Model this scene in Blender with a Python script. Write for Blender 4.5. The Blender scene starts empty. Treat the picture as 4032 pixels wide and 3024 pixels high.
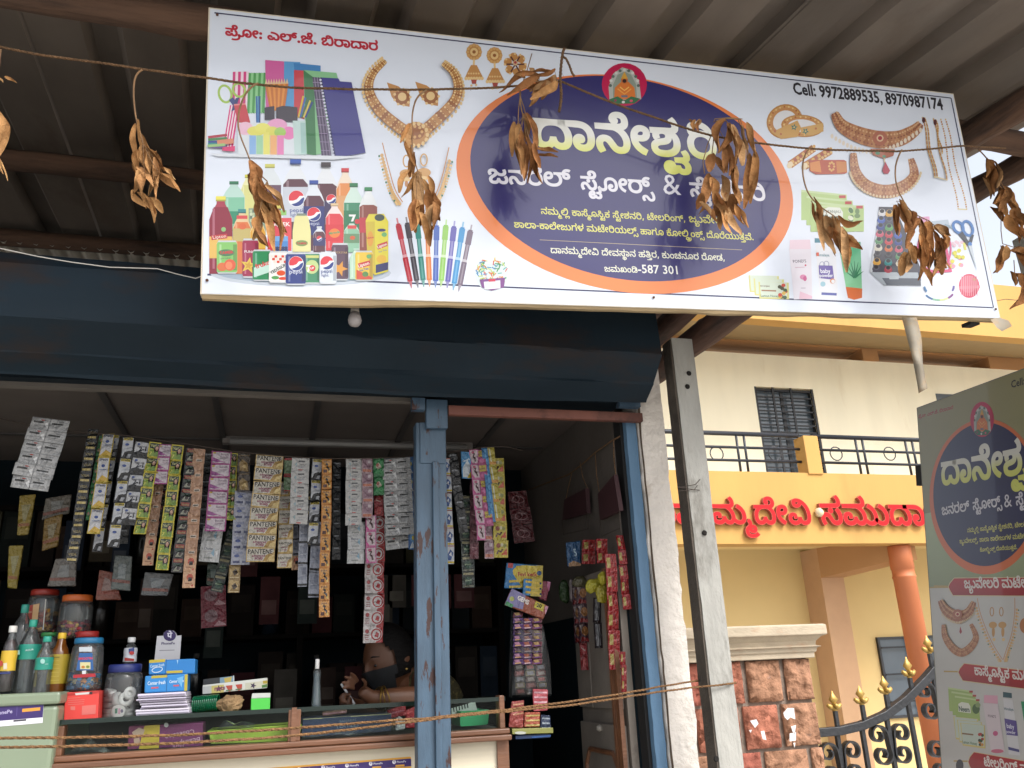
import bpy, bmesh, math, random
from mathutils import Vector, Matrix, noise
from mathutils.geometry import delaunay_2d_cdt
random.seed(7)
SC = bpy.context.scene
COL = SC.collection
rad = math.radians
EYE = 1.5                                   # height of the viewer's eye over the ground
# ---------------------------------------------------------------- camera
F = 3300.0; CX = 2016.0; CY = 1512.0
YAW, PITCH, ROLL = 0.27761076, 0.33139708, 0.04490515
_f = Vector((math.sin(YAW)*math.cos(PITCH), math.cos(YAW)*math.cos(PITCH), math.sin(PITCH)))
_r0 = Vector((math.cos(YAW), -math.sin(YAW), 0)); _d0 = _f.cross(_r0)
_r = math.cos(ROLL)*_r0 + math.sin(ROLL)*_d0
_d = -math.sin(ROLL)*_r0 + math.cos(ROLL)*_d0
cam = bpy.data.objects.new('camera', bpy.data.cameras.new('camera')); COL.objects.link(cam)
cam.data.sensor_width = 36; cam.data.lens = 36*F/4032; cam.data.clip_start = .05; cam.data.clip_end = 3000
_m = Matrix((_r, -_d, -_f)).transposed().to_4x4(); _m.translation = (0, 0, EYE)
cam.matrix_world = _m
SC.camera = cam
# ---------------------------------------------------------------- light
SUN_EL, SUN_AZ = rad(50), rad(148)          # azimuth clockwise from +Y; behind the viewer, to the right
world = bpy.data.worlds.new('World'); SC.world = world; world.use_nodes = True
nt = world.node_tree; nt.nodes.clear()
sky = nt.nodes.new('ShaderNodeTexSky'); sky.sky_type = 'NISHITA'; sky.sun_disc = False
sky.sun_elevation = SUN_EL; sky.sun_rotation = SUN_AZ; sky.air_density = 1.0; sky.dust_density = 4.0; sky.ozone_density = 1.0
hs = nt.nodes.new('ShaderNodeHueSaturation'); hs.inputs['Saturation'].default_value = .38
bg = nt.nodes.new('ShaderNodeBackground'); bg.inputs['Strength'].default_value = .15
wo = nt.nodes.new('ShaderNodeOutputWorld')
nt.links.new(sky.outputs[0], hs.inputs['Color']); nt.links.new(hs.outputs[0], bg.inputs['Color']); nt.links.new(bg.outputs[0], wo.inputs[0])
sl = bpy.data.lights.new('sun', 'SUN'); sl.energy = 1.5; sl.angle = rad(28); sl.color = (1, .995, .985)
so = bpy.data.objects.new('sun', sl); COL.objects.link(so)
_sd = Vector((math.sin(SUN_AZ)*math.cos(SUN_EL), math.cos(SUN_AZ)*math.cos(SUN_EL), math.sin(SUN_EL)))
so.rotation_euler = _sd.to_track_quat('Z', 'Y').to_euler(); so.location = (0, -5, 12)
SC.view_settings.view_transform = 'Standard'; SC.view_settings.look = 'None'
SC.view_settings.exposure = 1.2; SC.view_settings.gamma = 1
SC.render.engine = 'CYCLES'
SC.cycles.use_denoising = True
SC.cycles.max_bounces = 10; SC.cycles.transparent_max_bounces = 24
SC.cycles.sample_clamp_indirect = 6
# ---------------------------------------------------------------- measuring
def dirn(px, py):
    x, y = (px-CX)/F, (py-CY)/F
    return _r*x + _d*y + _f
def W(px, py, Y):                            # the point of the vertical plane at depth Y seen there
    d = dirn(px, py); t = Y/d.y
    return Vector((d.x*t, Y, d.z*t+EYE))
def WX(px, py, X):
    d = dirn(px, py); t = X/d.x
    return Vector((X, d.y*t, d.z*t+EYE))
def WZ(px, py, z):
    d = dirn(px, py); t = (z-EYE)/d.z
    return Vector((d.x*t, d.y*t, z))
def mpp(p):                                  # metres a pixel spans at p
    return (Vector(p)-Vector((0, 0, EYE))).dot(_f)/F
def zm(x0, y0, s): return lambda x, y: (x0+x*s, y0+y*s)
# ---------------------------------------------------------------- colour, materials
def lin(h, k=1.0):
    if not isinstance(h, str): return tuple(h)[:3]
    h = h.lstrip('#'); o = []
    for i in (0, 2, 4):
        c = int(h[i:i+2], 16)/255
        o.append((c/12.92 if c <= .04045 else ((c+.055)/1.055)**2.4)*k)
    return tuple(o)
MATS = {}
def _new(name):
    m = bpy.data.materials.new(name); m.use_nodes = True
    return m, m.node_tree, m.node_tree.nodes['Principled BSDF']
def pm(name, col, rough=.6, metal=0, var=.15, scale=6, bump=0, bscale=40, spec=.5, col2=None, c2=(.5, .6), coat=0, stretch=(1, 1, 1), attr=False, trans=0):
    """a plain surface: colour broken by two noises, wear patches of col2, fine bump"""
    if name in MATS: return MATS[name]
    m, t, b = _new(name); N = t.nodes.new; L = t.links.new
    tc = N('ShaderNodeTexCoord'); mp = N('ShaderNodeMapping'); mp.inputs['Scale'].default_value = stretch
    L(tc.outputs['Object'], mp.inputs[0])
    n1 = N('ShaderNodeTexNoise'); n1.inputs['Scale'].default_value = scale; n1.inputs['Detail'].default_value = 6
    L(mp.outputs[0], n1.inputs['Vector'])
    r = N('ShaderNodeMapRange'); r.inputs[1].default_value = .3; r.inputs[2].default_value = .7
    r.inputs[3].default_value = 1-var; r.inputs[4].default_value = 1+var*.6
    L(n1.outputs[0], r.inputs[0])
    mx = N('ShaderNodeMix'); mx.data_type = 'RGBA'; mx.blend_type = 'MULTIPLY'; mx.inputs[0].default_value = 1
    if attr:
        a = N('ShaderNodeAttribute'); a.attribute_name = 'Col'; L(a.outputs['Color'], mx.inputs[6])
    else: mx.inputs[6].default_value = (*lin(col), 1)
    L(r.outputs[0], mx.inputs[7]); out = mx.outputs[2]
    if col2:
        n2 = N('ShaderNodeTexNoise'); n2.inputs['Scale'].default_value = scale*.9; n2.inputs['Detail'].default_value = 9; n2.inputs['Roughness'].default_value = .65
        mp2 = N('ShaderNodeMapping'); mp2.inputs['Location'].default_value = (3.1, 1.7, 9.2); mp2.inputs['Scale'].default_value = stretch
        L(tc.outputs['Object'], mp2.inputs[0]); L(mp2.outputs[0], n2.inputs['Vector'])
        r2 = N('ShaderNodeMapRange'); r2.inputs[1].default_value = c2[0]; r2.inputs[2].default_value = c2[1]; L(n2.outputs[0], r2.inputs[0])
        m2 = N('ShaderNodeMix'); m2.data_type = 'RGBA'; L(r2.outputs[0], m2.inputs[0]); L(out, m2.inputs[6]); m2.inputs[7].default_value = (*lin(col2), 1)
        out = m2.outputs[2]
    L(out, b.inputs['Base Color'])
    b.inputs['Roughness'].default_value = rough; b.inputs['Metallic'].default_value = metal
    b.inputs['Specular IOR Level'].default_value = spec; b.inputs['Coat Weight'].default_value = coat
    b.inputs['Transmission Weight'].default_value = trans
    if bump:
        n3 = N('ShaderNodeTexNoise'); n3.inputs['Scale'].default_value = bscale; n3.inputs['Detail'].default_value = 5
        L(mp.outputs[0], n3.inputs['Vector'])
        bp = N('ShaderNodeBump'); bp.inputs['Strength'].default_value = bump; bp.inputs['Distance'].default_value = .02
        L(n3.outputs[0], bp.inputs['Height']); L(bp.outputs[0], b.inputs['Normal'])
    MATS[name] = m
    return m
def clear(name, tint='ffffff', opac=.12, rough=.05, ior=1.45):
    """clear glass or plastic in thin walls: see-through with a Fresnel gloss"""
    if name in MATS: return MATS[name]
    m, t, b = _new(name); N = t.nodes.new; L = t.links.new
    b.inputs['Base Color'].default_value = (*lin(tint), 1); b.inputs['Roughness'].default_value = rough
    tr = N('ShaderNodeBsdfTransparent'); tr.inputs[0].default_value = (*lin(tint), 1)
    fr = N('ShaderNodeFresnel'); fr.inputs[0].default_value = ior
    ad = N('ShaderNodeMath'); ad.operation = 'ADD'; ad.inputs[1].default_value = opac; ad.use_clamp = True
    gl = N('ShaderNodeBsdfGlossy'); gl.inputs['Roughness'].default_value = rough
    df = N('ShaderNodeBsdfDiffuse'); df.inputs[0].default_value = (*lin(tint), 1)
    m1 = N('ShaderNodeMixShader'); m1.inputs[0].default_value = opac; L(tr.outputs[0], m1.inputs[1]); L(df.outputs[0], m1.inputs[2])
    m2 = N('ShaderNodeMixShader'); L(fr.outputs[0], m2.inputs[0]); L(m1.outputs[0], m2.inputs[1]); L(gl.outputs[0], m2.inputs[2])
    L(m2.outputs[0], t.nodes['Material Output'].inputs[0])
    MATS[name] = m
    return m
# ---------------------------------------------------------------- objects
def tag(o, label=None, cat=None, group=None, kind=None):
    if label: o['label'] = label
    if cat: o['category'] = cat
    if group: o['group'] = group
    if kind: o['kind'] = kind
    return o
def thing(name, label, cat, loc=(0, 0, 0), group=None, rot=None):
    o = bpy.data.objects.new(name, None); COL.objects.link(o); o.empty_display_size = .05
    o.location = loc
    if rot is not None: o.rotation_euler = rot.to_euler() if isinstance(rot, Matrix) else rot
    return tag(o, label, cat, group)
def link(name, me, parent=None, loc=None):
    o = bpy.data.objects.new(name, me); COL.objects.link(o)
    if parent is not None: o.parent = parent
    if loc is not None: o.location = loc
    return o
def local(parent, name, mb, mat, smooth=False, label=None):
    """parts are modelled in world coordinates and moved into their thing's frame (loc + rot)"""
    o = mb.build(name, mat, smooth=smooth)
    if parent is not None:
        p = parent; chain = []
        while p is not None: chain.append(p); p = p.parent
        M = Matrix.Identity(4)
        for q in reversed(chain): M = M @ (Matrix.Translation(q.location) @ q.rotation_euler.to_matrix().to_4x4())
        o.data.transform(M.inverted()); o.parent = parent
    if label: o['label'] = label
    return o
class MB:
    """collects boxes, tubes, lathes ... into ONE mesh"""
    def __init__(s): s.v = []; s.f = []; s.c = []; s.cc = None
    def face(s, f): s.f.append(f); s.c.append(s.cc)
    def quad(s, a, b, c, d):
        n = len(s.v); s.v += [Vector(p) for p in (a, b, c, d)]; s.face((n, n+1, n+2, n+3))
    def box(s, c, size, M=None, jit=0):
        hx, hy, hz = size[0]/2, size[1]/2, size[2]/2; n = len(s.v)
        for x, y, z in ((-1,-1,-1),(1,-1,-1),(1,1,-1),(-1,1,-1),(-1,-1,1),(1,-1,1),(1,1,1),(-1,1,1)):
            p = Vector((x*hx, y*hy, z*hz))
            if jit: p += Vector((random.uniform(-jit, jit), random.uniform(-jit, jit), random.uniform(-jit, jit)))
            s.v.append(Vector(c)+(M @ p if M else p))
        for q in ((0,3,2,1),(4,5,6,7),(0,1,5,4),(1,2,6,5),(2,3,7,6),(3,0,4,7)): s.face(tuple(n+i for i in q))
        return s
    def bb(s, a, b, **k):
        a, b = Vector(a), Vector(b)
        return s.box((a+b)/2, (abs(b.x-a.x), abs(b.y-a.y), abs(b.z-a.z)), **k)
    def tube(s, pts, r, n=8, cap=True, closed=False, twist=0):
        pts = [Vector(p) for p in pts]; m = len(pts); rs = r if isinstance(r, (list, tuple)) else [r]*m
        base = len(s.v); up = None
        for i, p in enumerate(pts):
            t = (pts[min(i+1, m-1)]-pts[max(i-1, 0)]) if not closed else pts[(i+1) % m]-pts[i-1]
            t.normalize()
            if up is None: up = t.orthogonal().normalized()
            up = (up-t*up.dot(t)); up = up.normalized() if up.length > 1e-6 else t.orthogonal().normalized()
            w = t.cross(up)
            for k in range(n):
                a = 2*math.pi*k/n+twist*i
                s.v.append(p+(up*math.cos(a)+w*math.sin(a))*rs[i])
        for i in range(m if closed else m-1):
            for k in range(n):
                a = base+i*n; b = base+((i+1) % m)*n
                s.face((a+k, a+(k+1) % n, b+(k+1) % n, b+k))
        if cap and not closed:
            s.face(tuple(base+k for k in reversed(range(n)))); s.face(tuple(base+(m-1)*n+k for k in range(n)))
        return s
    def lathe(s, prof, c, n=20, M=None, sx=1, sy=1, cap=True):
        base = len(s.v); c = Vector(c)
        for r, z in prof:
            for k in range(n):
                a = 2*math.pi*k/n; p = Vector((r*math.cos(a)*sx, r*math.sin(a)*sy, z)); s.v.append(c+(M @ p if M else p))
        for i in range(len(prof)-1):
            for k in range(n): s.face((base+i*n+k, base+i*n+(k+1) % n, base+(i+1)*n+(k+1) % n, base+(i+1)*n+k))
        if cap:
            s.face(tuple(base+k for k in reversed(range(n)))); s.face(tuple(base+(len(prof)-1)*n+k for k in range(n)))
        return s
    def strip(s, A, B):                        # ruled surface between two polylines
        n = len(s.v); m = len(A); s.v += [Vector(p) for p in A]+[Vector(p) for p in B]
        for i in range(m-1): s.face((n+i, n+i+1, n+m+i+1, n+m+i))
    def grid(s, rows):
        n = len(s.v); m = len(rows[0])
        for r in rows: s.v += [Vector(p) for p in r]
        for j in range(len(rows)-1):
            for i in range(m-1): s.face((n+j*m+i, n+j*m+i+1, n+(j+1)*m+i+1, n+(j+1)*m+i))
    def prism(s, poly, vec):                   # closed outline pushed along vec
        n = len(s.v); m = len(poly); vec = Vector(vec)
        s.v += [Vector(p) for p in poly]+[Vector(p)+vec for p in poly]
        s.face(tuple(range(n, n+m))[::-1]); s.face(tuple(range(n+m, n+2*m)))
        for i in range(m): s.face((n+i, n+(i+1) % m, n+m+(i+1) % m, n+m+i))
    def build(s, name, mat, parent=None, smooth=False):
        me = bpy.data.meshes.new(name); me.from_pydata([tuple(v) for v in s.v], [], s.f)
        if any(c is not None for c in s.c):
            a = me.color_attributes.new('Col', 'FLOAT_COLOR', 'CORNER'); buf = []
            for p, c in zip(me.polygons, s.c): buf += list((*lin(c or 'ffffff'), 1))*p.loop_total
            a.data.foreach_set('color', buf)
        me.materials.append(mat)
        bm = bmesh.new(); bm.from_mesh(me); bmesh.ops.recalc_face_normals(bm, faces=bm.faces); bm.to_mesh(me); bm.free()
        if smooth:
            for p in me.polygons: p.use_smooth = True
        me.update()
        return link(name, me, parent)
def soften(o, w=.004, seg=2):
    md = o.modifiers.new('bevel', 'BEVEL'); md.width = w; md.segments = seg; md.limit_method = 'ANGLE'; md.angle_limit = rad(40)
    return o
# outlines of the letters used below: steps in x (doubled, odd when on the curve) and y
GLYPH_DATA = [
[[113,-3,-28,0,-44,11,-24,20,1,14,0,11,18,17,34,11,25,0,26,0,32,-13,1,-10,0,-4,-2,-8,-3,-3,-33,1,0,2,2,5,1,1,0,6,-12,6,-9,0,-16,0,-20,-11,1,-11,0,-11,30,-14,33,0,36,0,32,17,3,15,39,0,2,-17,34,-15,25,0,20,0,20,8,12,14,1,9,0,11,-20,24,-23,14,37,12,24,-13,24,-29,1,-17,0,-18,-24,-24,-40,-11,-23,0,-24,0,-32,7,-24,12,-9,9,17,1,-14,-12,-28,-12,-36,-5],[65,77,-12,0,-16,9,1,6,0,6,16,9,13,0,12,0,18,-9,1,-6,0,-6,-18,-9],[-195,44,1,20,239,0,34,0,30,4,7,4,8,3,4,9,1,5,0,10,-26,12,-21,0,-18,0,-26,-11,1,-7,0,-1,0,-3,1,-1,-15,10,6,0,10,1,3,0,14,0,12,-5,1,-6,0,-5,-14,-7,-13,0,-16,0,-16,13,1,7,0,8,18,15,36,9,27,0,26,0,38,-10,20,-20,1,-12,0,-9,-12,-15,-11,-6,-8,-4,-26,-5,-34,-3,-19,0]],
[[65,-14,0,-20,-44,-27,-74,-13,-49,0,-20,0,-42,3,-19,2,11,17,16,-2,36,-2,21,0,66,0,62,23,1,19,0,9,-12,14,-7,6,37,9,14,-10,10,-20]],
[[45,-3,-32,0,-50,17,-21,14,27,14,20,-13,38,-12,21,0,24,0,20,12,1,10,0,9,-4,14,0,12,1,7,0,19,32,26,56,15,37,0,38,0,54,-13,36,-22,18,-30,1,-16,0,-20,-26,-28,-46,-15,-33,0,-28,0,-38,11,-20,18,1,11,0,11,16,14,26,8,15,0,18,0,20,-10,1,-7,0,-7,-16,-8,-11,0,-12,0,-16,7,1,7,5,1,-4,-4,-2,-6,1,-4,0,-9,22,-14,29,0,20,0,30,10,14,19,1,14,0,17,-20,28,-46,17,-35,0,-26,0,-40,-10,-20,-19,1,-14,0,-8,2,-11,2,-12,1,-8,0,-15,-24,-18,-38,-9]],
[[193,108,0,-11,-20,-17,-40,-10,-27,0,-28,0,-38,11,-9,6,13,17,4,-3,16,-8,24,-6,17,0,26,0,24,11,1,9,0,8,-16,8,-17,0,-16,0,-26,-9,-16,-18,1,-12,1,-3,0,-17,26,-24,44,-18,29,-6,-19,-19,-36,8,-52,24,-30,31,1,21,0,18,26,27,44,15,31,0,24,0,32,-9,18,-14]],
[[37,14,0,9,18,8,13,0,14,0,18,-8,1,-9,0,-9,-18,-8,-13,0,-12,0,-18,8],[1,91,0,10,18,7,13,0,14,0,18,-7,1,-10,0,-9,-18,-8,-13,0,-12,0,-18,8]],
[[289,-3,-26,0,-32,7,-22,12,-11,9,17,1,-12,-12,-30,-12,-36,-5,-21,0,-28,0,-44,11,-26,20,1,14,0,11,18,17,34,11,25,0,26,0,32,-13,1,-10,0,-4,-2,-8,-3,-3,-33,1,2,2,2,5,1,1,0,6,-12,6,-11,0,-14,0,-22,-11,1,-11,0,-11,32,-14,33,0,34,0,32,17,3,15,41,0,2,-17,34,-15,25,0,28,0,22,19,1,16,0,18,-34,27,-58,19,-78,9,-47,0,7,21,52,-1,82,-9,60,-18,40,-23,20,-28,1,-15,0,-20,-26,-24,-40,-11]],
[[191,-3,-54,0,-78,21,-40,36,1,23,0,20,26,28,46,16,31,0,24,0,32,-8,16,-15,1,-11,0,-11,-20,-16,-38,-10,-27,0,-10,0,-20,2,-16,3,-5,2,7,18,4,-2,14,-3,16,-3,11,0,26,0,24,11,1,9,0,8,-18,8,-15,0,-16,0,-28,-9,-18,-20,1,-18,0,-16,30,-27,60,-16,45,0,42,0,60,13,30,24,1,16,0,18,-40,28,-31,8,25,12,28,-7,40,-19,22,-25,1,-15,0,-20,-36,-33,-78,-20],[-31,121,1,20,91,0,1,-20],[157,-44,-36,0,-42,23,1,21,1,2,0,17,26,24,46,13,31,0,20,0,30,-4,13,-4,-21,-16,-12,4,-22,2,-9,0,-16,0,-28,-6,-16,-16,1,-14,1,-3,0,-12,20,-14,21,0,14,0,16,5,1,8,0,3,-6,5,-3,2,-6,3,-16,1,-13,0,-141,0,1,20,137,0,24,0,34,-4,13,-6,10,-4,10,-12,1,-8,0,-15,-38,-15]],
[[37,14,0,9,18,8,13,0,14,0,18,-8,1,-9,0,-9,-18,-8,-13,0,-12,0,-18,8]],
[[281,-3,-30,0,-42,13,-17,16,17,0,-12,-11,-28,-13,-34,-5,-23,0,-28,0,-36,11,-20,17,1,9,0,11,16,15,32,14,23,6,18,6,24,12,1,8,0,5,-8,7,-18,4,-13,0,-22,0,-20,-9,1,-7,0,-4,4,-8,7,-3,-35,-8,-8,6,-8,13,1,6,0,8,20,16,36,9,29,0,30,0,36,-11,14,-16,1,-8,0,-9,-16,-15,-28,-12,-19,-6,-24,-8,-22,-12,1,-9,0,-9,26,-9,21,0,32,0,32,17,3,15,39,0,4,-17,36,-15,25,0,28,0,24,13,1,9,0,7,-12,13,-9,5,37,12,12,-8,14,-19,1,-11,0,-12,-20,-18,-40,-11],[-55,81,-28,0,-44,9,-28,15,-7,8,-7,7,19,11,24,-18,48,-14,23,0,18,0,24,8,1,8,0,6,-10,10,-7,2,37,8,10,-4,14,-13,1,-9,0,-10,-20,-16,-34,-8],[-69,40,1,20,41,0,32,0,30,4,9,4,6,3,4,9,1,5,0,10,-26,12,-19,0,-20,0,-26,-11,1,-7,0,-1,0,-3,1,-1,-13,10,4,0,10,1,5,0,12,0,14,-5,1,-6,0,-5,-16,-7,-11,0,-18,0,-16,13,1,7,0,8,18,15,36,9,27,0,26,0,38,-10,20,-20,1,-12,0,-9,-12,-15,-11,-6,-8,-4,-26,-5,-34,-3,-19,0]],
[[109,-3,-28,0,-36,11,-20,17,1,9,0,11,16,15,32,14,23,6,18,6,24,12,1,8,0,5,-8,7,-18,4,-13,0,-22,0,-20,-9,1,-7,0,-4,4,-8,7,-3,-35,-8,-8,6,-8,13,1,6,0,8,20,16,36,9,29,0,30,0,36,-11,14,-16,1,-8,0,-9,-16,-15,-28,-12,-19,-6,-24,-8,-22,-12,1,-9,0,-9,26,-9,21,0,32,0,32,17,3,15,39,0,4,-17,36,-15,25,0,24,0,30,13,14,25,1,19,0,18,-16,35,-32,29,-44,17,-25,0,-16,0,-18,-7,1,-6,0,-6,16,-7,15,0,18,0,28,11,3,12,37,-1,-6,-21,-44,-18,-31,0,-16,0,-26,4,-18,8,-10,11,1,7,0,13,40,18,35,0,36,0,58,-19,42,-32,20,-42,1,-24,0,-29,-28,-34,-48,-14,-31,0,-20,0,-32,6,-26,13,-11,10,17,0,-12,-11,-28,-13,-34,-5]],
[[165,-3,-42,0,-64,15,-38,30,1,22,0,14,16,22,28,16,21,6,9,-4,-71,0,1,20,233,0,1,-20,-5,0,1,3,20,-6,26,-16,12,-21,1,-14,0,-20,-32,-30,-64,-17],[-43,20,34,0,44,14,22,23,1,14,0,16,-26,23,-46,12,-27,0,-32,0,-44,-13,-26,-22,1,-16,0,-24,56,-27]],
[[205,60,0,-20,-24,-28,-48,-15,-33,0,-28,0,-38,11,-20,18,1,11,0,11,16,14,24,8,17,0,18,0,20,-10,1,-7,0,-7,-16,-8,-11,0,-14,0,-14,7,1,7,5,1,-4,-4,-2,-6,1,-4,0,-9,22,-14,29,0,20,0,28,9,16,20,1,15,0,14,-14,21,-13,7,-10,6,-24,7,-40,3,-29,0,-153,0,1,20,165,0,32,0,48,-5,36,-11,13,-7,18,-9,18,-28]],
[[109,-3,-40,0,-48,29,1,29,0,15,18,26,36,20,25,6,9,-4,-85,0,1,20,289,0,1,-20,-21,0,7,2,20,-6,32,-18,18,-26,1,-15,0,-29,-50,-29,-39,0,-20,0,-32,6,-26,13,-9,10,17,1,-12,-13,-28,-12,-34,-5],[-11,20,24,0,32,17,3,15,39,0,2,-17,36,-15,21,0,24,0,28,17,1,20,0,13,-16,24,-30,18,-46,10,-31,0,-7,0,-32,0,-46,-9,-32,-18,-16,-23,1,-14,0,-21,26,-17]],
[[165,-3,-42,0,-64,15,-38,30,1,22,0,14,16,22,28,16,21,6,9,-4,-71,0,1,20,181,0,26,0,22,2,7,2,6,3,4,6,1,3,0,9,-16,15,-15,9,33,11,24,-14,16,-20,1,-11,0,-5,-8,-14,-11,-5,-6,-3,-18,-5,-11,-1,-1,2,18,-6,28,-16,12,-22,1,-14,0,-20,-32,-30,-64,-17],[-43,20,34,0,44,14,22,23,1,14,0,16,-26,23,-46,12,-27,0,-32,0,-44,-13,-26,-22,1,-16,0,-24,56,-27]],
[[243,-3,-26,0,-36,10,-24,16,-7,8,-14,11,-18,11,-16,4,-7,0,-18,0,-18,-11,1,-9,0,-8,14,-17,11,-8,-37,-8,-12,8,-14,22,1,10,0,12,20,18,34,10,21,0,32,0,36,-14,17,-15,12,-10,18,-13,24,-7,19,0,26,0,22,18,1,13,0,17,-30,30,-50,20,-29,3,-167,0,1,20,197,0,36,0,28,4,9,4,6,3,4,9,1,5,0,10,-26,12,-19,0,-20,0,-26,-11,1,-7,0,-1,0,-3,1,-1,-13,10,4,0,10,1,3,0,14,0,14,-5,1,-6,0,-5,-16,-7,-11,0,-18,0,-16,13,1,7,0,8,18,15,36,9,27,0,26,0,38,-10,20,-20,1,-12,0,-9,-10,-15,-11,-6,-10,-4,-26,-5,-32,-3,-19,0,-15,0,47,3,26,-8,36,-22,18,-27,1,-14,0,-25,-48,-28]],
[[135,-3,-36,0,-54,9,-28,19,1,15,0,13,26,15,42,8,29,2,22,2,28,4,14,9,1,8,0,7,-12,7,-20,4,-13,0,-18,0,-20,-4,-8,-7,1,-5,0,-3,2,-6,5,-2,-37,-8,-6,6,-4,9,1,5,0,7,18,12,40,8,35,0,20,0,34,-8,24,-15,1,-10,0,-12,-22,-16,-40,-8,-25,-2,-22,-1,-30,-5,-16,-8,1,-6,0,-7,16,-11,34,-5,29,0,38,0,54,11,28,22,1,16,0,16,-18,21,-28,13,-13,4,3,5,35,0,22,-7,30,-18,14,-22,1,-12,0,-22,-38,-30,-72,-17],[-169,121,1,20,177,0,26,0,20,2,7,2,6,3,6,6,1,3,0,9,-16,15,-17,9,35,11,22,-14,18,-20,1,-11,0,-5,-8,-14,-11,-5,-8,-3,-18,-4,-30,-4,-23,0,-15,0,-55,4,-47,-4]],
[[-123,-92,-30,0,-40,17,1,14,0,12,30,15,25,0,22,0,22,-10,1,-8,0,-2,-2,-7,-1,-2,-27,1,0,2,0,3,1,1,0,3,-6,4,-7,0,-6,0,-12,-5,1,-7,0,-7,20,-8,19,0,14,0,20,5,12,9,1,6,35,0,2,-10,20,-10,19,0,16,0,16,8,1,9,0,10,-32,16,-25,4,23,9,22,-3,30,-12,18,-16,1,-10,0,-15,-36,-16,-29,0,-14,0,-24,4,-16,7,-3,5,5,0,-8,-6,-22,-7,-24,-3],[33,61,1,16,63,0,16,0,14,2,5,3,2,1,4,4,1,2,0,5,-12,12,-7,6,33,6,16,-10,10,-15,1,-6,0,-8,-18,-12,-32,-6,-21,0]],
[[165,-3,-42,0,-64,15,-38,32,1,25,0,15,24,24,38,20,50,10,29,0,22,0,34,-5,32,-10,13,-9,3,0,-8,10,-24,20,-32,14,-38,8,-23,0,-32,0,-28,-11,1,-9,0,-6,10,-11,9,-4,-25,-14,-14,7,-18,19,1,9,0,15,28,17,44,8,25,0,40,0,56,-14,23,-12,22,-13,24,-29,8,-31,1,-15,0,-24,-32,-34,-64,-17],[-43,20,34,0,44,14,22,23,1,14,0,16,-26,22,-46,12,-27,0,-32,0,-44,-12,-26,-23,1,-15,0,-24,56,-27]],
[[281,-3,-30,0,-42,13,-17,16,17,0,-12,-11,-28,-13,-34,-5,-23,0,-28,0,-36,11,-20,17,1,9,0,11,16,15,32,14,23,6,18,6,24,12,1,8,0,5,-8,7,-18,4,-13,0,-22,0,-20,-9,1,-7,0,-4,4,-8,7,-3,-35,-8,-8,6,-8,13,1,6,0,8,20,16,36,9,29,0,30,0,36,-11,14,-16,1,-8,0,-9,-16,-15,-28,-12,-19,-6,-24,-8,-22,-12,1,-9,0,-9,26,-9,21,0,32,0,32,17,5,15,37,0,4,-17,36,-15,25,0,28,0,24,13,1,9,0,7,-12,13,-9,5,37,12,12,-8,14,-19,1,-11,0,-12,-20,-18,-40,-11],[-53,81,-28,0,-44,9,-30,15,-7,8,-7,7,19,11,26,-18,48,-14,25,0,20,0,26,10,1,10,0,6,-6,10,-1,3,39,6,4,-4,8,-14,1,-6,0,-12,-20,-18,-38,-9]],
[[243,-3,-26,0,-36,10,-24,16,-7,8,-14,11,-18,11,-16,4,-7,0,-18,0,-18,-11,1,-9,0,-8,14,-17,11,-8,-37,-8,-12,8,-14,22,1,10,0,12,20,18,34,10,21,0,32,0,36,-14,17,-15,12,-10,18,-13,24,-7,19,0,26,0,22,18,1,13,0,17,-30,30,-50,20,-29,3,-167,0,1,20,213,0,28,0,22,2,7,2,6,3,4,6,1,3,0,9,-16,15,-15,9,33,11,24,-14,16,-20,1,-11,0,-5,-8,-14,-11,-5,-12,-5,-36,-6,-27,0,-11,0,29,3,26,-8,36,-22,18,-27,1,-14,0,-25,-48,-28]],
[[243,-3,-26,0,-36,10,-24,16,-7,8,-14,11,-18,11,-16,4,-7,0,-18,0,-18,-11,1,-9,0,-8,14,-17,11,-8,-37,-8,-12,8,-14,22,1,10,0,12,20,18,34,10,21,0,22,0,28,-6,24,-13,11,-10,12,-10,20,-13,22,-7,17,0,26,0,24,18,1,13,0,12,-18,23,-23,14,35,12,24,-13,26,-28,1,-17,0,-26,-50,-28],[-115,82,-12,0,-16,8,1,7,0,6,16,8,13,0,14,0,16,-8,1,-6,0,-7,-16,-8],[-167,39,1,20,199,0,34,0,28,4,9,4,6,3,4,9,1,5,0,10,-26,12,-19,0,-20,0,-26,-11,1,-7,0,-1,0,-3,1,-1,-13,10,4,0,10,1,5,0,12,0,14,-5,1,-6,0,-5,-16,-7,-11,0,-18,0,-16,13,1,7,0,8,18,15,36,9,27,0,26,0,38,-10,22,-20,1,-12,0,-9,-12,-15,-11,-6,-10,-4,-26,-5,-32,-3,-19,0]],
[[-119,-92,-20,0,-32,8,-20,18,1,12,0,12,20,18,32,10,25,0,24,0,26,-12,1,-10,0,-11,-30,-12,-27,0,-16,0,-24,6,-7,3,7,15,6,-4,20,-5,15,0,14,0,12,4,1,4,0,4,-10,3,-7,0,-14,0,-26,-11,1,-14,0,-9,12,-9,18,-4,13,0,20,0,20,11,3,7,35,0,4,-10,20,-8,17,0,16,0,18,8,1,8,0,10,-28,10,-17,0,15,14,16,-2,32,-8,20,-13,1,-11,0,-12,-18,-14,-32,-6,-17,0,-26,0,-32,11,-5,9,15,0,-10,-7,-20,-9,-24,-4],[69,51,1,16,23,0,12,0,14,2,5,2,4,1,2,6,1,3,0,6,-8,15,-7,9,37,5,8,-9,10,-19,1,-8,0,-10,-18,-13,-26,-6,-13,0]],
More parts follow.
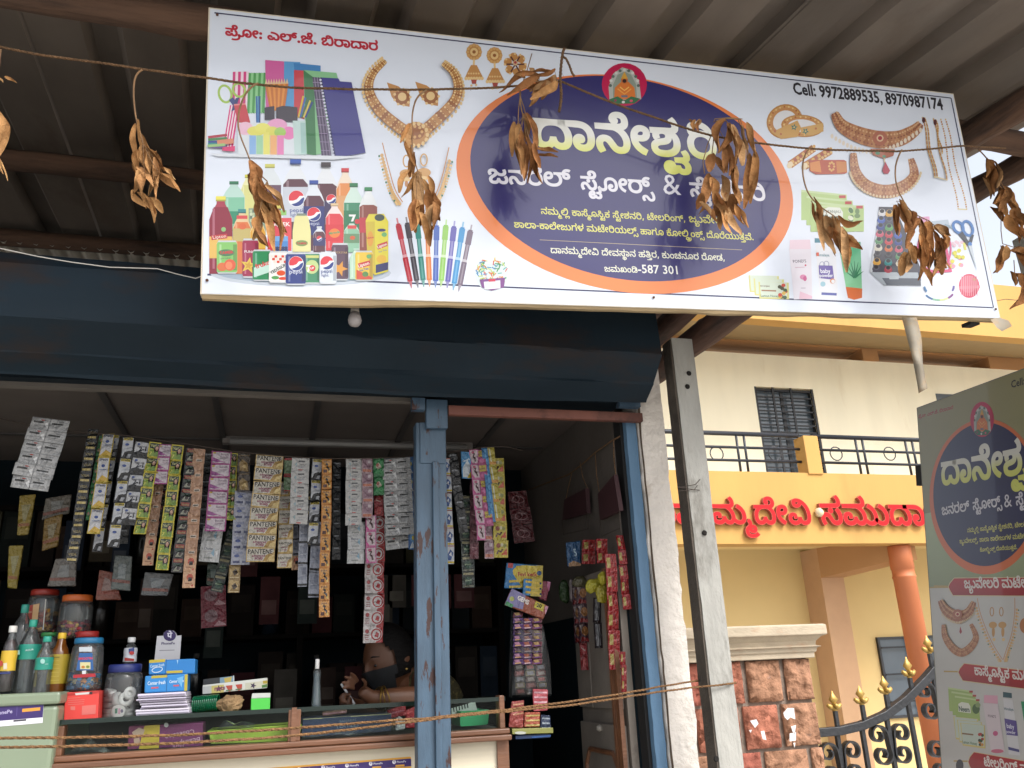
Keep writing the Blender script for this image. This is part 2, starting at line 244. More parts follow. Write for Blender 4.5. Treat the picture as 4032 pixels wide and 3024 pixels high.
[[165,-3,-42,0,-64,15,-38,30,1,22,0,14,16,22,28,16,21,6,9,-4,-71,0,1,20,233,0,1,-20,-5,0,1,3,20,-6,26,-16,12,-21,1,-14,0,-20,-32,-30,-64,-17],[-43,20,34,0,44,14,22,23,1,14,0,16,-26,23,-46,12,-27,0,-32,0,-44,-13,-26,-22,1,-16,0,-24,56,-27],[285,57,-34,0,-44,23,1,21,1,2,0,17,26,24,46,13,31,0,20,0,30,-4,13,-4,-21,-16,-10,4,-22,2,-11,0,-16,0,-28,-6,-16,-16,1,-14,1,-3,0,-12,22,-14,21,0,12,0,16,5,1,8,0,3,-4,5,-3,2,-8,3,-16,1,-13,0,-141,0,1,20,137,0,24,0,36,-4,11,-6,10,-4,10,-12,1,-8,0,-15,-38,-15]],
[[3,-82,-22,0,-28,7,-20,11,-7,6,-14,11,-18,7,-9,0,-14,0,-12,-8,1,-6,0,-6,10,-11,9,-6,-33,-6,-10,6,-12,15,1,8,0,13,36,17,27,0,26,0,30,-12,15,-10,10,-6,16,-10,16,-4,11,0,18,0,16,8,4,13,1,5,0,11,-18,27,-17,11,35,8,12,-8,18,-19,10,-19,1,-11,0,-15,-20,-19,-34,-8]],
[[113,-3,-28,0,-44,11,-24,20,1,14,0,11,18,17,34,11,25,0,26,0,32,-13,1,-10,0,-4,-2,-8,-3,-3,-33,1,0,2,2,5,1,1,0,6,-12,6,-9,0,-16,0,-20,-11,1,-11,0,-11,30,-14,33,0,36,0,32,17,3,15,39,0,2,-17,34,-15,25,0,28,0,24,18,1,13,0,14,-22,25,-34,19,-40,12,-19,1,77,2,24,-8,36,-22,20,-27,1,-14,0,-18,-24,-24,-40,-11,-23,0,-24,0,-32,7,-24,12,-9,9,17,1,-14,-12,-28,-12,-36,-5],[-119,121,1,20,255,0,28,0,22,2,5,2,8,3,4,6,1,3,0,9,-16,15,-15,9,33,11,24,-14,16,-20,1,-11,0,-5,-8,-14,-11,-5,-12,-5,-36,-6,-27,0],[175,-121,-38,0,-56,19,-23,15,27,13,22,-13,42,-14,31,0,30,0,32,19,1,16,0,18,-24,26,-44,20,-29,6,23,19,34,-8,52,-25,32,-34,1,-20,0,-16,-24,-26,-46,-15]],
[[65,-102,-50,0,-52,25,1,18,0,11,20,18,36,13,25,2,6,1,16,0,9,0,28,0,40,-12,1,-15,0,-11,-30,-14,-31,0,-20,0,-26,6,-14,14,1,9,0,6,4,13,4,11,1,4,0,5,-8,10,-13,3,23,16,20,-5,18,-14,1,-10,0,-8,-6,-14,-6,-12,1,-5,0,-7,16,-6,11,0,14,0,12,5,1,4,0,5,-14,7,-15,0,-10,0,-16,-2,-7,-2,-4,-1,-8,1,-3,-1,-10,-4,-16,-12,1,-8,0,-13,34,-14,33,0,24,0,46,8,15,8,29,-13,-22,-10,-52,-10]],
[[191,-3,-56,0,-76,21,-40,36,1,23,0,20,26,28,46,16,31,0,24,0,32,-8,16,-15,1,-11,0,-11,-20,-16,-38,-10,-27,0,-10,0,-20,2,-16,3,-5,2,7,18,4,-2,12,-3,18,-3,11,0,26,0,24,11,1,9,0,8,-18,8,-15,0,-16,0,-28,-9,-18,-20,1,-18,0,-16,30,-27,60,-16,45,0,46,0,64,17,34,34,1,25,0,13,-12,29,-24,24,-38,14,-25,0,-16,0,-18,-7,1,-6,0,-6,16,-7,15,0,18,0,28,11,3,12,37,-1,-4,-13,-24,-18,-32,-8,-21,0,-16,0,-26,4,-20,8,-8,11,1,7,0,13,40,18,33,0,36,0,52,-16,36,-27,18,-35,1,-20,0,-21,-22,-35,-46,-26,-72,-14]],
[[-119,-17,16,0,20,-5,18,-10,11,-8,-15,1,12,10,28,12,25,0,20,0,28,-9,14,-14,1,-8,0,-10,-14,-16,-22,-11,-9,-5,-23,13,16,6,20,13,1,8,0,6,-14,10,-15,0,-16,0,-20,-12,-1,-10,-33,0,-2,10,-20,12,-15,0,-14,0,-14,-9,1,-7,0,-8,20,-12,17,-7,-23,-13,-18,8,-30,20,1,14,0,8,16,14,28,9]],
[[143,-3,-36,0,-50,11,-28,21,1,14,0,8,12,14,20,11,17,4,9,-3,-65,-1,1,18,105,0,6,2,8,6,1,4,0,4,-6,6,-3,3,23,3,19,-3,4,-3,4,-8,1,-2,0,-4,-2,-6,-3,-2,103,0,1,-18,-67,1,9,3,14,-3,22,-11,12,-14,1,-8,0,-14,-26,-21,-52,-12],[-35,19,40,0,34,18,1,12,0,9,-18,14,-32,7,-23,0,-26,0,-34,-7,-16,-14,1,-9,0,-13,38,-17],[-87,102,1,20,195,0,1,-20]],
[[241,-3,-26,0,-34,10,-24,16,-9,8,-12,11,-18,11,-16,4,-9,0,-18,0,-18,-11,1,-9,0,-8,14,-17,13,-8,-39,-8,-10,8,-16,22,1,10,0,12,20,18,34,10,23,0,20,0,30,-6,22,-13,13,-10,10,-10,20,-13,24,-7,17,0,24,0,24,18,1,13,0,12,-16,23,-23,14,33,12,24,-13,26,-28,1,-17,0,-26,-50,-28],[-135,91,-22,0,-34,6,-11,2,21,16,12,-4,22,-3,15,0,14,0,22,4,14,10,1,10,1,5,0,8,-14,12,-24,7,-13,0,-18,0,-16,-7,1,-5,0,-5,10,-6,14,-2,5,0,24,0,28,10,11,8,17,-12,-6,-4,-20,-11,-28,-7,-23,0,-16,0,-32,6,-18,12,1,10,0,12,38,18,35,0,28,0,40,-12,20,-22,1,-12,0,-15,-22,-19,-38,-10]],
[[143,-3,-36,0,-50,11,-28,21,1,14,0,8,12,14,20,11,17,4,9,-3,-65,-1,1,18,105,0,6,2,8,6,1,4,0,4,-6,6,-3,3,23,3,19,-3,4,-3,4,-8,1,-2,0,-4,-2,-6,-3,-2,103,0,1,-18,-67,1,9,3,14,-3,22,-11,12,-14,1,-8,0,-14,-26,-21,-52,-12],[-35,19,40,0,34,18,1,12,0,9,-18,14,-32,7,-23,0,-26,0,-34,-7,-16,-14,1,-9,0,-13,38,-17],[-87,102,1,20,151,0,26,0,22,2,5,2,8,3,4,6,1,3,0,9,-16,15,-15,9,33,11,24,-14,16,-20,1,-11,0,-5,-8,-14,-11,-5,-12,-5,-36,-6,-27,0]],
[[99,30,3,-3,-4,-9,-14,-20,-16,-20,-7,-10,-31,0,4,10,10,22,8,21,3,9]],
[[123,-3,-22,0,-38,7,-28,15,-14,21,1,14,0,18,24,28,46,16,33,0,20,0,30,-8,18,-13,1,-9,0,-10,-18,-15,-38,-9,-25,0,-26,0,-36,11,-9,5,13,17,6,-5,28,-10,23,0,24,0,22,8,1,6,0,7,-16,7,-13,0,-20,0,-28,-12,-12,-20,1,-12,1,-3,0,-10,10,-13,18,-8,24,-3,15,0,34,0,32,18,5,14,41,0,2,-17,36,-15,25,0,28,0,24,14,1,9,0,10,-18,15,-32,10,-15,2,33,11,26,-5,32,-15,16,-18,1,-11,0,-18,-42,-24,-47,0,-20,0,-34,6,-26,13,-11,10,17,0,-14,-11,-30,-13,-36,-5],[-49,106,-26,4,-26,18,1,9,0,8,16,12,36,9,31,0,5,-19,-24,0,-22,-7,1,-6,0,-5,20,-9,23,-3],[125,-38,1,19,37,0,20,0,24,5,1,8,0,5,-10,7,-7,2,39,8,4,-2,8,-4,6,-5,4,-7,1,-4,0,-6,-8,-10,-18,-9,-11,-3,-10,-1,-18,-3,-9,0],[-81,42,1,20,59,0,34,0,30,4,7,4,8,3,4,9,1,5,0,10,-26,12,-21,0,-18,0,-26,-11,1,-7,0,-1,0,-3,1,-1,-15,10,6,0,10,1,3,0,14,0,12,-5,1,-6,0,-5,-14,-7,-13,0,-16,0,-16,13,1,7,0,8,18,15,36,9,27,0,26,0,38,-10,20,-20,1,-12,0,-9,-12,-15,-11,-6,-8,-4,-26,-5,-34,-3,-19,0]],
[[189,-3,-54,0,-76,21,-40,36,1,23,0,20,26,28,46,16,31,0,24,0,32,-8,16,-15,1,-11,0,-11,-20,-16,-38,-10,-27,0,-10,0,-20,2,-16,3,-5,2,7,18,4,-2,14,-3,16,-3,11,0,26,0,24,11,1,9,0,8,-18,8,-15,0,-16,0,-28,-9,-18,-20,1,-18,0,-16,30,-27,58,-16,43,0,44,0,58,13,30,24,1,16,0,18,-40,26,-33,9,23,18,44,-11,48,-36,1,-24,0,-20,-34,-33,-78,-20]],
[[137,-3,-36,0,-52,15,-30,28,1,21,0,19,30,29,52,16,39,0,42,0,52,-17,24,-29,1,-18,0,-19,-28,-28,-52,-17],[-39,19,42,0,38,25,1,20,0,21,-40,24,-37,0,-28,0,-34,-12,-16,-20,1,-12,0,-22,40,-24]],
[[251,138,1,-20,-17,0,3,2,28,-10,28,-28,10,-33,1,-17,1,-32,-45,0,1,28,0,12,-4,21,-6,17,-3,6,-12,16,-36,19,-27,0,-24,0,-30,-10,-22,-17,-5,-11,-4,-6,-6,-16,-2,-19,1,-12,1,-28,-45,0,1,32,0,20,14,34,32,28,31,8,9,-4,-83,0,1,20],[377,-64,-36,0,-40,23,1,21,1,2,0,17,24,24,46,13,31,0,20,0,30,-4,13,-4,-21,-16,-12,4,-20,2,-11,0,-16,0,-28,-6,-16,-16,1,-14,1,-3,0,-12,20,-14,21,0,14,0,16,5,1,8,0,3,-6,5,-3,2,-4,3,-16,1,-15,0,-141,0,1,20,139,0,22,0,34,-4,13,-6,10,-4,10,-12,1,-8,0,-15,-38,-15]],
[[-1,-102,-34,0,-36,9,-16,13,1,7,0,6,8,9,18,7,15,4,14,4,14,5,1,3,0,3,-10,4,-9,0,-16,0,-10,-5,1,-3,0,-2,2,-2,1,-2,-31,-5,-2,3,-4,6,1,5,0,8,30,11,33,0,20,0,24,-6,10,-9,1,-6,0,-5,-6,-7,-16,-7,-15,-4,-16,-5,-12,-6,1,-4,0,-4,12,-5,24,-3,17,0,26,0,34,8,16,13,1,7,0,9,-14,13,-20,11,-22,12,-12,12,1,8,0,9,16,11,26,6,17,0,24,0,34,-12,5,-14,-35,-3,0,5,-8,5,-12,3,-5,0,-8,0,-14,-5,1,-5,0,-5,14,-9,22,-11,20,-13,14,-16,1,-11,0,-13,-20,-16,-34,-11,-40,-5]],
[[59,-3,-38,0,-56,19,-23,15,27,13,22,-13,42,-14,31,0,30,0,32,19,1,16,0,18,-24,26,-44,20,-29,6,23,19,34,-8,52,-25,32,-34,1,-20,0,-16,-24,-26,-46,-15]],
[[113,-3,-28,0,-44,11,-24,20,1,14,0,11,18,17,34,11,25,0,26,0,32,-13,1,-10,0,-4,-2,-8,-3,-3,-33,1,0,2,2,5,1,1,0,6,-12,6,-9,0,-16,0,-20,-11,1,-11,0,-11,30,-14,33,0,36,0,32,17,3,15,39,0,2,-17,34,-15,25,0,28,0,24,18,1,13,0,14,-22,25,-34,19,-40,12,-19,1,77,2,24,-8,36,-22,20,-27,1,-14,0,-18,-24,-24,-40,-11,-23,0,-24,0,-32,7,-24,12,-9,9,17,1,-14,-12,-28,-12,-36,-5],[-119,121,1,20,239,0,34,0,30,4,7,4,8,3,4,9,1,5,0,10,-26,12,-21,0,-18,0,-26,-11,1,-7,0,-1,0,-3,1,-1,-15,10,6,0,10,1,3,0,14,0,12,-5,1,-6,0,-5,-14,-7,-13,0,-16,0,-16,13,1,7,0,8,18,15,36,9,27,0,26,0,38,-10,20,-20,1,-12,0,-9,-12,-15,-11,-6,-8,-4,-26,-5,-34,-3,-19,0]],
[[135,-3,-36,0,-54,9,-28,19,1,15,0,13,26,15,42,8,29,2,22,2,28,4,14,9,1,8,0,7,-12,7,-20,4,-13,0,-18,0,-20,-4,-8,-7,1,-5,0,-3,2,-6,5,-2,-37,-8,-6,6,-4,9,1,5,0,7,18,12,40,8,35,0,20,0,34,-8,24,-15,1,-10,0,-12,-22,-16,-40,-8,-25,-2,-22,-1,-30,-5,-16,-8,1,-6,0,-7,16,-11,34,-5,29,0,38,0,54,11,28,22,1,16,0,16,-18,21,-28,13,-13,4,3,5,35,0,22,-7,28,-19,16,-21,1,-12,0,-22,-38,-30,-72,-17],[-169,121,1,20,227,0,1,-20,-63,0,-41,3,-59,-3]],
[[191,-3,-54,0,-78,21,-40,36,1,23,0,20,26,28,46,16,31,0,24,0,32,-8,16,-15,1,-11,0,-11,-20,-16,-38,-10,-27,0,-10,0,-20,2,-16,3,-5,2,7,18,4,-2,14,-3,16,-3,11,0,26,0,24,11,1,9,0,8,-18,8,-15,0,-16,0,-28,-9,-18,-20,1,-18,0,-16,30,-27,60,-16,45,0,42,0,60,13,30,24,1,16,0,18,-40,28,-31,8,25,12,28,-7,40,-19,22,-25,1,-15,0,-20,-36,-33,-78,-20],[-31,121,1,20,91,0,1,-20]],
[[21,61,1,19,121,0,1,-19]],
[[191,-3,-54,0,-78,21,-40,36,1,23,0,20,26,28,46,16,31,0,24,0,32,-8,16,-15,1,-11,0,-11,-20,-16,-38,-10,-27,0,-10,0,-20,2,-16,3,-5,2,7,18,4,-2,14,-3,16,-3,11,0,26,0,24,11,1,9,0,8,-18,8,-15,0,-16,0,-28,-9,-18,-20,1,-18,0,-16,30,-27,60,-16,45,0,42,0,60,13,30,24,1,16,0,18,-40,28,-31,8,25,12,30,-6,38,-20,22,-25,1,-15,0,-20,-36,-33,-78,-20],[-31,121,1,20,25,0,34,0,30,4,9,4,4,3,6,9,1,5,0,10,-26,12,-19,0,-20,0,-28,-11,1,-7,0,-1,0,-3,3,-1,-13,10,4,0,8,1,5,0,12,0,16,-5,1,-6,0,-5,-16,-7,-11,0,-20,0,-14,13,1,7,0,8,18,15,36,9,27,0,26,0,38,-10,20,-20,1,-12,0,-9,-12,-15,-11,-6,-8,-4,-26,-5,-34,-3,-19,0]],
[[165,119,-24,0,-30,-10,-22,-17,-5,-11,-4,-6,-6,-16,-2,-19,1,-12,1,-28,-45,0,1,32,0,20,14,34,32,28,31,8,9,-4,-83,0,1,20,169,0,28,0,22,2,7,2,6,3,4,6,1,3,0,9,-16,15,-15,9,33,11,24,-14,18,-20,1,-11,0,-10,-20,-14,-30,-9,-19,-1,5,1,28,-10,28,-28,10,-32,1,-18,1,-32,-45,0,1,28,0,12,-4,21,-6,17,-3,6,-12,16,-36,19]],
[[181,-3,-18,0,-36,6,-22,13,1,10,0,6,14,12,13,3,-1,-5,-34,3,-50,15,-28,22,1,14,0,14,20,20,40,11,29,0,18,0,32,-7,18,-13,1,-10,0,-9,-16,-15,-36,-9,-31,0,-10,0,-30,4,-7,2,3,16,10,-3,22,-2,11,0,28,0,20,9,1,6,0,6,-18,7,-13,0,-22,0,-26,-13,1,-12,0,-8,12,-14,30,-10,50,-7,39,-1,58,1,56,17,1,16,0,10,-24,14,-15,2,-47,0,1,20,25,0,28,0,22,2,7,2,6,3,4,6,1,3,0,9,-16,15,-15,9,33,11,24,-14,16,-20,1,-11,0,-11,-24,-17,-21,-3,-5,7,14,-4,24,-11,12,-14,1,-9,0,-12,-18,-17,-28,-12,-34,-6,-17,-2,-3,6,14,-4,12,-10,1,-8,0,-13,-40,-16],[-37,18,18,0,20,6,1,7,0,7,-20,8,-17,0,-20,-1,-20,-8,1,-6,0,-6,20,-7]],
[[155,-3,-38,0,-50,13,-32,22,-14,25,1,13,0,20,32,32,60,19,41,0,38,0,52,-13,30,-22,14,-25,1,-12,0,-21,-34,-33,-58,-18],[-41,20,28,0,42,12,22,24,1,17,0,15,-20,23,-40,13,-31,0,-26,0,-42,-11,-24,-24,1,-17,0,-17,24,-23,40,-12],[237,-20,-38,0,-56,19,-21,15,25,13,22,-13,44,-14,27,0,32,0,32,19,1,16,0,17,-24,27,-48,19,-29,4,71,1,24,-7,32,-19,18,-25,1,-15,0,-10,-10,-20,-24,-17,-42,-10],[155,0,-38,0,-56,19,-23,15,27,13,20,-13,44,-14,31,0,30,0,32,19,1,16,0,18,-24,26,-44,20,-29,6,23,19,34,-8,54,-25,30,-34,1,-20,0,-16,-24,-26,-46,-15],[-117,156,0,-5,-8,-14,-13,-5,-12,-5,-34,-6,-29,0,-63,0,1,20,57,0,28,0,20,2,7,2,6,3,4,6,1,3,0,9,-16,15,-15,9,33,11,24,-14,18,-20]],
[[117,-3,-46,0,-54,25,1,23,0,22,54,27,49,0,14,0,24,-4,20,-6,9,-5,-1,0,0,0,0,4,1,1,0,7,-12,13,-22,10,-28,6,-15,0,77,2,12,-4,18,-10,10,-13,1,-9,0,-2,0,-4,1,-1,-1,0,8,5,22,6,24,4,17,0,48,0,48,-28,1,-21,0,-21,-52,-27,-47,0,-24,0,-34,7,-24,13,-5,9,9,-1,-6,-8,-24,-13,-36,-7],[-19,19,34,0,28,16,1,13,0,14,-32,16,-27,0,-20,0,-28,-8,-14,-13,1,-8,0,-14,32,-16],[191,0,32,0,32,16,1,13,0,9,-16,14,-26,7,-19,0,-32,0,-30,-17,1,-12,0,-14,32,-16],[-235,102,1,20,309,0,1,-20]],
[[143,-3,-36,0,-50,11,-28,21,1,14,0,8,12,14,20,11,17,4,9,-3,-65,-1,1,18,105,0,6,2,8,6,1,4,0,4,-6,6,-3,3,23,3,19,-3,4,-3,4,-8,1,-2,0,-4,-2,-6,-3,-2,103,0,1,-18,-67,1,9,3,14,-3,22,-11,12,-14,1,-8,0,-14,-26,-21,-52,-12],[-35,19,40,0,34,18,1,12,0,9,-18,14,-32,7,-23,0,-26,0,-34,-7,-16,-14,1,-9,0,-13,38,-17],[-87,102,1,20,133,0,34,0,28,4,9,4,6,3,4,9,1,5,0,10,-26,12,-19,0,-20,0,-26,-11,1,-7,0,-1,0,-3,1,-1,-13,10,4,0,10,1,5,0,12,0,14,-5,1,-6,0,-5,-16,-7,-11,0,-18,0,-16,13,1,7,0,8,18,15,36,9,27,0,26,0,38,-10,22,-20,1,-12,0,-9,-12,-15,-11,-6,-10,-4,-26,-5,-32,-3,-19,0]],
[[-113,-92,-18,0,-24,8,-14,15,1,9,0,17,34,20,50,9,27,0,52,0,56,-19,1,-14,-3,3,8,-4,6,-9,1,-7,0,-8,-16,-13,-26,-7,-17,0,-22,0,-26,7,-9,9,3,0,-10,-9,-28,-7],[-11,16,14,0,14,8,5,6,35,0,4,-7,18,-7,17,0,8,0,14,3,8,6,1,5,0,1,0,2,1,1,7,-5,-8,-3,-16,-2,-9,0,-18,0,-24,8,1,10,0,5,12,7,20,4,11,0,2,0,6,0,3,0,-7,-1,-8,3,-26,2,-13,0,-9,0,-38,0,-38,-17,1,-12,0,-9,14,-8],[121,21,6,0,10,2,5,3,-4,2,-10,2,-5,0,-8,0,-4,-3,1,-1,0,-2,4,-3],[-37,-74,-12,0,-30,1,-15,1,5,18,14,-1,28,-1,17,0,50,0,60,12,28,24,1,16,0,9,-8,15,-7,7,37,8,8,-8,12,-20,1,-12,0,-33,-92,-36]],
[[143,-3,-36,0,-50,11,-28,21,1,14,0,8,12,14,20,11,17,4,9,-3,-65,-1,1,18,105,0,6,2,8,6,1,4,0,4,-6,6,-3,3,23,3,19,-3,4,-3,4,-8,1,-2,0,-4,-2,-6,-3,-2,103,0,1,-18,-67,1,9,3,14,-3,22,-11,12,-14,1,-8,0,-14,-26,-21,-52,-12],[-35,19,40,0,34,18,1,12,0,9,-18,14,-32,7,-23,0,-26,0,-34,-7,-16,-14,1,-9,0,-13,38,-17],[-87,102,1,20,195,0,1,-20],[153,-44,-36,0,-42,23,1,21,1,2,0,17,26,24,46,13,31,0,20,0,30,-4,11,-4,-19,-16,-12,4,-20,2,-11,0,-16,0,-28,-6,-16,-16,1,-14,1,-3,0,-12,20,-14,21,0,12,0,18,5,1,8,0,3,-6,5,-3,2,-6,3,-16,1,-13,0,-143,0,1,20,139,0,24,0,34,-4,13,-6,10,-4,10,-12,1,-8,0,-15,-40,-15]],
[[109,-3,-40,0,-48,29,1,29,0,15,18,26,36,20,25,6,9,-4,-85,0,1,20,221,0,34,0,30,4,7,4,6,3,4,9,1,5,0,10,-24,12,-21,0,-18,0,-28,-11,1,-7,0,-1,0,-3,1,-1,-13,10,6,0,8,1,5,0,12,0,14,-5,1,-6,0,-5,-14,-7,-13,0,-18,0,-16,13,1,7,0,8,20,15,36,9,25,0,28,0,36,-10,22,-20,1,-12,0,-9,-12,-15,-11,-6,-10,-4,-28,-5,-15,-1,5,2,22,-5,34,-20,18,-27,1,-15,0,-29,-50,-29,-39,0,-20,0,-32,6,-26,13,-9,10,17,1,-12,-13,-28,-12,-34,-5],[-11,20,24,0,32,17,3,15,39,0,2,-17,36,-15,21,0,24,0,28,17,1,20,0,14,-16,23,-30,18,-46,10,-31,0,-7,0,-32,0,-46,-9,-32,-18,-16,-23,1,-14,0,-21,26,-17]],
[[165,-3,-42,0,-64,15,-38,30,1,22,0,14,16,22,28,16,21,6,9,-4,-71,0,1,20,165,0,34,0,30,4,7,4,6,3,4,9,1,5,0,10,-26,12,-19,0,-20,0,-26,-11,1,-7,0,-1,0,-3,1,-1,-13,10,6,0,8,1,5,0,12,0,14,-5,1,-6,0,-5,-16,-7,-11,0,-18,0,-16,13,1,7,0,8,20,15,34,9,27,0,28,0,36,-10,20,-20,1,-12,0,-9,-10,-15,-11,-6,-10,-4,-26,-5,-32,-3,-21,0,33,8,23,-4,18,-6,28,-16,12,-22,1,-14,0,-20,-32,-30,-64,-17],[-43,20,34,0,44,14,22,23,1,14,0,16,-26,23,-46,12,-27,0,-32,0,-44,-13,-26,-22,1,-16,0,-24,56,-27]],
[[155,-3,-34,0,-52,8,-34,15,-18,19,1,11,0,4,2,8,3,3,41,-3,-2,-2,-2,-5,1,-3,0,-6,10,-13,22,-10,36,-6,31,0,30,0,42,6,22,11,8,12,1,5,0,6,-6,11,-5,4,-2,1,-4,1,-1,1,-10,4,-26,5,-19,0,-20,0,-18,-6,1,-4,0,-5,16,-5,17,0,18,0,22,6,12,12,1,8,0,10,-20,13,-26,7,-11,2,61,1,16,-5,18,-18,1,-11,0,-2,0,-4,1,-1,-3,-7,-6,-11,-28,-12,-34,-7,-17,0,-32,0,-38,15,1,13,0,8,14,12,34,7,27,0,18,0,32,-3,13,-3,2,0,2,-1,4,-1,3,0,22,-7,22,-21,1,-12,0,-13,-16,-20,-34,-15,-52,-7],[-169,121,1,20,167,0,28,0,22,2,5,2,8,3,4,6,1,3,0,9,-16,15,-15,9,33,11,24,-14,16,-20,1,-11,0,-5,-8,-14,-11,-5,-12,-5,-36,-6,-27,0]],
[[51,-44,0,-9,-12,-11,-9,-4,-16,-6,-40,-4,-31,0,-163,0,1,19,163,0,-13,-5,-4,4,-4,10,1,7,0,7,12,14,32,9,25,0,32,0,34,-18],[-99,-15,0,-5,6,-9,9,-4,-17,5,23,0,22,0,24,7,1,8,0,6,-16,8,-13,0,-16,0,-18,-9]],
[[113,-3,-28,0,-44,11,-26,20,1,14,0,11,18,17,34,11,25,0,26,0,32,-13,1,-10,0,-4,-2,-8,-3,-3,-33,1,2,2,2,5,1,1,0,6,-12,6,-11,0,-14,0,-22,-11,1,-11,0,-11,32,-14,33,0,34,0,32,17,3,15,41,0,2,-17,34,-15,23,0,18,0,24,7,16,12,6,18,1,10,0,22,-28,40,-48,30,-62,17,-33,0,-16,0,-16,-7,1,-6,0,-6,16,-7,15,0,18,0,26,11,5,12,39,-1,-6,-14,-24,-17,-34,-8,-19,0,-22,0,-32,7,-16,13,1,10,0,9,16,14,34,8,23,0,44,0,76,-20,60,-35,32,-46,1,-26,0,-14,-10,-22,-18,-16,-26,-10,-32,-5,-17,0,-24,0,-30,7,-22,12,-11,9,17,1,-12,-12,-30,-12,-36,-5]],
[[113,-3,-28,0,-44,11,-24,20,1,14,0,11,18,17,34,11,25,0,26,0,32,-13,1,-10,0,-4,-2,-8,-3,-3,-33,1,0,2,2,5,1,1,0,6,-12,6,-9,0,-16,0,-20,-11,1,-11,0,-11,30,-14,33,0,36,0,32,17,3,15,39,0,2,-17,34,-15,25,0,28,0,24,18,1,13,0,14,-22,25,-34,19,-40,12,-19,1,77,2,24,-8,36,-22,20,-27,1,-14,0,-18,-24,-24,-40,-11,-23,0,-24,0,-32,7,-24,12,-9,9,17,1,-14,-12,-28,-12,-36,-5],[-119,121,1,20,255,0,28,0,22,2,5,2,8,3,4,6,1,3,0,9,-16,15,-15,9,33,11,24,-14,16,-20,1,-11,0,-5,-8,-14,-11,-5,-12,-5,-36,-6,-27,0]],
[[243,-3,-26,0,-36,10,-24,16,-7,8,-14,11,-18,11,-16,4,-7,0,-18,0,-18,-11,1,-9,0,-8,14,-17,11,-8,-37,-8,-12,8,-14,22,1,10,0,12,20,18,34,10,21,0,22,0,28,-6,24,-13,11,-10,12,-10,20,-13,22,-7,17,0,26,0,24,18,1,13,0,12,-18,23,-23,14,35,12,24,-13,26,-28,1,-17,0,-26,-50,-28],[-115,82,-12,0,-16,8,1,7,0,6,16,8,13,0,14,0,16,-8,1,-6,0,-7,-16,-8],[-167,39,1,20,213,0,28,0,22,2,7,2,6,3,4,6,1,3,0,9,-16,15,-15,9,33,11,24,-14,18,-20,1,-11,0,-5,-8,-14,-13,-5,-12,-5,-34,-6,-29,0]],
[[-111,-92,-18,0,-26,9,-12,15,1,8,0,14,28,21,50,11,35,0,34,0,50,-11,26,-21,1,-13,0,-8,-10,-15,-26,-10,-19,0,-14,0,-24,4,-16,9,-7,8,15,-1,-6,-6,-18,-10,-22,-4],[-9,16,14,0,16,8,3,6,35,0,4,-7,16,-7,13,0,14,0,14,8,1,8,0,9,-18,13,-34,8,-19,0,-7,0,-20,0,-34,-7,-18,-13,1,-10,0,-8,14,-8],[63,17,-10,0,-12,6,1,4,0,5,12,6,11,0,8,0,12,-6,1,-5,0,-4,-12,-6],[-27,-55,3,26,35,0,5,-26]],
[[117,-3,-46,0,-54,25,1,23,0,22,54,27,49,0,14,0,24,-4,20,-6,9,-5,-1,0,0,0,0,4,1,1,0,7,-12,13,-22,10,-28,6,-15,0,77,2,12,-4,18,-10,10,-13,1,-9,0,-2,0,-4,1,-1,-1,0,8,5,22,6,24,4,17,0,48,0,48,-28,1,-21,0,-21,-52,-27,-47,0,-24,0,-34,7,-24,13,-5,9,9,-1,-6,-8,-24,-13,-36,-7],[-19,19,34,0,28,16,1,13,0,14,-32,16,-27,0,-22,0,-28,-8,-12,-13,1,-8,0,-14,32,-16],[191,0,32,0,32,16,1,13,0,9,-16,14,-26,7,-19,0,-32,0,-30,-17,1,-12,0,-14,32,-16],[-235,102,1,20,263,0,26,0,24,2,5,2,8,3,4,6,1,3,0,9,-16,15,-15,9,33,11,24,-14,16,-20,1,-11,0,-5,-8,-14,-11,-5,-14,-5,-34,-6,-27,0]],
[[153,-3,-34,0,-52,8,-34,15,-18,19,1,11,0,4,2,8,3,3,39,-3,0,-2,0,-5,1,-3,0,-6,8,-13,22,-10,38,-6,29,0,32,0,40,6,22,11,8,12,1,5,0,6,-6,11,-7,4,0,1,-4,1,-1,1,-10,4,-26,5,-17,0,-22,0,-18,-6,1,-5,0,-5,16,-4,17,0,18,0,24,7,12,17,1,13,0,13,-16,22,-30,17,-36,9,-23,0,-16,0,-18,-7,1,-6,0,-6,16,-7,15,0,18,0,26,10,5,14,37,-2,-4,-14,-24,-17,-34,-8,-19,0,-22,0,-32,7,-16,14,1,10,0,12,40,18,33,0,34,0,54,-14,38,-22,20,-28,1,-15,0,-7,-2,-12,-3,-5,0,-1,-2,-2,-2,-2,1,-1,-12,-13,-46,-13,-27,0,-34,0,-36,15,1,14,0,8,16,12,32,8,27,0,22,0,36,-6,13,-4,5,-2,22,-6,20,-21,1,-11,0,-13,-16,-20,-34,-15,-52,-7]],
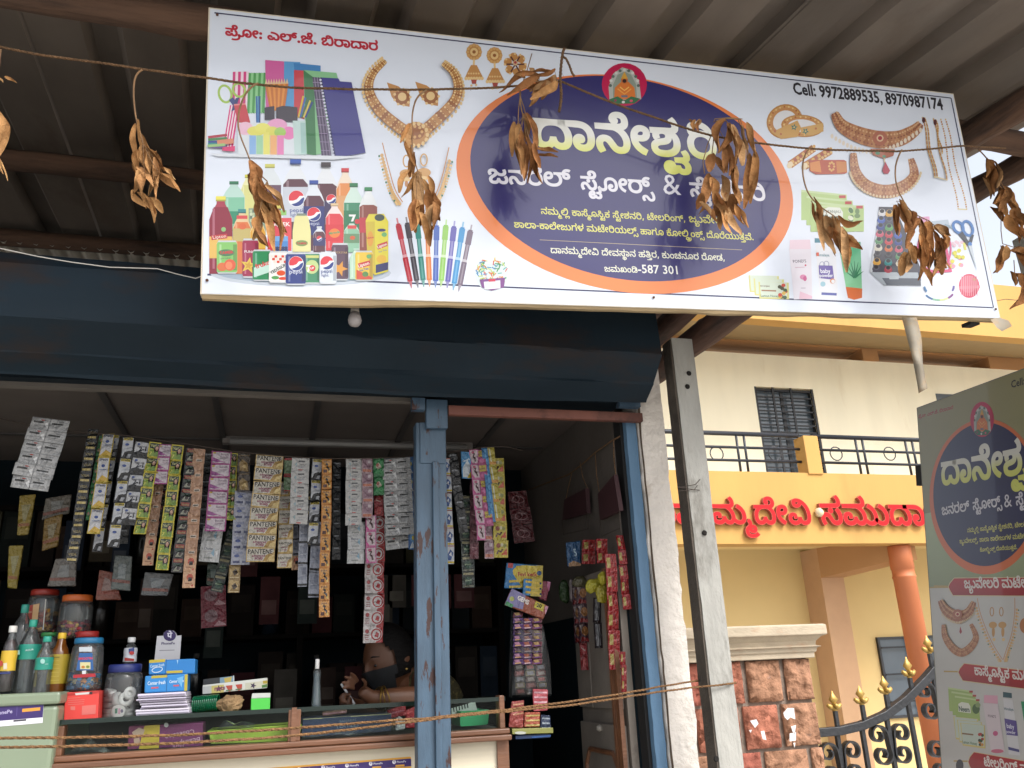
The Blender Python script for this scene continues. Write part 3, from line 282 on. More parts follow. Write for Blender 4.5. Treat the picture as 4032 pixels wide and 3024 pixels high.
[[281,-3,-20,0,-32,6,-26,13,-11,10,15,0,-10,-11,-28,-13,-34,-5,-23,0,-28,0,-36,11,-20,17,1,9,0,11,16,15,32,14,23,6,18,6,24,12,1,8,0,5,-8,7,-18,4,-13,0,-22,0,-20,-9,1,-7,0,-4,4,-8,7,-3,-35,-8,-8,6,-8,13,1,6,0,8,20,16,36,9,29,0,30,0,36,-11,14,-16,1,-8,0,-9,-16,-15,-28,-12,-19,-6,-24,-8,-22,-12,1,-9,0,-9,26,-9,21,0,32,0,32,17,5,15,37,0,4,-17,36,-15,25,0,28,0,24,13,1,10,0,8,-14,15,-26,12,-17,3,29,10,22,-6,32,-14,16,-17,1,-11,0,-13,-20,-19,-40,-11],[-91,79,1,18,63,0,6,2,8,6,1,4,0,4,-6,6,-3,3,25,3,15,-2,6,-3,6,-8,1,-3,0,-4,-4,-6,-3,-2,55,0,1,-18,-21,0,-10,0,-20,1,-9,1,-9,-2],[-89,42,1,20,59,0,26,0,22,2,7,2,6,3,6,6,1,3,0,9,-16,15,-17,9,35,11,22,-14,18,-20,1,-11,0,-5,-8,-14,-11,-5,-14,-5,-34,-6,-27,0]],
[[109,-3,-40,0,-48,29,1,29,0,15,18,26,36,20,25,6,9,-4,-85,0,1,20,241,0,26,0,22,2,5,2,8,3,4,6,1,3,0,9,-16,15,-15,9,33,11,24,-14,16,-20,1,-11,0,-5,-8,-14,-11,-5,-4,-2,-16,-4,-18,-3,-11,-1,3,3,18,-4,22,-12,10,-14,1,-8,0,-4,-2,-7,-3,-4,-2,-1,-4,-2,-1,-1,-8,-7,-32,-10,-19,0,-18,0,-26,6,-18,12,1,9,0,13,34,12,25,0,16,0,24,-4,9,-3,24,-6,24,-25,1,-16,0,-15,-24,-22,-40,-12,-23,0,-36,0,-40,13,-15,16,17,1,-12,-13,-28,-12,-34,-5],[-11,20,24,0,30,17,5,12,39,0,6,-15,32,-14,25,0,14,0,26,6,16,13,1,10,0,10,-12,18,-26,11,-17,0,-12,0,-12,-5,1,-5,0,-5,12,-6,15,0,8,0,18,4,12,9,1,7,0,8,-16,12,-28,10,-40,5,-21,0,-17,0,-32,0,-46,-9,-32,-18,-16,-23,1,-14,0,-21,26,-17]],
[[297,-3,-22,0,-40,8,-34,12,-13,6,-2,1,-4,1,-1,1,-20,8,-42,13,-25,0,-20,0,-18,-9,1,-6,0,-6,18,-10,27,0,26,0,38,9,22,16,10,22,1,12,0,15,-16,21,-32,12,-19,0,-18,0,-26,-9,1,-10,0,-3,4,-8,9,-2,-11,-3,0,10,14,8,15,0,12,0,14,-8,1,-7,0,-7,-18,-9,-19,0,-20,0,-32,15,1,14,0,12,20,16,38,9,23,0,36,0,50,-17,24,-30,1,-18,0,-14,-14,-25,-11,-9,-20,-16,-58,-15,-35,0,-38,0,-44,18,1,17,0,8,16,15,36,9,27,0,22,0,34,-5,30,-9,15,-5,11,-3,20,-9,32,-11,30,-5,17,0,34,0,32,22,1,19,0,20,-32,30,-58,22,-37,8,21,19,44,-9,68,-28,38,-38,1,-23,0,-18,-24,-28,-48,-16]],
[[109,-3,-26,0,-38,13,-24,27,1,21,0,16,26,30,46,22,62,12,39,0,24,0,48,-6,42,-12,17,-12,19,-26,-7,-17,-8,-7,-32,-10,-19,0,-18,0,-26,6,-18,12,1,9,0,13,34,12,25,0,16,0,24,-4,9,-3,24,-6,24,-25,1,-16,0,-15,-24,-22,-40,-12,-23,0,-36,0,-40,13,-15,16,17,1,-12,-13,-28,-12,-34,-5],[-11,20,24,0,30,17,5,12,39,0,6,-15,32,-14,25,0,14,0,26,6,16,13,1,10,0,10,-12,18,-26,11,-17,0,-12,0,-12,-5,1,-5,0,-5,12,-6,15,0,8,0,18,4,12,9,1,7,0,8,-16,12,-28,10,-40,4,-21,0,-17,0,-32,0,-46,-9,-32,-17,-16,-24,1,-13,0,-21,26,-17],[57,169,42,0,68,-11,27,-9,24,-10,34,-23,16,-26,1,-13,0,-6,-4,-12,-3,-3,-39,33,19,3,-12,14,-40,22,-23,7,-22,7,-50,7,-29,0,-26,0,-30,-5,-14,-9,1,-6,0,-6,10,-11,11,-5,-31,-12,-8,5,-12,11,-8,12,1,6,0,15,30,17,48,8]],
[[241,138,1,-138,-39,0,1,48,-16,-5,-34,-7,-21,0,-20,0,-34,7,-9,5,-12,7,-12,19,1,16,1,48,-39,0,1,18,293,0,1,-18],[-91,0,-119,0,1,-46,0,-10,4,-12,6,-7,7,-3,10,-6,27,0,20,0,34,10,15,6]],
[[-83,154,-12,20,-20,22,-24,10,-17,0,-10,0,-18,-2,-5,-2,-11,18,20,4,25,0,28,0,40,-13,32,-31,13,-26]]]
LINES = {
'pro': (9900, [0,0,1,792,2,926,3,1672,4,2080,5,2636,6,3423,7,4514,8,4782,7,5557,9,6113,10,6935,11,7586,12,8035,11,8800,13,9249]),
'title': (3742, [12,0,11,765,14,1214,3,1925,15,2333,16,2963,17,3091]),
'gen': (3228, [18,0,19,775,13,1486,6,2137]),
'stores': (3082, [20,0,21,709,2,844,3,1590,22,1998,23,2962]),
'stat': (3244, [20,0,21,709,3,844,15,1252,19,1882,17,2593]),
'l3': (15904, [19,0,24,711,25,1867,26,2117,27,2912,28,3263,11,3837,20,4286,25,4995,2,5245,29,5991,21,6696,30,6831,20,7693,21,8402,3,8537,15,8945,19,9575,17,10286,31,10937,32,11493,3,12308,33,12716,17,13475,34,14126,35,14676,31,15636]),
'l3b': (4279, [18,0,36,775,37,1035,38,1399,3,2193,33,2601,17,3360,31,4011]),
'l4': (26604, [39,0,11,630,40,1079,11,1848,41,2297,28,2619,11,3193,42,3642,3,4411,18,4819,37,5594,43,5958,44,6606,24,7604,32,8760,3,9575,17,9983,45,10634,6,11970,23,13061,46,13469,11,14270,43,14719,2,15367,47,16401,2,16975,3,17721,26,18129,48,18924,34,19148,49,19698,23,20585,50,20993,2,21758,51,22504,45,23155,37,24491,52,24855,53,25477,38,25542,7,26336]),
'l5': (20008, [12,0,11,765,19,1214,24,1925,25,3081,50,3331,3,4096,54,4504,50,5610,3,6375,55,6783,56,7577,57,8286,11,8349,19,8798,58,9797,59,10598,53,11214,13,11279,31,11930,30,12486,37,13060,34,13424,60,13974,19,14771,2,15482,13,16228,51,17167,2,17818,3,18564,61,18972,31,19740]),
'l6': (4098, [18,0,24,775,62,1931,34,2780,63,3330]),
'hall': (5322, [12,0,11,765,19,1214,24,1925,25,3081,50,3331,3,4096,54,4504]),
'hall2': (4779, [56,0,24,709,37,1865,12,2229,11,2994,45,3443]),
's3': (15636, [19,0,24,711,25,1867,26,2117,27,2912,28,3263,11,3837,20,4286,25,4995,2,5245,29,5991,21,6696,30,6831,20,7693,21,8402,3,8537,15,8945,19,9575,17,10286,31,10937,32,11493,3,12308,33,12716,17,13475,34,14126,35,14676]),
's4': (18147, [18,0,36,775,37,1035,38,1399,3,2193,33,2601,22,3360,23,4324,31,4444,39,5000,11,5630,40,6079,11,6848,28,7585,11,8159,42,8608,3,9377,18,9785,37,10560,43,10924,44,11572,24,12570,32,13726,3,14541,17,14949,45,15600,6,16936,23,18027]),
's5': (10203, [47,0,2,574,3,1320,26,1728,48,2523,34,2747,49,3297,23,4184,50,4592,2,5357,51,6103,45,6754,37,8090,52,8454,53,9076,38,9141,7,9935]),
'b1': (9876, [18,0,36,775,37,1035,38,1399,3,2193,33,2601,17,3360,24,4299,32,5455,3,6270,17,6678,45,7329,6,8665,23,9756]),
'b2': (10007, [28,0,11,574,20,1023,25,1732,2,1982,29,2728,21,3433,30,3568,24,4430,32,5586,3,6401,17,6809,45,7460,6,8796,23,9887]),
'b3': (10008, [32,0,3,815,33,1223,17,1982,34,2633,35,3183,24,4431,32,5587,3,6402,17,6810,45,7461,6,8797,23,9888]),
'pe': (568, [64,0,65,568])}
# ---------------------------------------------------------------- lettering
GLYPH = []
for data in GLYPH_DATA:
    cons = []; px_ = py_ = 0
    for steps in data:
        pts = []
        for k in range(0, len(steps), 2):
            px_ += steps[k] >> 1; py_ += steps[k+1]; pts.append((px_*4, py_*4, steps[k] & 1))
        e = []; n = len(pts)
        for k in range(n):
            p, q = pts[k], pts[(k+1) % n]; e.append(p)
            if not p[2] and not q[2]: e.append(((p[0]+q[0])/2, (p[1]+q[1])/2, 1))
        st = next(k for k in range(len(e)) if e[k][2]); e = e[st:]+e[:st]; o = []
        for k in range(len(e)):
            p = e[k]
            if p[2]: o.append((p[0], p[1]))
            else:
                p0 = e[k-1]; p2 = e[(k+1) % len(e)]
                for t in (.3, .65): o.append(((1-t)**2*p0[0]+2*t*(1-t)*p[0]+t*t*p2[0], (1-t)**2*p0[1]+2*t*(1-t)*p[1]+t*t*p2[1]))
        cons.append(o)
    GLYPH.append(cons)
def area(c): return sum(c[i-1][0]*c[i][1]-c[i][0]*c[i-1][1] for i in range(len(c)))/2
def grow(c, d):                                # outline moved to its left by d (outer contours run clockwise)
    o = []; n = len(c)
    for i in range(n):
        a, b, e = c[i-1], c[i], c[(i+1) % n]
        t1 = Vector((b[0]-a[0], b[1]-a[1])); t2 = Vector((e[0]-b[0], e[1]-b[1]))
        if t1.length < 1e-6 or t2.length < 1e-6: continue
        t1.normalize(); t2.normalize(); m = t1+t2
        if m.length < .4: m = t1
        m.normalize(); o.append((b[0]-m.y*d, b[1]+m.x*d))
    return o
def winding(x, y, cs):
    w = 0
    for c in cs:
        for i in range(len(c)):
            a, b = c[i-1], c[i]
            if (a[1] > y) != (b[1] > y) and x < (b[0]-a[0])*(y-a[1])/(b[1]-a[1])+a[0]: w += 1 if b[1] > a[1] else -1
    return w
_gc = {}
def glyph(g, bold=0):                          # -> contours, verts, triangles
    if (g, bold) not in _gc:
        cs = [grow(c, bold) if bold else c for c in GLYPH[g]]; P = []; E = []
        for c in cs:
            n = len(P); m = len(c); P += [Vector(p) for p in c]; E += [(n+i, n+(i+1) % m) for i in range(m)]
        r = delaunay_2d_cdt(P, E, [], 1, .01); V = [(v.x, v.y) for v in r[0]]
        T = [tuple(f) for f in r[2] if winding(sum(V[i][0] for i in f)/len(f), sum(V[i][1] for i in f)/len(f), cs)]
        _gc[(g, bold)] = (cs, V, T)
    return _gc[(g, bold)]
_lc = {}
def latin(txt, bold=0, shear=0):               # built-in font, evaluated once per text
    k = (txt, bold, shear)
    if k not in _lc:
        cu = bpy.data.curves.new('t', 'FONT'); cu.body = txt; cu.size = 1; cu.offset = bold; cu.shear = shear; cu.resolution_u = 2
        ob = bpy.data.objects.new('t', cu); COL.objects.link(ob)
        me = ob.to_mesh(); V = [(v.co.x, v.co.y) for v in me.vertices]; P = [tuple(p.vertices) for p in me.polygons]
        ob.to_mesh_clear(); bpy.data.objects.remove(ob); bpy.data.curves.remove(cu)
        xs = [v[0] for v in V] or [0, 1]
        _lc[k] = (V, P, min(xs), max(xs))
    return _lc[k]
def words(key, bold=0):
    """-> verts, tris, x0, x1 (baseline at y = 0, one em = 1)"""
    if key in LINES:
        w, seq = LINES[key]; V = []; T = []
        for i in range(0, len(seq), 2):
            cs, v, t = glyph(seq[i], bold*1000); n = len(V)
            if v:
                V += [((x+seq[i+1])/1000, y/1000) for x, y in v]; T += [tuple(n+k for k in f) for f in t]
        return V, T, 0, w/1000
    return latin(key, bold)
# ---------------------------------------------------------------- flat printed pictures
class Canvas:
    """flat print: coloured outlines laid in thin layers; a shape over another gets the next layer"""
    def __init__(s, conv=None, step=.00012): s.P = []; s.box = []; s.conv = conv or (lambda x, y: (x, y)); s.step = step; s.alb = .82
    def _lay(s, V):
        xs = [v[0] for v in V]; ys = [v[1] for v in V]; b = (min(xs), min(ys), max(xs), max(ys)); l = 0
        for c, k in s.box:
            if k >= l and b[0] < c[2] and b[2] > c[0] and b[1] < c[3] and b[3] > c[1]: l = k+1
        s.box.append((b, l)); return l
    def raw(s, V, Fs, col):
        s.P.append((V, Fs, col, s._lay(V)))
    def poly(s, pts, col, col2=None):
        V = [s.conv(*p) for p in pts]
        s.raw(V, [tuple(range(len(V)))], col if col2 is None else (col, col2))
    def rect(s, x, y, w, h, col, col2=None): s.poly([(x, y), (x+w, y), (x+w, y+h), (x, y+h)], col, col2)
    def ell(s, x, y, rx, ry, col, rot=0, n=24, a0=0, a1=360, col2=None):
        p = []; c, q = math.cos(rad(rot)), math.sin(rad(rot)); full = a1-a0 >= 360
        for k in range(n if full else n+1):
            a = rad(a0+(a1-a0)*k/n); u, v = rx*math.cos(a), ry*math.sin(a); p.append((x+u*c-v*q, y+u*q+v*c))
        s.poly(p, col, col2)
    def ring(s, x, y, rx, ry, w, col, rot=0, n=28, a0=0, a1=360):
        c, q = math.cos(rad(rot)), math.sin(rad(rot)); pts = []
        for k in range(n+1):
            a = rad(a0+(a1-a0)*k/n); u, v = rx*math.cos(a), ry*math.sin(a); pts.append((x+u*c-v*q, y+u*q+v*c))
        s.line(pts, w, col)
    def line(s, pts, w, col, w2=None):
        m = len(pts); A = []; B = []
        for i, p in enumerate(pts):
            a = pts[max(i-1, 0)]; b = pts[min(i+1, m-1)]; t = Vector((b[0]-a[0], b[1]-a[1]))
            t = t.normalized() if t.length else Vector((1, 0)); h = (w if w2 is None else w+(w2-w)*i/max(1, m-1))/2
            A.append((p[0]-t.y*h, p[1]+t.x*h)); B.append((p[0]+t.y*h, p[1]-t.x*h))
        V = [s.conv(*p) for p in A+B]
        s.raw(V, [(i, i+1, m+i+1, m+i) for i in range(m-1)], col)
    def text(s, key, x0, y0, x1, y1, col, bold=0, ys=1, shear=0, up=None):
        V, T, a, b = words(key, bold) if not shear else latin(key, bold, shear)
        p0 = Vector(s.conv(x0, y0)); p1 = Vector(s.conv(x1, y1)); d = (p1-p0)/max(b-a, 1e-6); n = Vector((-d.y, d.x))*ys
        V2 = [tuple(p0+d*(x-a)+n*y) for x, y in V]
        if callable(col): col = (col, [v[1] for v in V])
        if V2: s.raw(V2, T, col)
    def bulge(s, fn): s.fn = fn
    def build(s, name, mat, parent, M, back=None):
        """M takes (u, v, outward) to the parent's frame"""
        V = []; Fc = []; C = []
        for P, Fs, col, l in s.P:
            n = len(V); z = (l+1)*s.step
            V += [tuple(M @ Vector((x, y, z))) for x, y in P]
            if isinstance(col, tuple) and callable(col[0]): cv = [lin(col[0](y), s.alb) for y in col[1]]
            elif isinstance(col, tuple) and isinstance(col[0], str):
                ys = [p[1] for p in P]; a, b = min(ys), max(ys); c0, c1 = lin(col[0], s.alb), lin(col[1], s.alb)
                cv = [tuple(c1[k]+(c0[k]-c1[k])*((y-a)/max(b-a, 1e-6)) for k in range(3)) for y in ys]
            else: cv = [lin(col, s.alb)]*len(P)
            for f in Fs:
                Fc.append(tuple(n+k for k in f)); C += [(*cv[k], 1) for k in f]
        me = bpy.data.meshes.new(name); me.from_pydata(V, [], Fc)
        a = me.color_attributes.new('Col', 'FLOAT_COLOR', 'CORNER')
        if len(me.loops) == len(C): a.data.foreach_set('color', [q for c in C for q in c])
        me.materials.append(mat)
        # turn every face outwards
        out = (M @ Vector((0, 0, 1))-M @ Vector((0, 0, 0)))
        fl = [p.index for p in me.polygons if p.normal.dot(out) < 0]
        if fl:
            bm = bmesh.new(); bm.from_mesh(me); bm.faces.ensure_lookup_table()
            bmesh.ops.reverse_faces(bm, faces=[bm.faces[i] for i in fl]); bm.to_mesh(me); bm.free()
        return link(name, me, parent)
def draw(cv, items):
    for it in items:
        k = it[0]
        if k == 'p': cv.poly(*it[1:])
        elif k == 'r': cv.rect(*it[1:])
        elif k == 'e': cv.ell(*it[1:])
        elif k == 'o': cv.ring(*it[1:])
        elif k == 'l': cv.line(*it[1:])
        elif k == 't': cv.text(*it[1:7], **(it[7] if len(it) > 7 else {}))
def frame3(o, u, v):
    """matrix taking (u, v, outward) to world"""
    u = Vector(u).normalized(); v = Vector(v); v = (v-u*v.dot(u)).normalized(); n = u.cross(v)
    M = Matrix((u, v, n)).transposed().to_4x4(); M.translation = o
    return M
# ================================================================ SETTING
def R(x, y, z): return Vector((x, y, z+EYE))
gm = pm('earth', 'aaa7a2', rough=.95, var=.3, scale=.8, bump=.3, bscale=25)
g = MB(); g.quad((-400, -400, 0), (400, -400, 0), (400, 600, 0), (-400, 600, 0))
tag(g.build('ground', gm), 'dusty pale ground of the street', 'ground', kind='structure')
def rowsheet(x0, x1, y0, y1, prof, zf, skew=0, ny=2):
    rows = []
    for j in range(ny):
        y = y0+(y1-y0)*j/(ny-1); rows.append([R(x+skew*y, y, zf(x, y)+h) for x, h in prof])
    return rows
# ---------------------------------------------------------------- porch roof of metal sheets on timber poles
roof = thing('porch_roof', 'dirty corrugated metal porch roof on rough timber poles above the shop sign', 'roof', R(0, 2.2, 1.95))
RA = 1.755
def roofz(x, y): return RA+.126*y
for k, (xa, xb, ya, yb, dz) in enumerate(((-3.6, -.62, 1.45, 4.95, .0), (-.72, 1.75, 1.4, 4.95, .006), (1.66, 3.15, 1.42, 4.95, .012))):
    prof = []; x = xa; P = .30
    while x < xb:
        for dx, h in ((0, 0), (.168, 0), (.19, .042), (.268, .042), (.295, 0)):
            if x+dx < xb: prof.append((x+dx, h+dz))
        x += P
    m = MB(); m.grid(rowsheet(xa, xb, ya, yb, prof, roofz, -.063, 24))
    for i, v in enumerate(m.v): v.z += .006*noise.noise((v.x*2.2, v.y*1.5, k*7))
    local(roof, 'roof_sheet', m, pm('roofsheet', '675d53', rough=.62, metal=.15, var=.36, scale=3, bump=.12, bscale=14, col2='55473b', c2=(.56, .72), stretch=(1, .35, 1)))
logm = pm('timber', '5a4232', rough=.9, var=.4, scale=9, bump=.5, bscale=30, stretch=(.25, 2, 2), col2='2c2019', c2=(.5, .68))
logy = pm('timber_y', '543c2c', rough=.9, var=.4, scale=9, bump=.5, bscale=30, stretch=(2, .25, 2), col2='2a1d16', c2=(.5, .68))
def log(parent, name, a, b, r, mat, seed=0, wob=.012, n=10):
    a, b = Vector(a), Vector(b); m = MB(); pts = []; rs = []
    k = max(6, int((b-a).length/.12))
    for i in range(k+1):
        t = i/k; p = a.lerp(b, t)
        pts.append(p+Vector((noise.noise((t*4, seed, 1)), noise.noise((t*4, seed, 5)), noise.noise((t*4, seed, 9))))*wob*2)
        rs.append(r*(1+.16*noise.noise((t*9, seed, 3))))
    m.tube(pts, rs, n)
    for v in m.v: v += Vector((noise.noise(v*14), noise.noise(v*14+Vector((9, 0, 0))), noise.noise(v*14+Vector((0, 9, 0)))))*r*.13
    return local(parent, name, m, mat, True)
log(roof, 'timber_pole', R(-3.4, 2.24, 1.945), R(3.05, 2.24, 1.93), .052, logm, 1)
log(roof, 'timber_pole', R(-3.4, 3.45, 2.125), R(3.0, 3.45, 2.12), .046, logm, 2, .02)
log(roof, 'timber_pole', R(-3.4, 4.4, 2.255), R(3.0, 4.4, 2.25), .046, logm, 3)
for x, s in ((2.55, 4), (2.95, 6)): log(roof, 'timber_rafter', R(x, 1.5, 1.8), R(x-.2, 4.8, 2.2), .055, logy, s)
m = MB(); prof = [(-3.4+.0125*i, .012*math.sin(i*.0125/.076*2*math.pi)) for i in range(260)]
m.grid(rowsheet(0, 0, 4.36, 4.75, prof, lambda x, y: 2.215+.03*(y-4.4), 0, 2))
local(roof, 'end_sheet', m, pm('roof_end', 'b9b2a4', rough=.6, var=.3, scale=5), True)
# timber poles under the sign, lying on the concrete post
px = thing('timber_poles', 'two brown poles lying side by side on top of the grey concrete post', 'pole', R(1.43, 2.5, 1.14))
log(px, 'pole', R(1.455, 2.2, 1.125), R(1.475, 3.35, 1.165), .052, pm('rustpole', '4a2f22', rough=.75, var=.35, scale=8, bump=.3, stretch=(2, .3, 2), col2='2a1b14'), 11, .004)
log(px, 'pole', R(1.345, 2.2, 1.185), R(1.37, 3.4, 1.22), .047, MATS['rustpole'], 13, .004)
# ---------------------------------------------------------------- walls and posts
plaster = pm('limewash', 'ddd5cb', rough=.9, var=.12, scale=6, bump=.8, bscale=26, col2='b09f90', c2=(.57, .72))
def slab(parent, name, x0, x1, y0, y1, z0, z1, mat, amp, seed, nx=4, nz=60):
    """a worn upright slab: front and sides with chipped, uneven edges"""
    m = MB(); rows = []
    for j in range(nz+1):
        z = z0+(z1-z0)*j/nz; w = amp*(noise.noise((z*9, seed, 0))+.6*noise.noise((z*31, seed, 2)))
        w2 = amp*(noise.noise((z*9, seed+5, 0))+.6*noise.noise((z*31, seed+5, 2)))
        row = [R(x0+w2, y1, z), R(x0+w2, y0+amp, z)]
        for i in range(nx+1):
            t = i/nx; x = x0+w2+(x1+w-x0-w2)*t
            row.append(R(x, y0+amp*.6*noise.noise((x*14, z*10, seed)), z))
        row += [R(x1+w, y0+amp, z), R(x1+w, y1, z)]
        rows.append(row)
    m.grid(rows); n = len(rows[0]); k = (nz)*n
    m.face(tuple(range(k, k+n))); m.face(tuple(range(n-1, -1, -1)))
    return local(parent, name, m, mat)
wl = thing('side_wall', 'cracked white limewashed wall end beside the shop opening and the concrete post', 'wall', R(1.27, 2.66, -1.5))
slab(wl, 'wall', 1.222, 1.322, 2.66, 4.15, -1.5, 1.16, plaster, .0085, 3, 6, 110)
m = MB(); zz = [(-1.0+i*.035) for i in range(58)]
cx = lambda z: 1.224+.004*noise.noise((z*7, 1, 1))+.003*noise.noise((z*25, 1, 4))
m.strip([R(cx(z)-.0035-.003*max(0, noise.noise((z*5, 8, 2))), 2.6525, z) for z in zz], [R(cx(z)+.003+.007*max(0, noise.noise((z*4, 3, 2))), 2.6525, z) for z in zz])
local(wl, 'crack', m, pm('crack', '4a3e33', rough=1, var=.4, scale=30))
cp = thing('concrete_post', 'weathered grey concrete post with drilled holes carrying the brown poles', 'post', R(1.34, 2.45, -1.5))
concrete = pm('concrete', '98968f', rough=.9, var=.22, scale=7, bump=.35, bscale=60, col2='67635b', c2=(.55, .68), stretch=(1, 1, .4))
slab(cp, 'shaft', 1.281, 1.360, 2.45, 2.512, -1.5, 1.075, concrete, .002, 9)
slab(cp, 'shaded_side', 1.2745, 1.2835, 2.4535, 2.514, -1.5, 1.07, pm('shadedcement', '4f473e', rough=.95, var=.3, scale=9, bump=.4, bscale=50, col2='383029', c2=(.5, .65)), .002, 10, 1)  # dark slab paints the shade of the post's left face
for x, y in ((2713, 1470), (2707, 1522), (2774, 2098), (2820, 2988)):
    h = MB(); p = W(x, y, 2.4475); h.lathe([(.009, 0), (.007, .004)], p, 10, Matrix.Rotation(rad(90), 3, 'X')); local(cp, 'bolt_hole', h, pm('hole', '17130f', rough=1))
for x0, y0, x1, y1 in ((2668, 1920, 2790, 1888), (2672, 1934, 2780, 1912), (2668, 1918, 2788, 1930)):
    w = MB(); w.tube([W(x0, y0, 2.52), W(x0+3, y0, 2.446), W((x0+x1)/2+8, (y0+y1)/2+4, 2.443), W(x1-34, y1, 2.447), W(x1-32, y1, 2.52)], .0012, 5)
    local(cp, 'binding_wire', w, pm('wire', '3d332c', rough=.6, metal=.6))
rc = thing('block_column', 'rough grey block column under the roof edge behind the last dry leaves', 'column', R(3.05, 2.35, -1.5))
slab(rc, 'shaft', 2.915, 3.3, 2.35, 2.45, -1.5, .78, concrete, .006, 21); slab(rc, 'upper_block', 2.905, 3.3, 2.34, 2.455, .785, 1.62, concrete, .008, 25, 4, 20)
nw = thing('rear_wall', 'dark plastered wall behind and above the shop kiosk', 'wall', R(-1, 5.1, -1.5))
m = MB(); m.bb(R(-4.5, 5.05, -1.5), R(1.28, 5.25, 2.45)); local(nw, 'wall', m, pm('rearwall', '6b675f', rough=.9, var=.3, scale=3, bump=.3))
# ---------------------------------------------------------------- the shop kiosk
navy = pm('navysteel', '15222b', rough=.62, spec=.18, metal=.0, var=.22, scale=4, bump=.05, bscale=9, col2='2b201a', c2=(.52, .68), stretch=(.5, 1, 1.6))
blue = pm('bluesteel', '3b5062', rough=.5, var=.22, scale=6, bump=.08, bscale=40, col2='33170f', c2=(.575, .595), stretch=(6, 6, 1.3))
bluej = pm('bluejamb', '567590', rough=.7, var=.14, scale=6, bump=.12, bscale=40, col2='d8d6d2', c2=(.6, .66), stretch=(2, 2, .8))
ki = thing('shop_kiosk', 'dark blue sheet metal shop kiosk with its front open under a folded hood', 'kiosk', R(0, 2.7, -1.0))
m = MB(); X0, X1 = -2.6, 1.205
prof = [(2.62, 1.235), (2.45, 1.205), (2.40, 1.15), (2.385, .985), (2.386, .980), (2.468, .912), (2.47, .908), (2.535, .876), (2.545, .866), (2.57, .874), (2.60, .905), (2.62, .96)]
nx = 70; rows = []
for j, (y, z) in enumerate(prof):
    row = []
    for i in range(nx+1):
        x = X0+(X1-X0)*i/nx; sag = -.012*math.sin(max(0, (x+.6)/1.8)*math.pi) if 6 <= j <= 9 and x > -.6 else 0
        row.append(R(x, y+.007*noise.noise((x*3.4, j*.7, 0))+.003*noise.noise((x*11, j, 7)), z+sag+.006*noise.noise((x*2.8, j*.5, 4))))
    rows.append(row)
m.grid(rows); k = nx+1; m.face(tuple(j*k+nx for j in range(len(prof)))); m.face(tuple(j*k for j in reversed(range(len(prof)))))
local(ki, 'hood', m, navy)
m = MB(); m.bb(R(X0, 2.62, .885), R(1.15, 2.72, 1.235)); local(ki, 'header', m, pm('navydark', '0d171e', rough=.7, spec=.2, var=.25, scale=5, col2='3a2a22', c2=(.6, .7)))
m = MB()
m.bb(R(X0, 4.0, -1.0), R(1.2, 4.04, 1.235)); m.bb(R(X0, 2.72, 1.2), R(1.2, 4.0, 1.235)); m.bb(R(X0, 2.72, -1.0), R(X0+.04, 4.0, 1.2))
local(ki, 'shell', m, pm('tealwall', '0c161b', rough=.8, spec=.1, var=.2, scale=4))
m = MB(); m.bb(R(X0+.04, 2.72, .968), R(1.175, 4.0, .98)); local(ki, 'ceiling', m, pm('ceilpanel', '564d47', rough=.85, var=.12, scale=6))
m = MB(); m.bb(R(X0, 2.6, -1.5), R(1.2, 4.04, -1.0)); local(ki, 'plinth', m, pm('plinth', '8d867c', rough=.9, var=.25, scale=3, bump=.2))
bt = pm('batten', '3a3634', rough=.7)
for xa, ya, xb, yb in ((437, 1577, 480, 1705), (866, 1586, 872, 1745), (1276, 1604, 1195, 1800), (1613, 1660, 1530, 1790), (1978, 1655, 1870, 1765), (2300, 1655, 2095, 1830)):
    a, b = WZ(xa, ya, EYE+.966), WZ(xb, yb, EYE+.966); x = (a.x+b.x)/2
    m = MB(); m.bb((x-.011, 2.73, EYE+.958), (x+.011, 3.99, EYE+.9675)); local(ki, 'ceiling_batten', m, bt)
m = MB(); m.bb(R(X0+.05, 3.54, .9605), R(1.14, 3.56, .9675)); local(ki, 'ceiling_batten', m, bt)
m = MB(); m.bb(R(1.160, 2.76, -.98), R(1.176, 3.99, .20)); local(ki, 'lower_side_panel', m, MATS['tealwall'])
m = MB(); m.bb(R(1.162, 2.76, .2), R(1.176, 3.99, .966)); local(ki, 'side_panel', m, pm('sidepanel', '524b45', rough=.8, var=.14, scale=5, bump=.12))
# mullion with its ridge, the right jamb, the rusty bar
xa, xb = W(1641, 2300, 2.66).x, W(1766, 2300, 2.66).x
m = MB(); m.bb((xa, 2.66, EYE-1.0), (xb, 2.668, EYE+.80)); m.bb((xa, 2.668, EYE-1), (xa+.006, 2.72, EYE+.8)); m.bb((xb-.006, 2.668, EYE-1), (xb, 2.72, EYE+.8))
m.bb((xa+.052, 2.646, EYE-1.0), (xa+.072, 2.66, EYE+.665)); m.bb((xa+.012, 2.655, EYE+.66), (xb-.004, 2.66, EYE+.80))
m.bb((xa+.03, 2.632, EYE+.775), (xb+.002, 2.655, EYE+.875))
mu = local(ki, 'mullion', m, blue); soften(mu, .003)
slab(ki, 'jamb', 1.178, 1.2165, 2.672, 2.74, -1.0, .86, bluej, .004, 33, 1, 90)
m = MB(); m.bb(R(1.166, 2.70, -1.0), R(1.177, 2.759, .87)); local(ki, 'jamb_gap', m, pm('black', '0c0c0d', rough=.8))  # black strip paints the shade of the gap inside the jamb
m = MB(); m.bb(R(xb+.004, 2.625, .822), R(1.226, 2.65, .854)); soften(local(ki, 'rail', m, pm('rustbar', '6a3f33', rough=.7, var=.25, scale=9, col2='4a2b22')), .002)
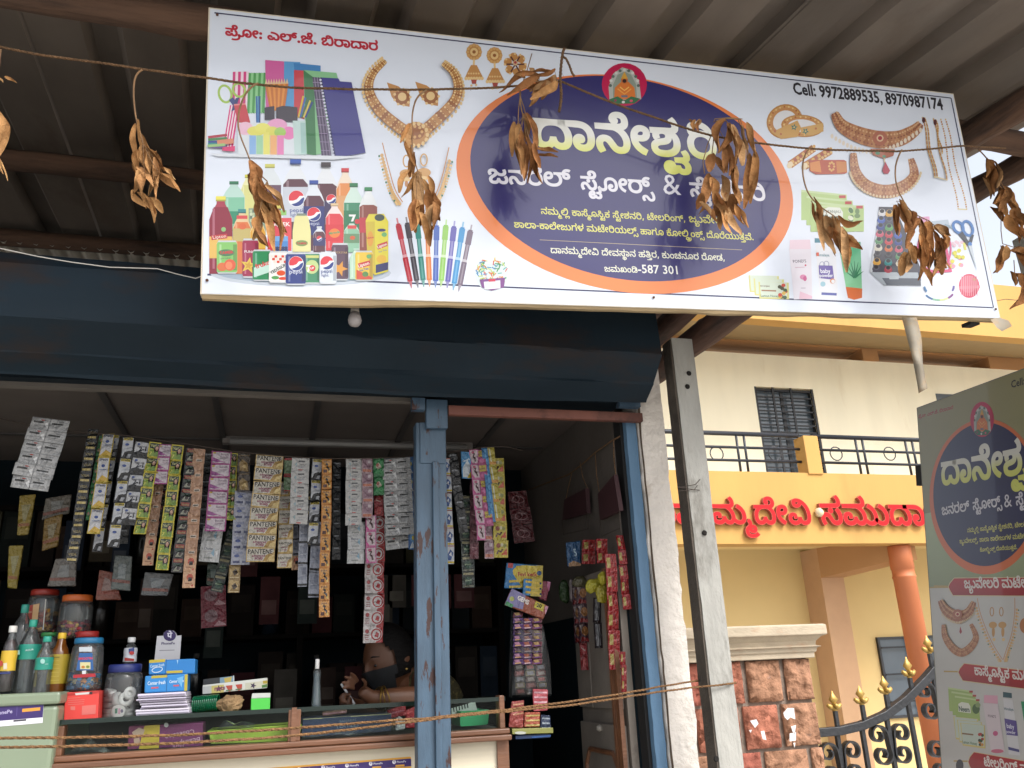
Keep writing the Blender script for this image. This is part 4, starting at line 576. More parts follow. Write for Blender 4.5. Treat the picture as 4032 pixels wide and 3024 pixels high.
for a, b in ((R(1.13, 2.60, .868), R(1.21, 2.63, .886)), (R(.40, 2.61, .83), R(.443, 2.64, .87))):
    m = MB(); m.bb(a, b); local(ki, 'hinge', m, blue)
m = MB(); m.bb(R(X0, 2.66, .872), R(.42, 2.69, .886)); local(ki, 'front_trim', m, pm('trim', '5c564f', rough=.7))
tl = thing('tube_light', 'unlit white tube light batten across the kiosk ceiling', 'lamp', W(1250, 1757, 3.5))
a, b = W(875, 1742, 3.5), W(1640, 1760, 3.5)
m = MB(); m.bb((a.x, 3.5, a.z), (b.x+.25, 3.54, a.z+.03)); local(tl, 'batten_body', m, pm('lampwhite', '77716c', rough=.5))
m = MB(); m.tube([(a.x+.03, 3.485, a.z+.004), (b.x+.22, 3.485, a.z+.004)], .012, 12); local(tl, 'tube', m, pm('tubeglass', '8a8885', rough=.3), True)
lb = thing('light_bulb', 'small white unlit bulb hanging under the big shop sign', 'bulb', W(1397, 1180, 2.17)); lb_p = W(1397, 1255, 2.17); s_ = mpp(lb_p)
m = MB(); m.lathe([(.0, .1), (14*s_, .1), (15*s_, .06), (14*s_, .058), (15*s_, .038), (17*s_, .02), (18*s_, .018)], lb_p+Vector((0, 0, .003)), 16); local(lb, 'holder', m, pm('holder', '8f897f', rough=.5), True)
m = MB(); m.lathe([(17*s_, .018), (24*s_, .006), (27*s_, -.004), (25*s_, -.013), (18*s_, -.020), (8*s_, -.0235), (.0005, -.024)], lb_p, 18); local(lb, 'globe', m, pm('globe', '8c8684', rough=.35), True)
# ---------------------------------------------------------------- yellow hall behind
YB = 9.0; YWL = 10.2
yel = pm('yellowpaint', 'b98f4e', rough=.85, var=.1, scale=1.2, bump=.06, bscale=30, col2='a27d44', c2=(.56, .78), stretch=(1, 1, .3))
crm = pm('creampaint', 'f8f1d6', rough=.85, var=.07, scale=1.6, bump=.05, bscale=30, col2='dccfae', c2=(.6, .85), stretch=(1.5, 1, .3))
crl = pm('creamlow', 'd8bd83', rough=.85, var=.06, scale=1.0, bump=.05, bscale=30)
brn = pm('brownpaint', 'b08457', rough=.85, var=.06, scale=1.0)
bl = thing('community_hall', 'cream and yellow two storey hall with red lettering on its balcony beam', 'building', (6, YB, 0))
BX0, BX1 = 2.0, 13.5
zt = W(3000, 1858, YB).z; zb = W(3000, 2141, YB).z
m = MB(); m.bb((BX0, YB, zb), (BX1, YB+.25, zt)); local(bl, 'balcony_beam', m, yel)
m = MB(); m.bb((BX0, YB+.25, zb+.1), (BX1, YWL, zb+.25)); local(bl, 'balcony_slab', m, crl)
zw = W(3200, 1408, YWL).z; zs = W(3000, 1345, YWL-.05).z
xs0, xs1 = W(3392, 1400, YWL).x, W(3452, 1400, YWL).x
wx0, wx1 = W(2980, 1600, YWL).x, W(3212, 1600, YWL).x; wz1 = W(3090, 1527, YWL).z; wz0 = zb+.35
m = MB()
m.bb((BX0, YWL, zb+.25), (wx0, YWL+.25, zw)); m.bb((wx0, YWL, wz1), (wx1, YWL+.25, zw)); m.bb((wx1, YWL, zb+.25), (BX1, YWL+.25, zw)); m.bb((wx0, YWL, zb+.25), (wx1, YWL+.25, wz0))
local(bl, 'upper_wall', m, crm)
m = MB(); m.bb((BX0, YWL+.3, zw-.3), (BX1, YWL+.4, zs-.06)); local(bl, 'vent_recess', m, pm('recess', '120f0d', rough=.9))  # near-black board paints in the shade of the vent slots
zf = W(3450, 1290, YB-.2).z; zft = W(3970, 1125, YB-.2).z
m = MB(); m.bb((BX0, YWL-.02, zs), (BX1, YWL+.9, zs+.5)); m.bb((xs0, YWL-.03, zw-.002), (xs1, YWL+.6, zs)); m.bb((BX1-2.6, YWL-.03, zw-.002), (BX1, YWL+.6, zs)); local(bl, 'lintel', m, brn)
m = MB(); m.bb((BX0, YB-.2, zf), (BX1, YB+.0, zft)); local(bl, 'parapet', m, yel)
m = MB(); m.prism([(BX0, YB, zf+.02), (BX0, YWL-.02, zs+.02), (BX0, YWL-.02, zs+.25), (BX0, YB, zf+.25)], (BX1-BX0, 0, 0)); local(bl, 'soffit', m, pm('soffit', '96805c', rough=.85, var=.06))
def grille(parent, x0, x1, z0, z1, y, nh, vs, name='window'):
    fr = MB(); t = .035
    for a, b in (((x0, z0), (x1, z0+t)), ((x0, z1-t), (x1, z1)), ((x0, z0+t), (x0+t, z1-t)), ((x1-t, z0+t), (x1, z1-t))): fr.bb((a[0], y+.08, a[1]), (b[0], y+.13, b[1]))
    fr.bb(((x0+x1)/2-.025, y+.085, z0+t), ((x0+x1)/2+.025, y+.125, z1-t))
    w = local(parent, name, fr, pm('windowframe', '2a2c30', rough=.5))
    def sub(nm, mb, mat):
        o = mb.build(nm, mat); o.data.transform(Matrix.Translation(-Vector(parent.location))); o.parent = w
    g = MB(); g.bb((x0+t, y+.10, z0+t), (x1-t, y+.108, z1-t)); sub('pane', g, pm('pane', '59636b', rough=.18, var=.2, scale=1.5))
    g = MB()
    for i in range(nh): z = z0+(i+.6)*(z1-z0)/nh; g.bb((x0, y+.02, z-.011), (x1, y+.035, z+.011))
    for v in vs: x = x0+(x1-x0)*v; g.bb((x-.016, y+.005, z0), (x+.016, y+.02, z1))
    sub('grille', g, pm('grille', '191b20', rough=.5))
grille(bl, wx0, wx1, wz0, wz1, YWL, 20, (.02, .31, .62, .98))
a, b = W(3684, 1555, YWL), W(3800, 1600, YWL)
m = MB(); m.bb((a.x, YWL-.01, a.z-.8), (a.x+.9, YWL+.02, a.z+.02)); local(bl, 'side_window', m, MATS['pane'])
# balcony railing
rl = MB(); zr = [W(2900, 1706, YB+.08).z, W(2900, 1760, YB+.08).z, W(2900, 1811, YB+.08).z]
p0, p1 = W(3143, 1720, YB+.08).x, W(3200, 1720, YB+.08).x
rail = pm('railblack', '23262d', rough=.45)
for xa, xb_ in ((BX0, p0), (p1, BX1)):
    for z, r in zip(zr, (.03, .018, .018)): rl.tube([(xa, YB+.1, z), (xb_, YB+.1, z)], r, 8)
for u in (2910, 2940, 3380, 3407, 3576, 3603, 3790, 3815): x = W(u, 1780, YB+.08).x; rl.tube([(x, YB+.1, zt), (x, YB+.1, zr[0])], .016, 8)
for u in (2825, 3054, 3296, 3507): c = W(u, 1785, YB+.08); rl.tube([(c.x+.09*math.cos(a/14*6.283), YB+.1, c.z+.09*math.sin(a/14*6.283)) for a in range(14)], .008, 6, closed=True)
local(bl, 'railing', rl, rail, True)
m = MB(); m.bb((p0, YB-.02, zt-.02), (p1, YB+.2, W(3170, 1716, YB).z)); soften(local(bl, 'railing_post', m, yel), .01)
# red letters
redl = pm('redletter', 'b5161c', rough=.6, spec=.2, var=.1, scale=5); edge = pm('letteredge', 'a85a48', rough=.6)
z3c = zm(2500, 1200, .6027)
for key, a, b, gs in (('hall', (113, 1426), (1155, 1434), [(0, 2), (2, 3), (3, 5), (5, 7), (7, 8)]), ('hall2', (1215, 1434), (2152, 1442), [(0, 1), (1, 3), (3, 5), (5, 6)])):
    A, B = W(*z3c(*a), YB-.03), W(*z3c(*b), YB-.03); w, seq = LINES[key]; k = (B.x-A.x)/w
    for i0, i1 in gs:
        m = MB()
        for i in range(i0, i1):
            gi, gx = seq[2*i], seq[2*i+1]
            cs, V, T = glyph(gi, 22); n = len(m.v)
            m.v += [Vector((A.x+(x+gx)*k, YB-.055, A.z+(B.z-A.z)*(x+gx)/w+y*k)) for x, y in V]
            m.f += [tuple(n+q for q in t) for t in T]; m.c += [None]*len(T)
        if not m.v: continue
        l = local(bl, 'letter', m, redl)
        m2 = MB()
        for i in range(i0, i1):
            gi, gx = seq[2*i], seq[2*i+1]
            cs, V, T = glyph(gi, 29)
            for c in cs:
                A2 = [Vector((A.x+(x+gx)*k, YB-.0545, A.z+(B.z-A.z)*(x+gx)/w+y*k)) for x, y in c]; A2.append(A2[0])
                m2.strip(A2, [p+Vector((0, .06, 0)) for p in A2])
            n = len(m2.v); m2.v += [Vector((A.x+(x+gx)*k, YB-.0546, A.z+(B.z-A.z)*(x+gx)/w+y*k)) for x, y in V]
            m2.f += [tuple(n+q for q in t) for t in T]; m2.c += [None]*len(T)
        e = m2.build('letter_edge', edge); e.data.transform(Matrix.Translation(-Vector(bl.location))); e.parent = l
m = MB(); c = W(3225, 2018, YB-.05); m.lathe([(.001, -.05), (.05, -.03), (.06, .01), (.03, .05), (.001, .06)], c, 14, Matrix.Rotation(rad(90), 3, 'Y')); local(bl, 'beam_lamp', m, pm('beamlamp', 'd8c9a5', rough=.3), True)
# lower storey
YL = 10.5
m = MB(); m.bb((BX0, YL, 0), (BX1, YL+.25, zb+.3)); local(bl, 'lower_wall', m, crl)
pa, pb_ = W(3260, 2500, YL-.35), W(3350, 2500, YL-.35)
m = MB(); m.bb((pa.x, YL-.4, 0), (pb_.x, YL, zb+.1)); local(bl, 'pilaster', m, pm('pilaster', 'c09a76', rough=.85, var=.05))
cx_, cy_ = W(3622, 2596, YB+.22).x, YB+.22
m = MB(); m.prism([(pa.x, YL-.4, zb-.3), (pb_.x, YL-.4, zb-.3), (pb_.x, YL-.4, zb+.1), (pa.x, YL-.4, zb+.1)], (cx_-pa.x-.1, cy_-YL+.4, .12)); local(bl, 'cross_beam', m, MATS['brownpaint'])
orange = pm('orangepaint', 'b4683e', rough=.6, var=.1, scale=2)
m = MB(); r = .135; m.lathe([(r, 0), (r, zb-.42), (r+.008, zb-.405), (r+.008, zb-.385), (r, zb-.38), (r, zb-.30), (r+.008, zb-.295), (r+.008, zb-.02), (r, zb)], (cx_, cy_, 0), 36); local(bl, 'column', m, orange, True)
a, b = W(3446, 2510, YL), W(3760, 2812, YL)
grille(bl, a.x, b.x+.5, b.z, a.z, YL-.12, 3, (.33, .66))
# ---------------------------------------------------------------- stone gatepost
YP = 4.6
gp = thing('stone_gatepost', 'gatepost of rough red stone blocks under a moulded cream capital', 'gatepost', (W(3000, 2700, YP).x, YP, 0))
xl, xr = W(2690, 2700, YP).x, W(3203, 2700, YP).x
zc = [W(3000, y, YP).z for y in (2598, 2770, 2958)]; hc = zc[0]-zc[1]
m = MB(); m.bb((xl, YP+.02, 0), (xr-.012, YP+1.0, zc[0])); local(gp, 'core', m, pm('mortar', '85766a', rough=1, var=.3, scale=18, bump=.4))
sm = pm('redstone', 'ffffff', rough=1, spec=.1, var=.4, scale=14, bump=1, bscale=28, attr=True, col2='8d7468', c2=(.62, .75))
joint = {0: (2770, 2938, 3090), 1: (2720, 2905, 3058), 2: (2800, 2970, 3150)}
for r in range(9):
    zt_ = zc[0]-r*hc*1.03-.004; zb_ = zt_-hc+.012; js = [xl]+[W(u, 2700, YP).x+(.0 if r < 3 else random.uniform(-.04, .04)) for u in joint[r % 3]]+[xr]
    for i in range(len(js)-1):
        x0, x1 = js[i]+.016, js[i+1]-.016
        if i == len(js)-2: x1 = xr-.002
        m = MB(); rows = []; n = 17; sd = random.random()*50
        for j in range(n):
            v = j/(n-1); row = []
            for q in range(n):
                u = q/(n-1); e = min(u, 1-u, v, 1-v); x = x0+(x1-x0)*u; z = zb_+(zt_-zb_)*v
                d = min(1, e*13)*(.008+.02*noise.noise((x*7, z*7, sd))+.018*noise.noise((x*19, z*19, sd))+.01*noise.noise((x*40, z*40, sd)))
                row.append((x+.006*noise.noise((z*20, sd, q)), YP+.004-d, z+.006*noise.noise((x*20, sd, j))))
            rows.append(row)
        m.cc = random.choice(('9c6552', '985c4e', 'a26f5c', '935f54', '9d765e')); m.grid(rows)
        m.bb((x0+.002, YP+.003, zb_), (x1-.002, YP+.05, zt_))
        local(gp, 'stone_block', m, sm, True)
cap = MB(); xm = (xl+xr)/2; hw = xr-xm; z0 = zc[0]
pr = [(0, 0), (.02, .0), (.02, .05), (.03, .052), (.035, .09), (.055, .1), (.03, .11), (.035, .15), (.06, .19), (.085, .205), (.085, .29), (.07, .30), (0, .30)]
k = (W(3100, 2462, YP).z-z0)/.30
base = len(cap.v)
for o, z in pr:
    for x, y in ((-hw-o, -.01-o), (hw+o, -.01-o), (hw+o, 1.02+o), (-hw-o, 1.02+o)): cap.v.append(Vector((xm+x, YP+y, z0+z*k)))
for i in range(len(pr)-1):
    for q in range(4): cap.face((base+4*i+q, base+4*i+(q+1) % 4, base+4*i+4+(q+1) % 4, base+4*i+4+q))
cap.face(tuple(base+4*(len(pr)-1)+q for q in range(4)))
soften(local(gp, 'capital', cap, pm('capital', 'b3a58f', rough=.85, var=.12, scale=7, bump=.2, bscale=30, col2='a98d74', c2=(.56, .72), stretch=(1, 1, 2.5))), .006)
zs4 = zm(2700, 2100, .5571)
for P in (((690, 1270), (720, 1235), (765, 1235), (775, 1315), (740, 1300), (720, 1320), (700, 1300)), ((745, 1365), (780, 1355), (770, 1420), (755, 1400)), ((735, 1415), (780, 1405), (778, 1465), (735, 1470)), ((455, 1325), (500, 1315), (515, 1345), (490, 1375)), ((530, 1400), (555, 1395), (570, 1460), (545, 1455)), ((760, 1480), (775, 1480), (770, 1515)), ((448, 1392), (468, 1388), (460, 1410))):
    m = MB(); m.prism([W(*zs4(*p), YP-.055) for p in P], (0, .002, 0)); local(gp, 'paper_scrap', m, pm('paperscrap', 'dcd8d6', rough=.9))
# ---------------------------------------------------------------- iron gate
YG = 4.75
gt = thing('iron_gate', 'black wrought iron gate with scrolls and gold spear tips beside the stone gatepost', 'gate', (W(3400, 2800, YG).x, YG, 0))
iron = pm('iron', '1d1f23', rough=.45, var=.3, scale=10, bump=.2)
top = [(3215, 2880), (3300, 2873), (3390, 2852), (3480, 2812), (3560, 2752), (3640, 2672), (3720, 2578), (3800, 2475), (3880, 2370), (3990, 2240)]
P = [W(x, y, YG) for x, y in top]; m = MB()
n = len(m.v); h = .035; d = .028
for i, p in enumerate(P):
    t = (P[min(i+1, len(P)-1)]-P[max(i-1, 0)]).normalized(); q = Vector((-t.z, 0, t.x))
    m.v += [p+q*h*.5+Vector((0, -d, 0)), p+q*h*.5+Vector((0, d, 0)), p-q*h*.9+Vector((0, d, 0)), p-q*h*.9+Vector((0, -d, 0))]
for i in range(len(P)-1):
    for q in range(4): m.face((n+4*i+q, n+4*i+(q+1) % 4, n+4*i+4+(q+1) % 4, n+4*i+4+q))
soften(local(gt, 'top_rail', m, iron), .004)
def ztop(x):
    for a, b in zip(P, P[1:]):
        if a.x <= x <= b.x: return a.z+(b.z-a.z)*(x-a.x)/(b.x-a.x)
    return P[0].z
bars = [(3305, 1), (3407, 0), (3512, 1), (3608, 0), (3730, 1), (3860, 0)]
for u, s in bars:
    x = W(u, 2950, YG).x; m = MB(); m.bb((x-.012, YG-.012, .15), (x+.012, YG+.012, ztop(x)-.02)); local(gt, 'bar', m, iron)
def spiral(cx, cz, r0, r1, a0, turns, sx):
    return [(cx+sx*(r0+(r1-r0)*t)*math.cos(a0+t*turns*6.283), YG, cz+(r0+(r1-r0)*t)*math.sin(a0+t*turns*6.283)) for t in [i/26 for i in range(27)]]
def flatbar(m, pts, w=.022, t=.005):
    n = len(m.v)
    for i, p in enumerate(pts):
        p = Vector(p); e = (Vector(pts[min(i+1, len(pts)-1)])-Vector(pts[max(i-1, 0)])).normalized(); q = Vector((-e.z, 0, e.x))*t
        m.v += [p+q+Vector((0, -w, 0)), p+q+Vector((0, w, 0)), p-q+Vector((0, w, 0)), p-q+Vector((0, -w, 0))]
    for i in range(len(pts)-1):
        for k in range(4): m.face((n+4*i+k, n+4*i+(k+1) % 4, n+4*i+4+(k+1) % 4, n+4*i+4+k))
for u, s in bars:
    if not s: continue
    x = W(u, 2950, YG).x; z = ztop(x)-.06
    while z > .3:
        for sx in (-1, 1):
            m = MB(); R1 = .062; cx0 = x+sx*(.012+R1); h2 = .11
            up_ = spiral(cx0+sx*.01, z-R1, R1, .018, math.pi, -1.15, sx); dn = spiral(cx0, z-R1-h2, R1, .018, math.pi, 1.15, sx)
            flatbar(m, list(reversed(up_))+[(x+sx*.018, YG, z-R1-h2*.5)]+dn); local(gt, 'scroll', m, iron)
        z -= .345
gold = pm('gold', 'b3924e', rough=.4, metal=.55, var=.15, scale=20)
for u, vt, vb in ((3278, 2718, 2800), (3384, 2698, 2776), (3478, 2660, 2735), (3572, 2584, 2670), (3650, 2500, 2574)):
    a, b = W(u, vt, YG), W(u+10, vb, YG); L = a.z-b.z; x = b.x; m = MB()
    m.bb((x-.011, YG-.011, ztop(x)), (x+.011, YG+.011, b.z)); local(gt, 'spear_rod', m, iron)
    m = MB(); c = Vector((x, YG, b.z))
    m.lathe([(.012, 0), (.02, .03*L), (.012, .07*L), (.015, .12*L), (.012, .3*L), (.016, .4*L), (.034, .56*L), (.02, .72*L), (.006, .9*L), (.001, L)], c, 8, sy=.6)
    for sx in (-1, 1): m.tube([c+Vector((0, 0, .12*L)), c+Vector((sx*.028, 0, .2*L)), c+Vector((sx*.046, 0, .3*L)), c+Vector((sx*.05, 0, .24*L))], [.012, .016, .012, .006], 7)
    m.tube([c+Vector((0, -.012, .15*L)), c+Vector((0, -.02, .27*L)), c+Vector((0, -.012, .36*L))], [.012, .017, .008], 7)
    local(gt, 'spear_tip', m, gold, True)
# ================================================================ BIG SHOP SIGN
SB = R(-.22246435, 2.1, .95926582); SU = (R(2.31573089, 2.07710437, 1.06344635)-SB); SW = SU.length; SU.normalize()
SV = R(-.25791036, 2.0289585, 1.80723952)-SB; SH = SV.length; SV.normalize(); SN = SU.cross(SV)
def plane_uv(o, u, v):
    n = u.cross(v); E0 = Vector((0, 0, EYE))
    def cv(px, py):
        d = dirn(px, py); t = (o-E0).dot(n)/d.dot(n); p = E0+d*t-o
        return (p.dot(u), p.dot(v))
    return cv
suv = plane_uv(SB, SU, SV)
def chain(z, c): return lambda x, y: c(*z(x, y))
Z1 = zm(780, 0, .7597); Z2 = zm(1780, 100, .6629); Z3 = zm(2900, 200, .7233); Z4 = zm(850, 550, .3616)
vinyl = pm('vinyl', 'ffffff', rough=.3, var=.07, scale=3, bump=.08, bscale=6, attr=True, coat=.25, spec=.4, stretch=(.4, 1, 2.5))
def strcol(h): return h
GOLD, GD, GL, RUBY = 'c08a4e', '9a5f30', 'e6c48a', 'a8303c'
def ball(x, y, r, rot=-18):
    c, s = math.cos(rad(rot)), math.sin(rad(rot))
    def q(pts): return [(x+(a*c-b*s)*r, y+(a*s+b*c)*r) for a, b in pts]
    up = [(math.cos(rad(a)), -math.sin(rad(a))) for a in range(0, 181, 15)]
    lo = [(math.cos(rad(a)), math.sin(rad(a))) for a in range(0, 181, 15)]
    return [('e', x, y, r*1.08, r*1.08, 'eef0f4'), ('p', q([(a, b-.05) for a, b in up]+[(-.5, .12), (0, .1), (.5, -.2)]), 'd8343f'), ('p', q(lo[::-1][::-1]+[(-.5, .42), (0, .38), (.5, .1)]) if False else q([(.98, .12)]+lo[1:-1]+[(-.85, .5), (-.3, .52), (.2, .42), (.6, .2)]), '2b3d86')]
def bottle(cx, top, bot, w, cap, liq, label=None, fill=.3, clear_='dfe8ec', l0=.52, l1=.85):
    H = bot-top; h = w/2; nk = w*.17; o = []
    o.append(('p', [(cx-nk, top+H*.06), (cx+nk, top+H*.06), (cx+nk*1.1, top+H*.1), (cx+h*.75, top+H*.2), (cx+h, top+H*.3), (cx+h, bot), (cx-h, bot), (cx-h, top+H*.3), (cx-h*.75, top+H*.2), (cx-nk*1.1, top+H*.1)], clear_))
    y = top+H*fill
    if fill < .3: o.append(('p', [(cx-h*.6, y), (cx+h*.6, y), (cx+h*.97, top+H*.31), (cx+h*.97, bot), (cx-h*.97, bot), (cx-h*.97, top+H*.31)], liq))
    else: o.append(('r', cx-h*.97, y, w*.97, bot-y, liq))
    o.append(('r', cx-h*.72, y+H*.02, w*.1, (bot-y)*.9, _mix(liq, 'ffffff', .3)))
    if label: o.append(('r', cx-h, top+H*l0, w, H*(l1-l0), label))
    o.append(('r', cx-nk*1.25, top, nk*2.5, H*.065, cap)); o.append(('r', cx-nk*1.25, top+H*.045, nk*2.5, H*.02, _mix(cap, '000000', .25)))
    return o
def _mix(a, b, t):
    A = [int(a[i:i+2], 16) for i in (0, 2, 4)]; B = [int(b[i:i+2], 16) for i in (0, 2, 4)]
    return ''.join('%02x' % int(x+(y-x)*t) for x, y in zip(A, B))
def can(cx, top, bot, w, col, rim='c9ced2'):
    h = w/2; H = bot-top
    return [('p', [(cx-h*.84, top), (cx+h*.84, top), (cx+h, top+H*.1), (cx+h, bot-H*.07), (cx+h*.85, bot), (cx-h*.85, bot), (cx-h, bot-H*.07), (cx-h, top+H*.1)], rim),
            ('p', [(cx-h*.9, top+H*.05), (cx+h*.9, top+H*.05), (cx+h, top+H*.11), (cx+h, bot-H*.08), (cx+h*.9, bot-H*.04), (cx-h*.9, bot-H*.04), (cx-h, bot-H*.08), (cx-h, top+H*.11)], col),
            ('r', cx-h*.74, top+H*.12, w*.1, H*.78, _mix(col, 'ffffff', .3)), ('r', cx+h*.6, top+H*.12, w*.18, H*.78, _mix(col, '000000', .2))]
def star(x, y, R1, col, rot=0, r=.42, n=5):
    return ('p', [(x+(R1 if k % 2 == 0 else R1*r)*math.sin(rad(180*k/n+rot)), y-(R1 if k % 2 == 0 else R1*r)*math.cos(rad(180*k/n+rot))) for k in range(2*n)], col)
def band(spine, w, cols, dots=None, fringe=0):
    """a jewelled collar: a thick curve, tapering to its ends, with rows of beads and a fringe"""
    o = []; m = len(spine)
    ws = [w*(.45+.55*math.sin(math.pi*i/(m-1))) for i in range(m)]
    A = []; B = []
    for i, p in enumerate(spine):
        a = spine[max(i-1, 0)]; b = spine[min(i+1, m-1)]; t = Vector((b[0]-a[0], b[1]-a[1])).normalized()
        A.append((p[0]-t.y*ws[i]/2, p[1]+t.x*ws[i]/2)); B.append((p[0]+t.y*ws[i]/2, p[1]-t.x*ws[i]/2))
    if fringe:
        for i in range(m):
            d = Vector((A[i][0]-B[i][0], A[i][1]-B[i][1])).normalized()*fringe*fringe_k
            for e in (0,): o.append(('e', A[i][0]+d.x*.6, A[i][1]+d.y*.6, abs(fringe)*.55, abs(fringe)*.75, GL))
    for i in range(m-1):
        o.append(('p', [A[i], A[i+1], B[i+1], B[i]], cols[i % len(cols)]))
    for row, (k, r, c) in enumerate(dots or ()):
        for i in range(m): o.append(('e', A[i][0]+(B[i][0]-A[i][0])*k, A[i][1]+(B[i][1]-A[i][1])*k, r, r, c))
    return o
fringe_k = 1
def curve(pts, n=40):                          # smooth path through points
    o = []; m = len(pts)
    for k in range(n):
        t = k/(n-1)*(m-1); i = min(int(t), m-2); f = t-i
        P = [pts[max(i-1, 0)], pts[i], pts[i+1], pts[min(i+2, m-1)]]
        o.append(tuple(.5*((2*P[1][c])+(-P[0][c]+P[2][c])*f+(2*P[0][c]-5*P[1][c]+4*P[2][c]-P[3][c])*f*f+(-P[0][c]+3*P[1][c]-3*P[2][c]+P[3][c])*f**3) for c in (0, 1)))
    return o
def sm_ell(cx, cy, rx, ry, n=10):
    return [(cx+rx*math.cos(k/n*6.283), cy+ry*math.sin(k/n*6.283)) for k in range(n)]
def deity(x, y, rx, ry):                       # a plain seated figure under an arch on a crimson oval
    o = [('e', x, y, rx, ry, 'c2184e'), ('p', [(x-.66*rx, y+.72*ry), (x-.7*rx, y+.1*ry), (x-.5*rx, y-.5*ry), (x-.1*rx, y-.8*ry), (x+.35*rx, y-.66*ry), (x+.66*rx, y-.1*ry), (x+.75*rx, y+.68*ry)], 'b3b7b0'),
         ('p', [(x-.5*rx, y+.6*ry), (x-.5*rx, y), (x-.3*rx, y-.45*ry), (x, y-.6*ry), (x+.3*rx, y-.45*ry), (x+.52*rx, y), (x+.55*rx, y+.6*ry)], '8d9a8c')]
    for k in range(11): a = math.pi*(k/10); o.append(('e', x-.62*rx*math.cos(a), y+.05*ry-.72*ry*math.sin(a), .07*rx, .07*ry, 'd5d6cf' if k % 2 else '59685f'))
    o += [('p', [(x-.46*rx, y+.68*ry), (x-.42*rx, y+.15*ry), (x-.15*rx, y-.12*ry), (x+.18*rx, y-.12*ry), (x+.44*rx, y+.15*ry), (x+.5*rx, y+.68*ry)], 'd9772f'),
          ('e', x, y-.2*ry, .15*rx, .18*ry, 'c46a34'), ('p', [(x-.15*rx, y-.27*ry), (x, y-.6*ry), (x+.15*rx, y-.27*ry)], 'd8a23c'), ('e', x, y-.16*ry, .09*rx, .09*ry, '3c2420'),
          ('l', [(x-.3*rx, y+.2*ry), (x, y+.45*ry), (x+.3*rx, y+.2*ry)], .06*rx, 'e9a14a'), ('l', [(x-.2*rx, y+.12*ry), (x, y+.28*ry), (x+.2*rx, y+.12*ry)], .05*rx, 'f0bf62'),
          ('p', [(x-.7*rx, y+.7*ry), (x-.3*rx, y+.55*ry), (x, y+.74*ry), (x+.3*rx, y+.55*ry), (x+.7*rx, y+.66*ry), (x+.45*rx, y+.88*ry), (x-.4*rx, y+.9*ry)], '2f6b46'),
          ('r', x-.14*rx, y+.5*ry, .28*rx, .1*ry, '6a6f7a'), ('e', x-.05*rx, y+.82*ry, .07*rx, .06*ry, 'd8d8d0'), ('e', x+.3*rx, y+.76*ry, .07*rx, .06*ry, 'd2506a'), ('e', x-.4*rx, y+.74*ry, .06*rx, .06*ry, '8a3b54')]
    return o
def neck_big():
    o = []
    S = curve([(968, 318), (905, 385), (885, 470), (935, 570), (1030, 655), (1105, 705)], 30)+curve([(1150, 700), (1215, 645), (1320, 540), (1345, 460), (1320, 385), (1268, 340)], 28)
    o += band(S, 62, (GOLD, GD, 'b57c42'), ((.2, 5, GL), (.5, 6, GD), (.5, 3, 'e0b878'), (.8, 5, GL)), 13)
    o += [('e', 1128, 700, 66, 62, GOLD), ('e', 1128, 690, 44, 40, GD)]+[('e', 1128+58*math.cos(k*.45), 705+58*math.sin(k*.45), 9, 11, GL) for k in range(14)]+[('e', 1128+30*math.cos(k*.9), 690+28*math.sin(k*.9), 8, 8, 'd8a868') for k in range(7)]
    for x, y in ((1048, 492), (1195, 488)):
        o += [('p', [(x-70, y-65), (x-10, y-45), (x+52, y+5), (x+48, y+62), (x-12, y+50), (x-45, y+10)], GOLD), ('e', x+10, y+10, 40, 40, GD), ('e', x+10, y+10, 22, 22, GL)]+[('e', x+10+42*math.cos(k*.7), y+12+42*math.sin(k*.7), 7, 7, GL) for k in range(9)]
    return o
def neck_v(P, Q, sc=1, dot='3f7a58'):
    o = []
    for S in (P, Q):
        C = curve(S, 24); o.append(('l', C, 5*sc, 'c98f5a'))
        for i, (x, y) in enumerate(C):
            if i > 3:
                sg = -1 if S is P else 1
                o += [('e', x+sg*16*sc, y+10*sc, 9*sc, 10*sc, 'd9b078'), ('e', x+sg*30*sc, y+14*sc, 5*sc, 6*sc, GL if i % 4 else dot)]
    return o
def jhumka(x, y, x2, y2):
    return [('e', x, y, 40, 42, GOLD)]+[('e', x+34*math.cos(k*.52), y+36*math.sin(k*.52), 8, 8, 'd5a86a') for k in range(12)]+[('e', x, y, 20, 21, GL), ('e', x, y, 9, 9, GD), ('l', [(x, y+38), (x2, y2-50)], 10, GL),
            ('p', [(x2-14, y2-58), (x2+16, y2-58), (x2+34, y2-22), (x2+50, y2+8), (x2-46, y2+8), (x2-32, y2-22)], GOLD)]+[('e', x2-40+k*14, y2+12, 8, 9, GL) for k in range(7)]+[('e', x2-26+k*13, y2-14, 5, 5, 'e2bb80') for k in range(5)]+[('p', [(x2-14, y2+18), (x2+16, y2+18), (x2+12, y2+40), (x2-8, y2+40)], 'a4463c'), ('e', x2-12, y2+48, 6, 6, GL), ('e', x2+12, y2+46, 6, 6, GL)]
def choker(P, w, pend=None):
    o = band(curve(P, 34), w, ('b9805a', 'a8704c', 'c08c62'), ((.2, w*.055, 'd9ae84'), (.42, w*.05, '8f5442'), (.62, w*.05, 'd2a27a'), (.82, w*.05, '95584a')), -w*.1)
    if pend: o += [('e', pend[0], pend[1], w*.42, w*.42, 'b06a52'), ('e', pend[0], pend[1], w*.2, w*.2, 'e0bf9a'), ('e', pend[0], pend[1], w*.12, w*.12, RUBY)]
    return o
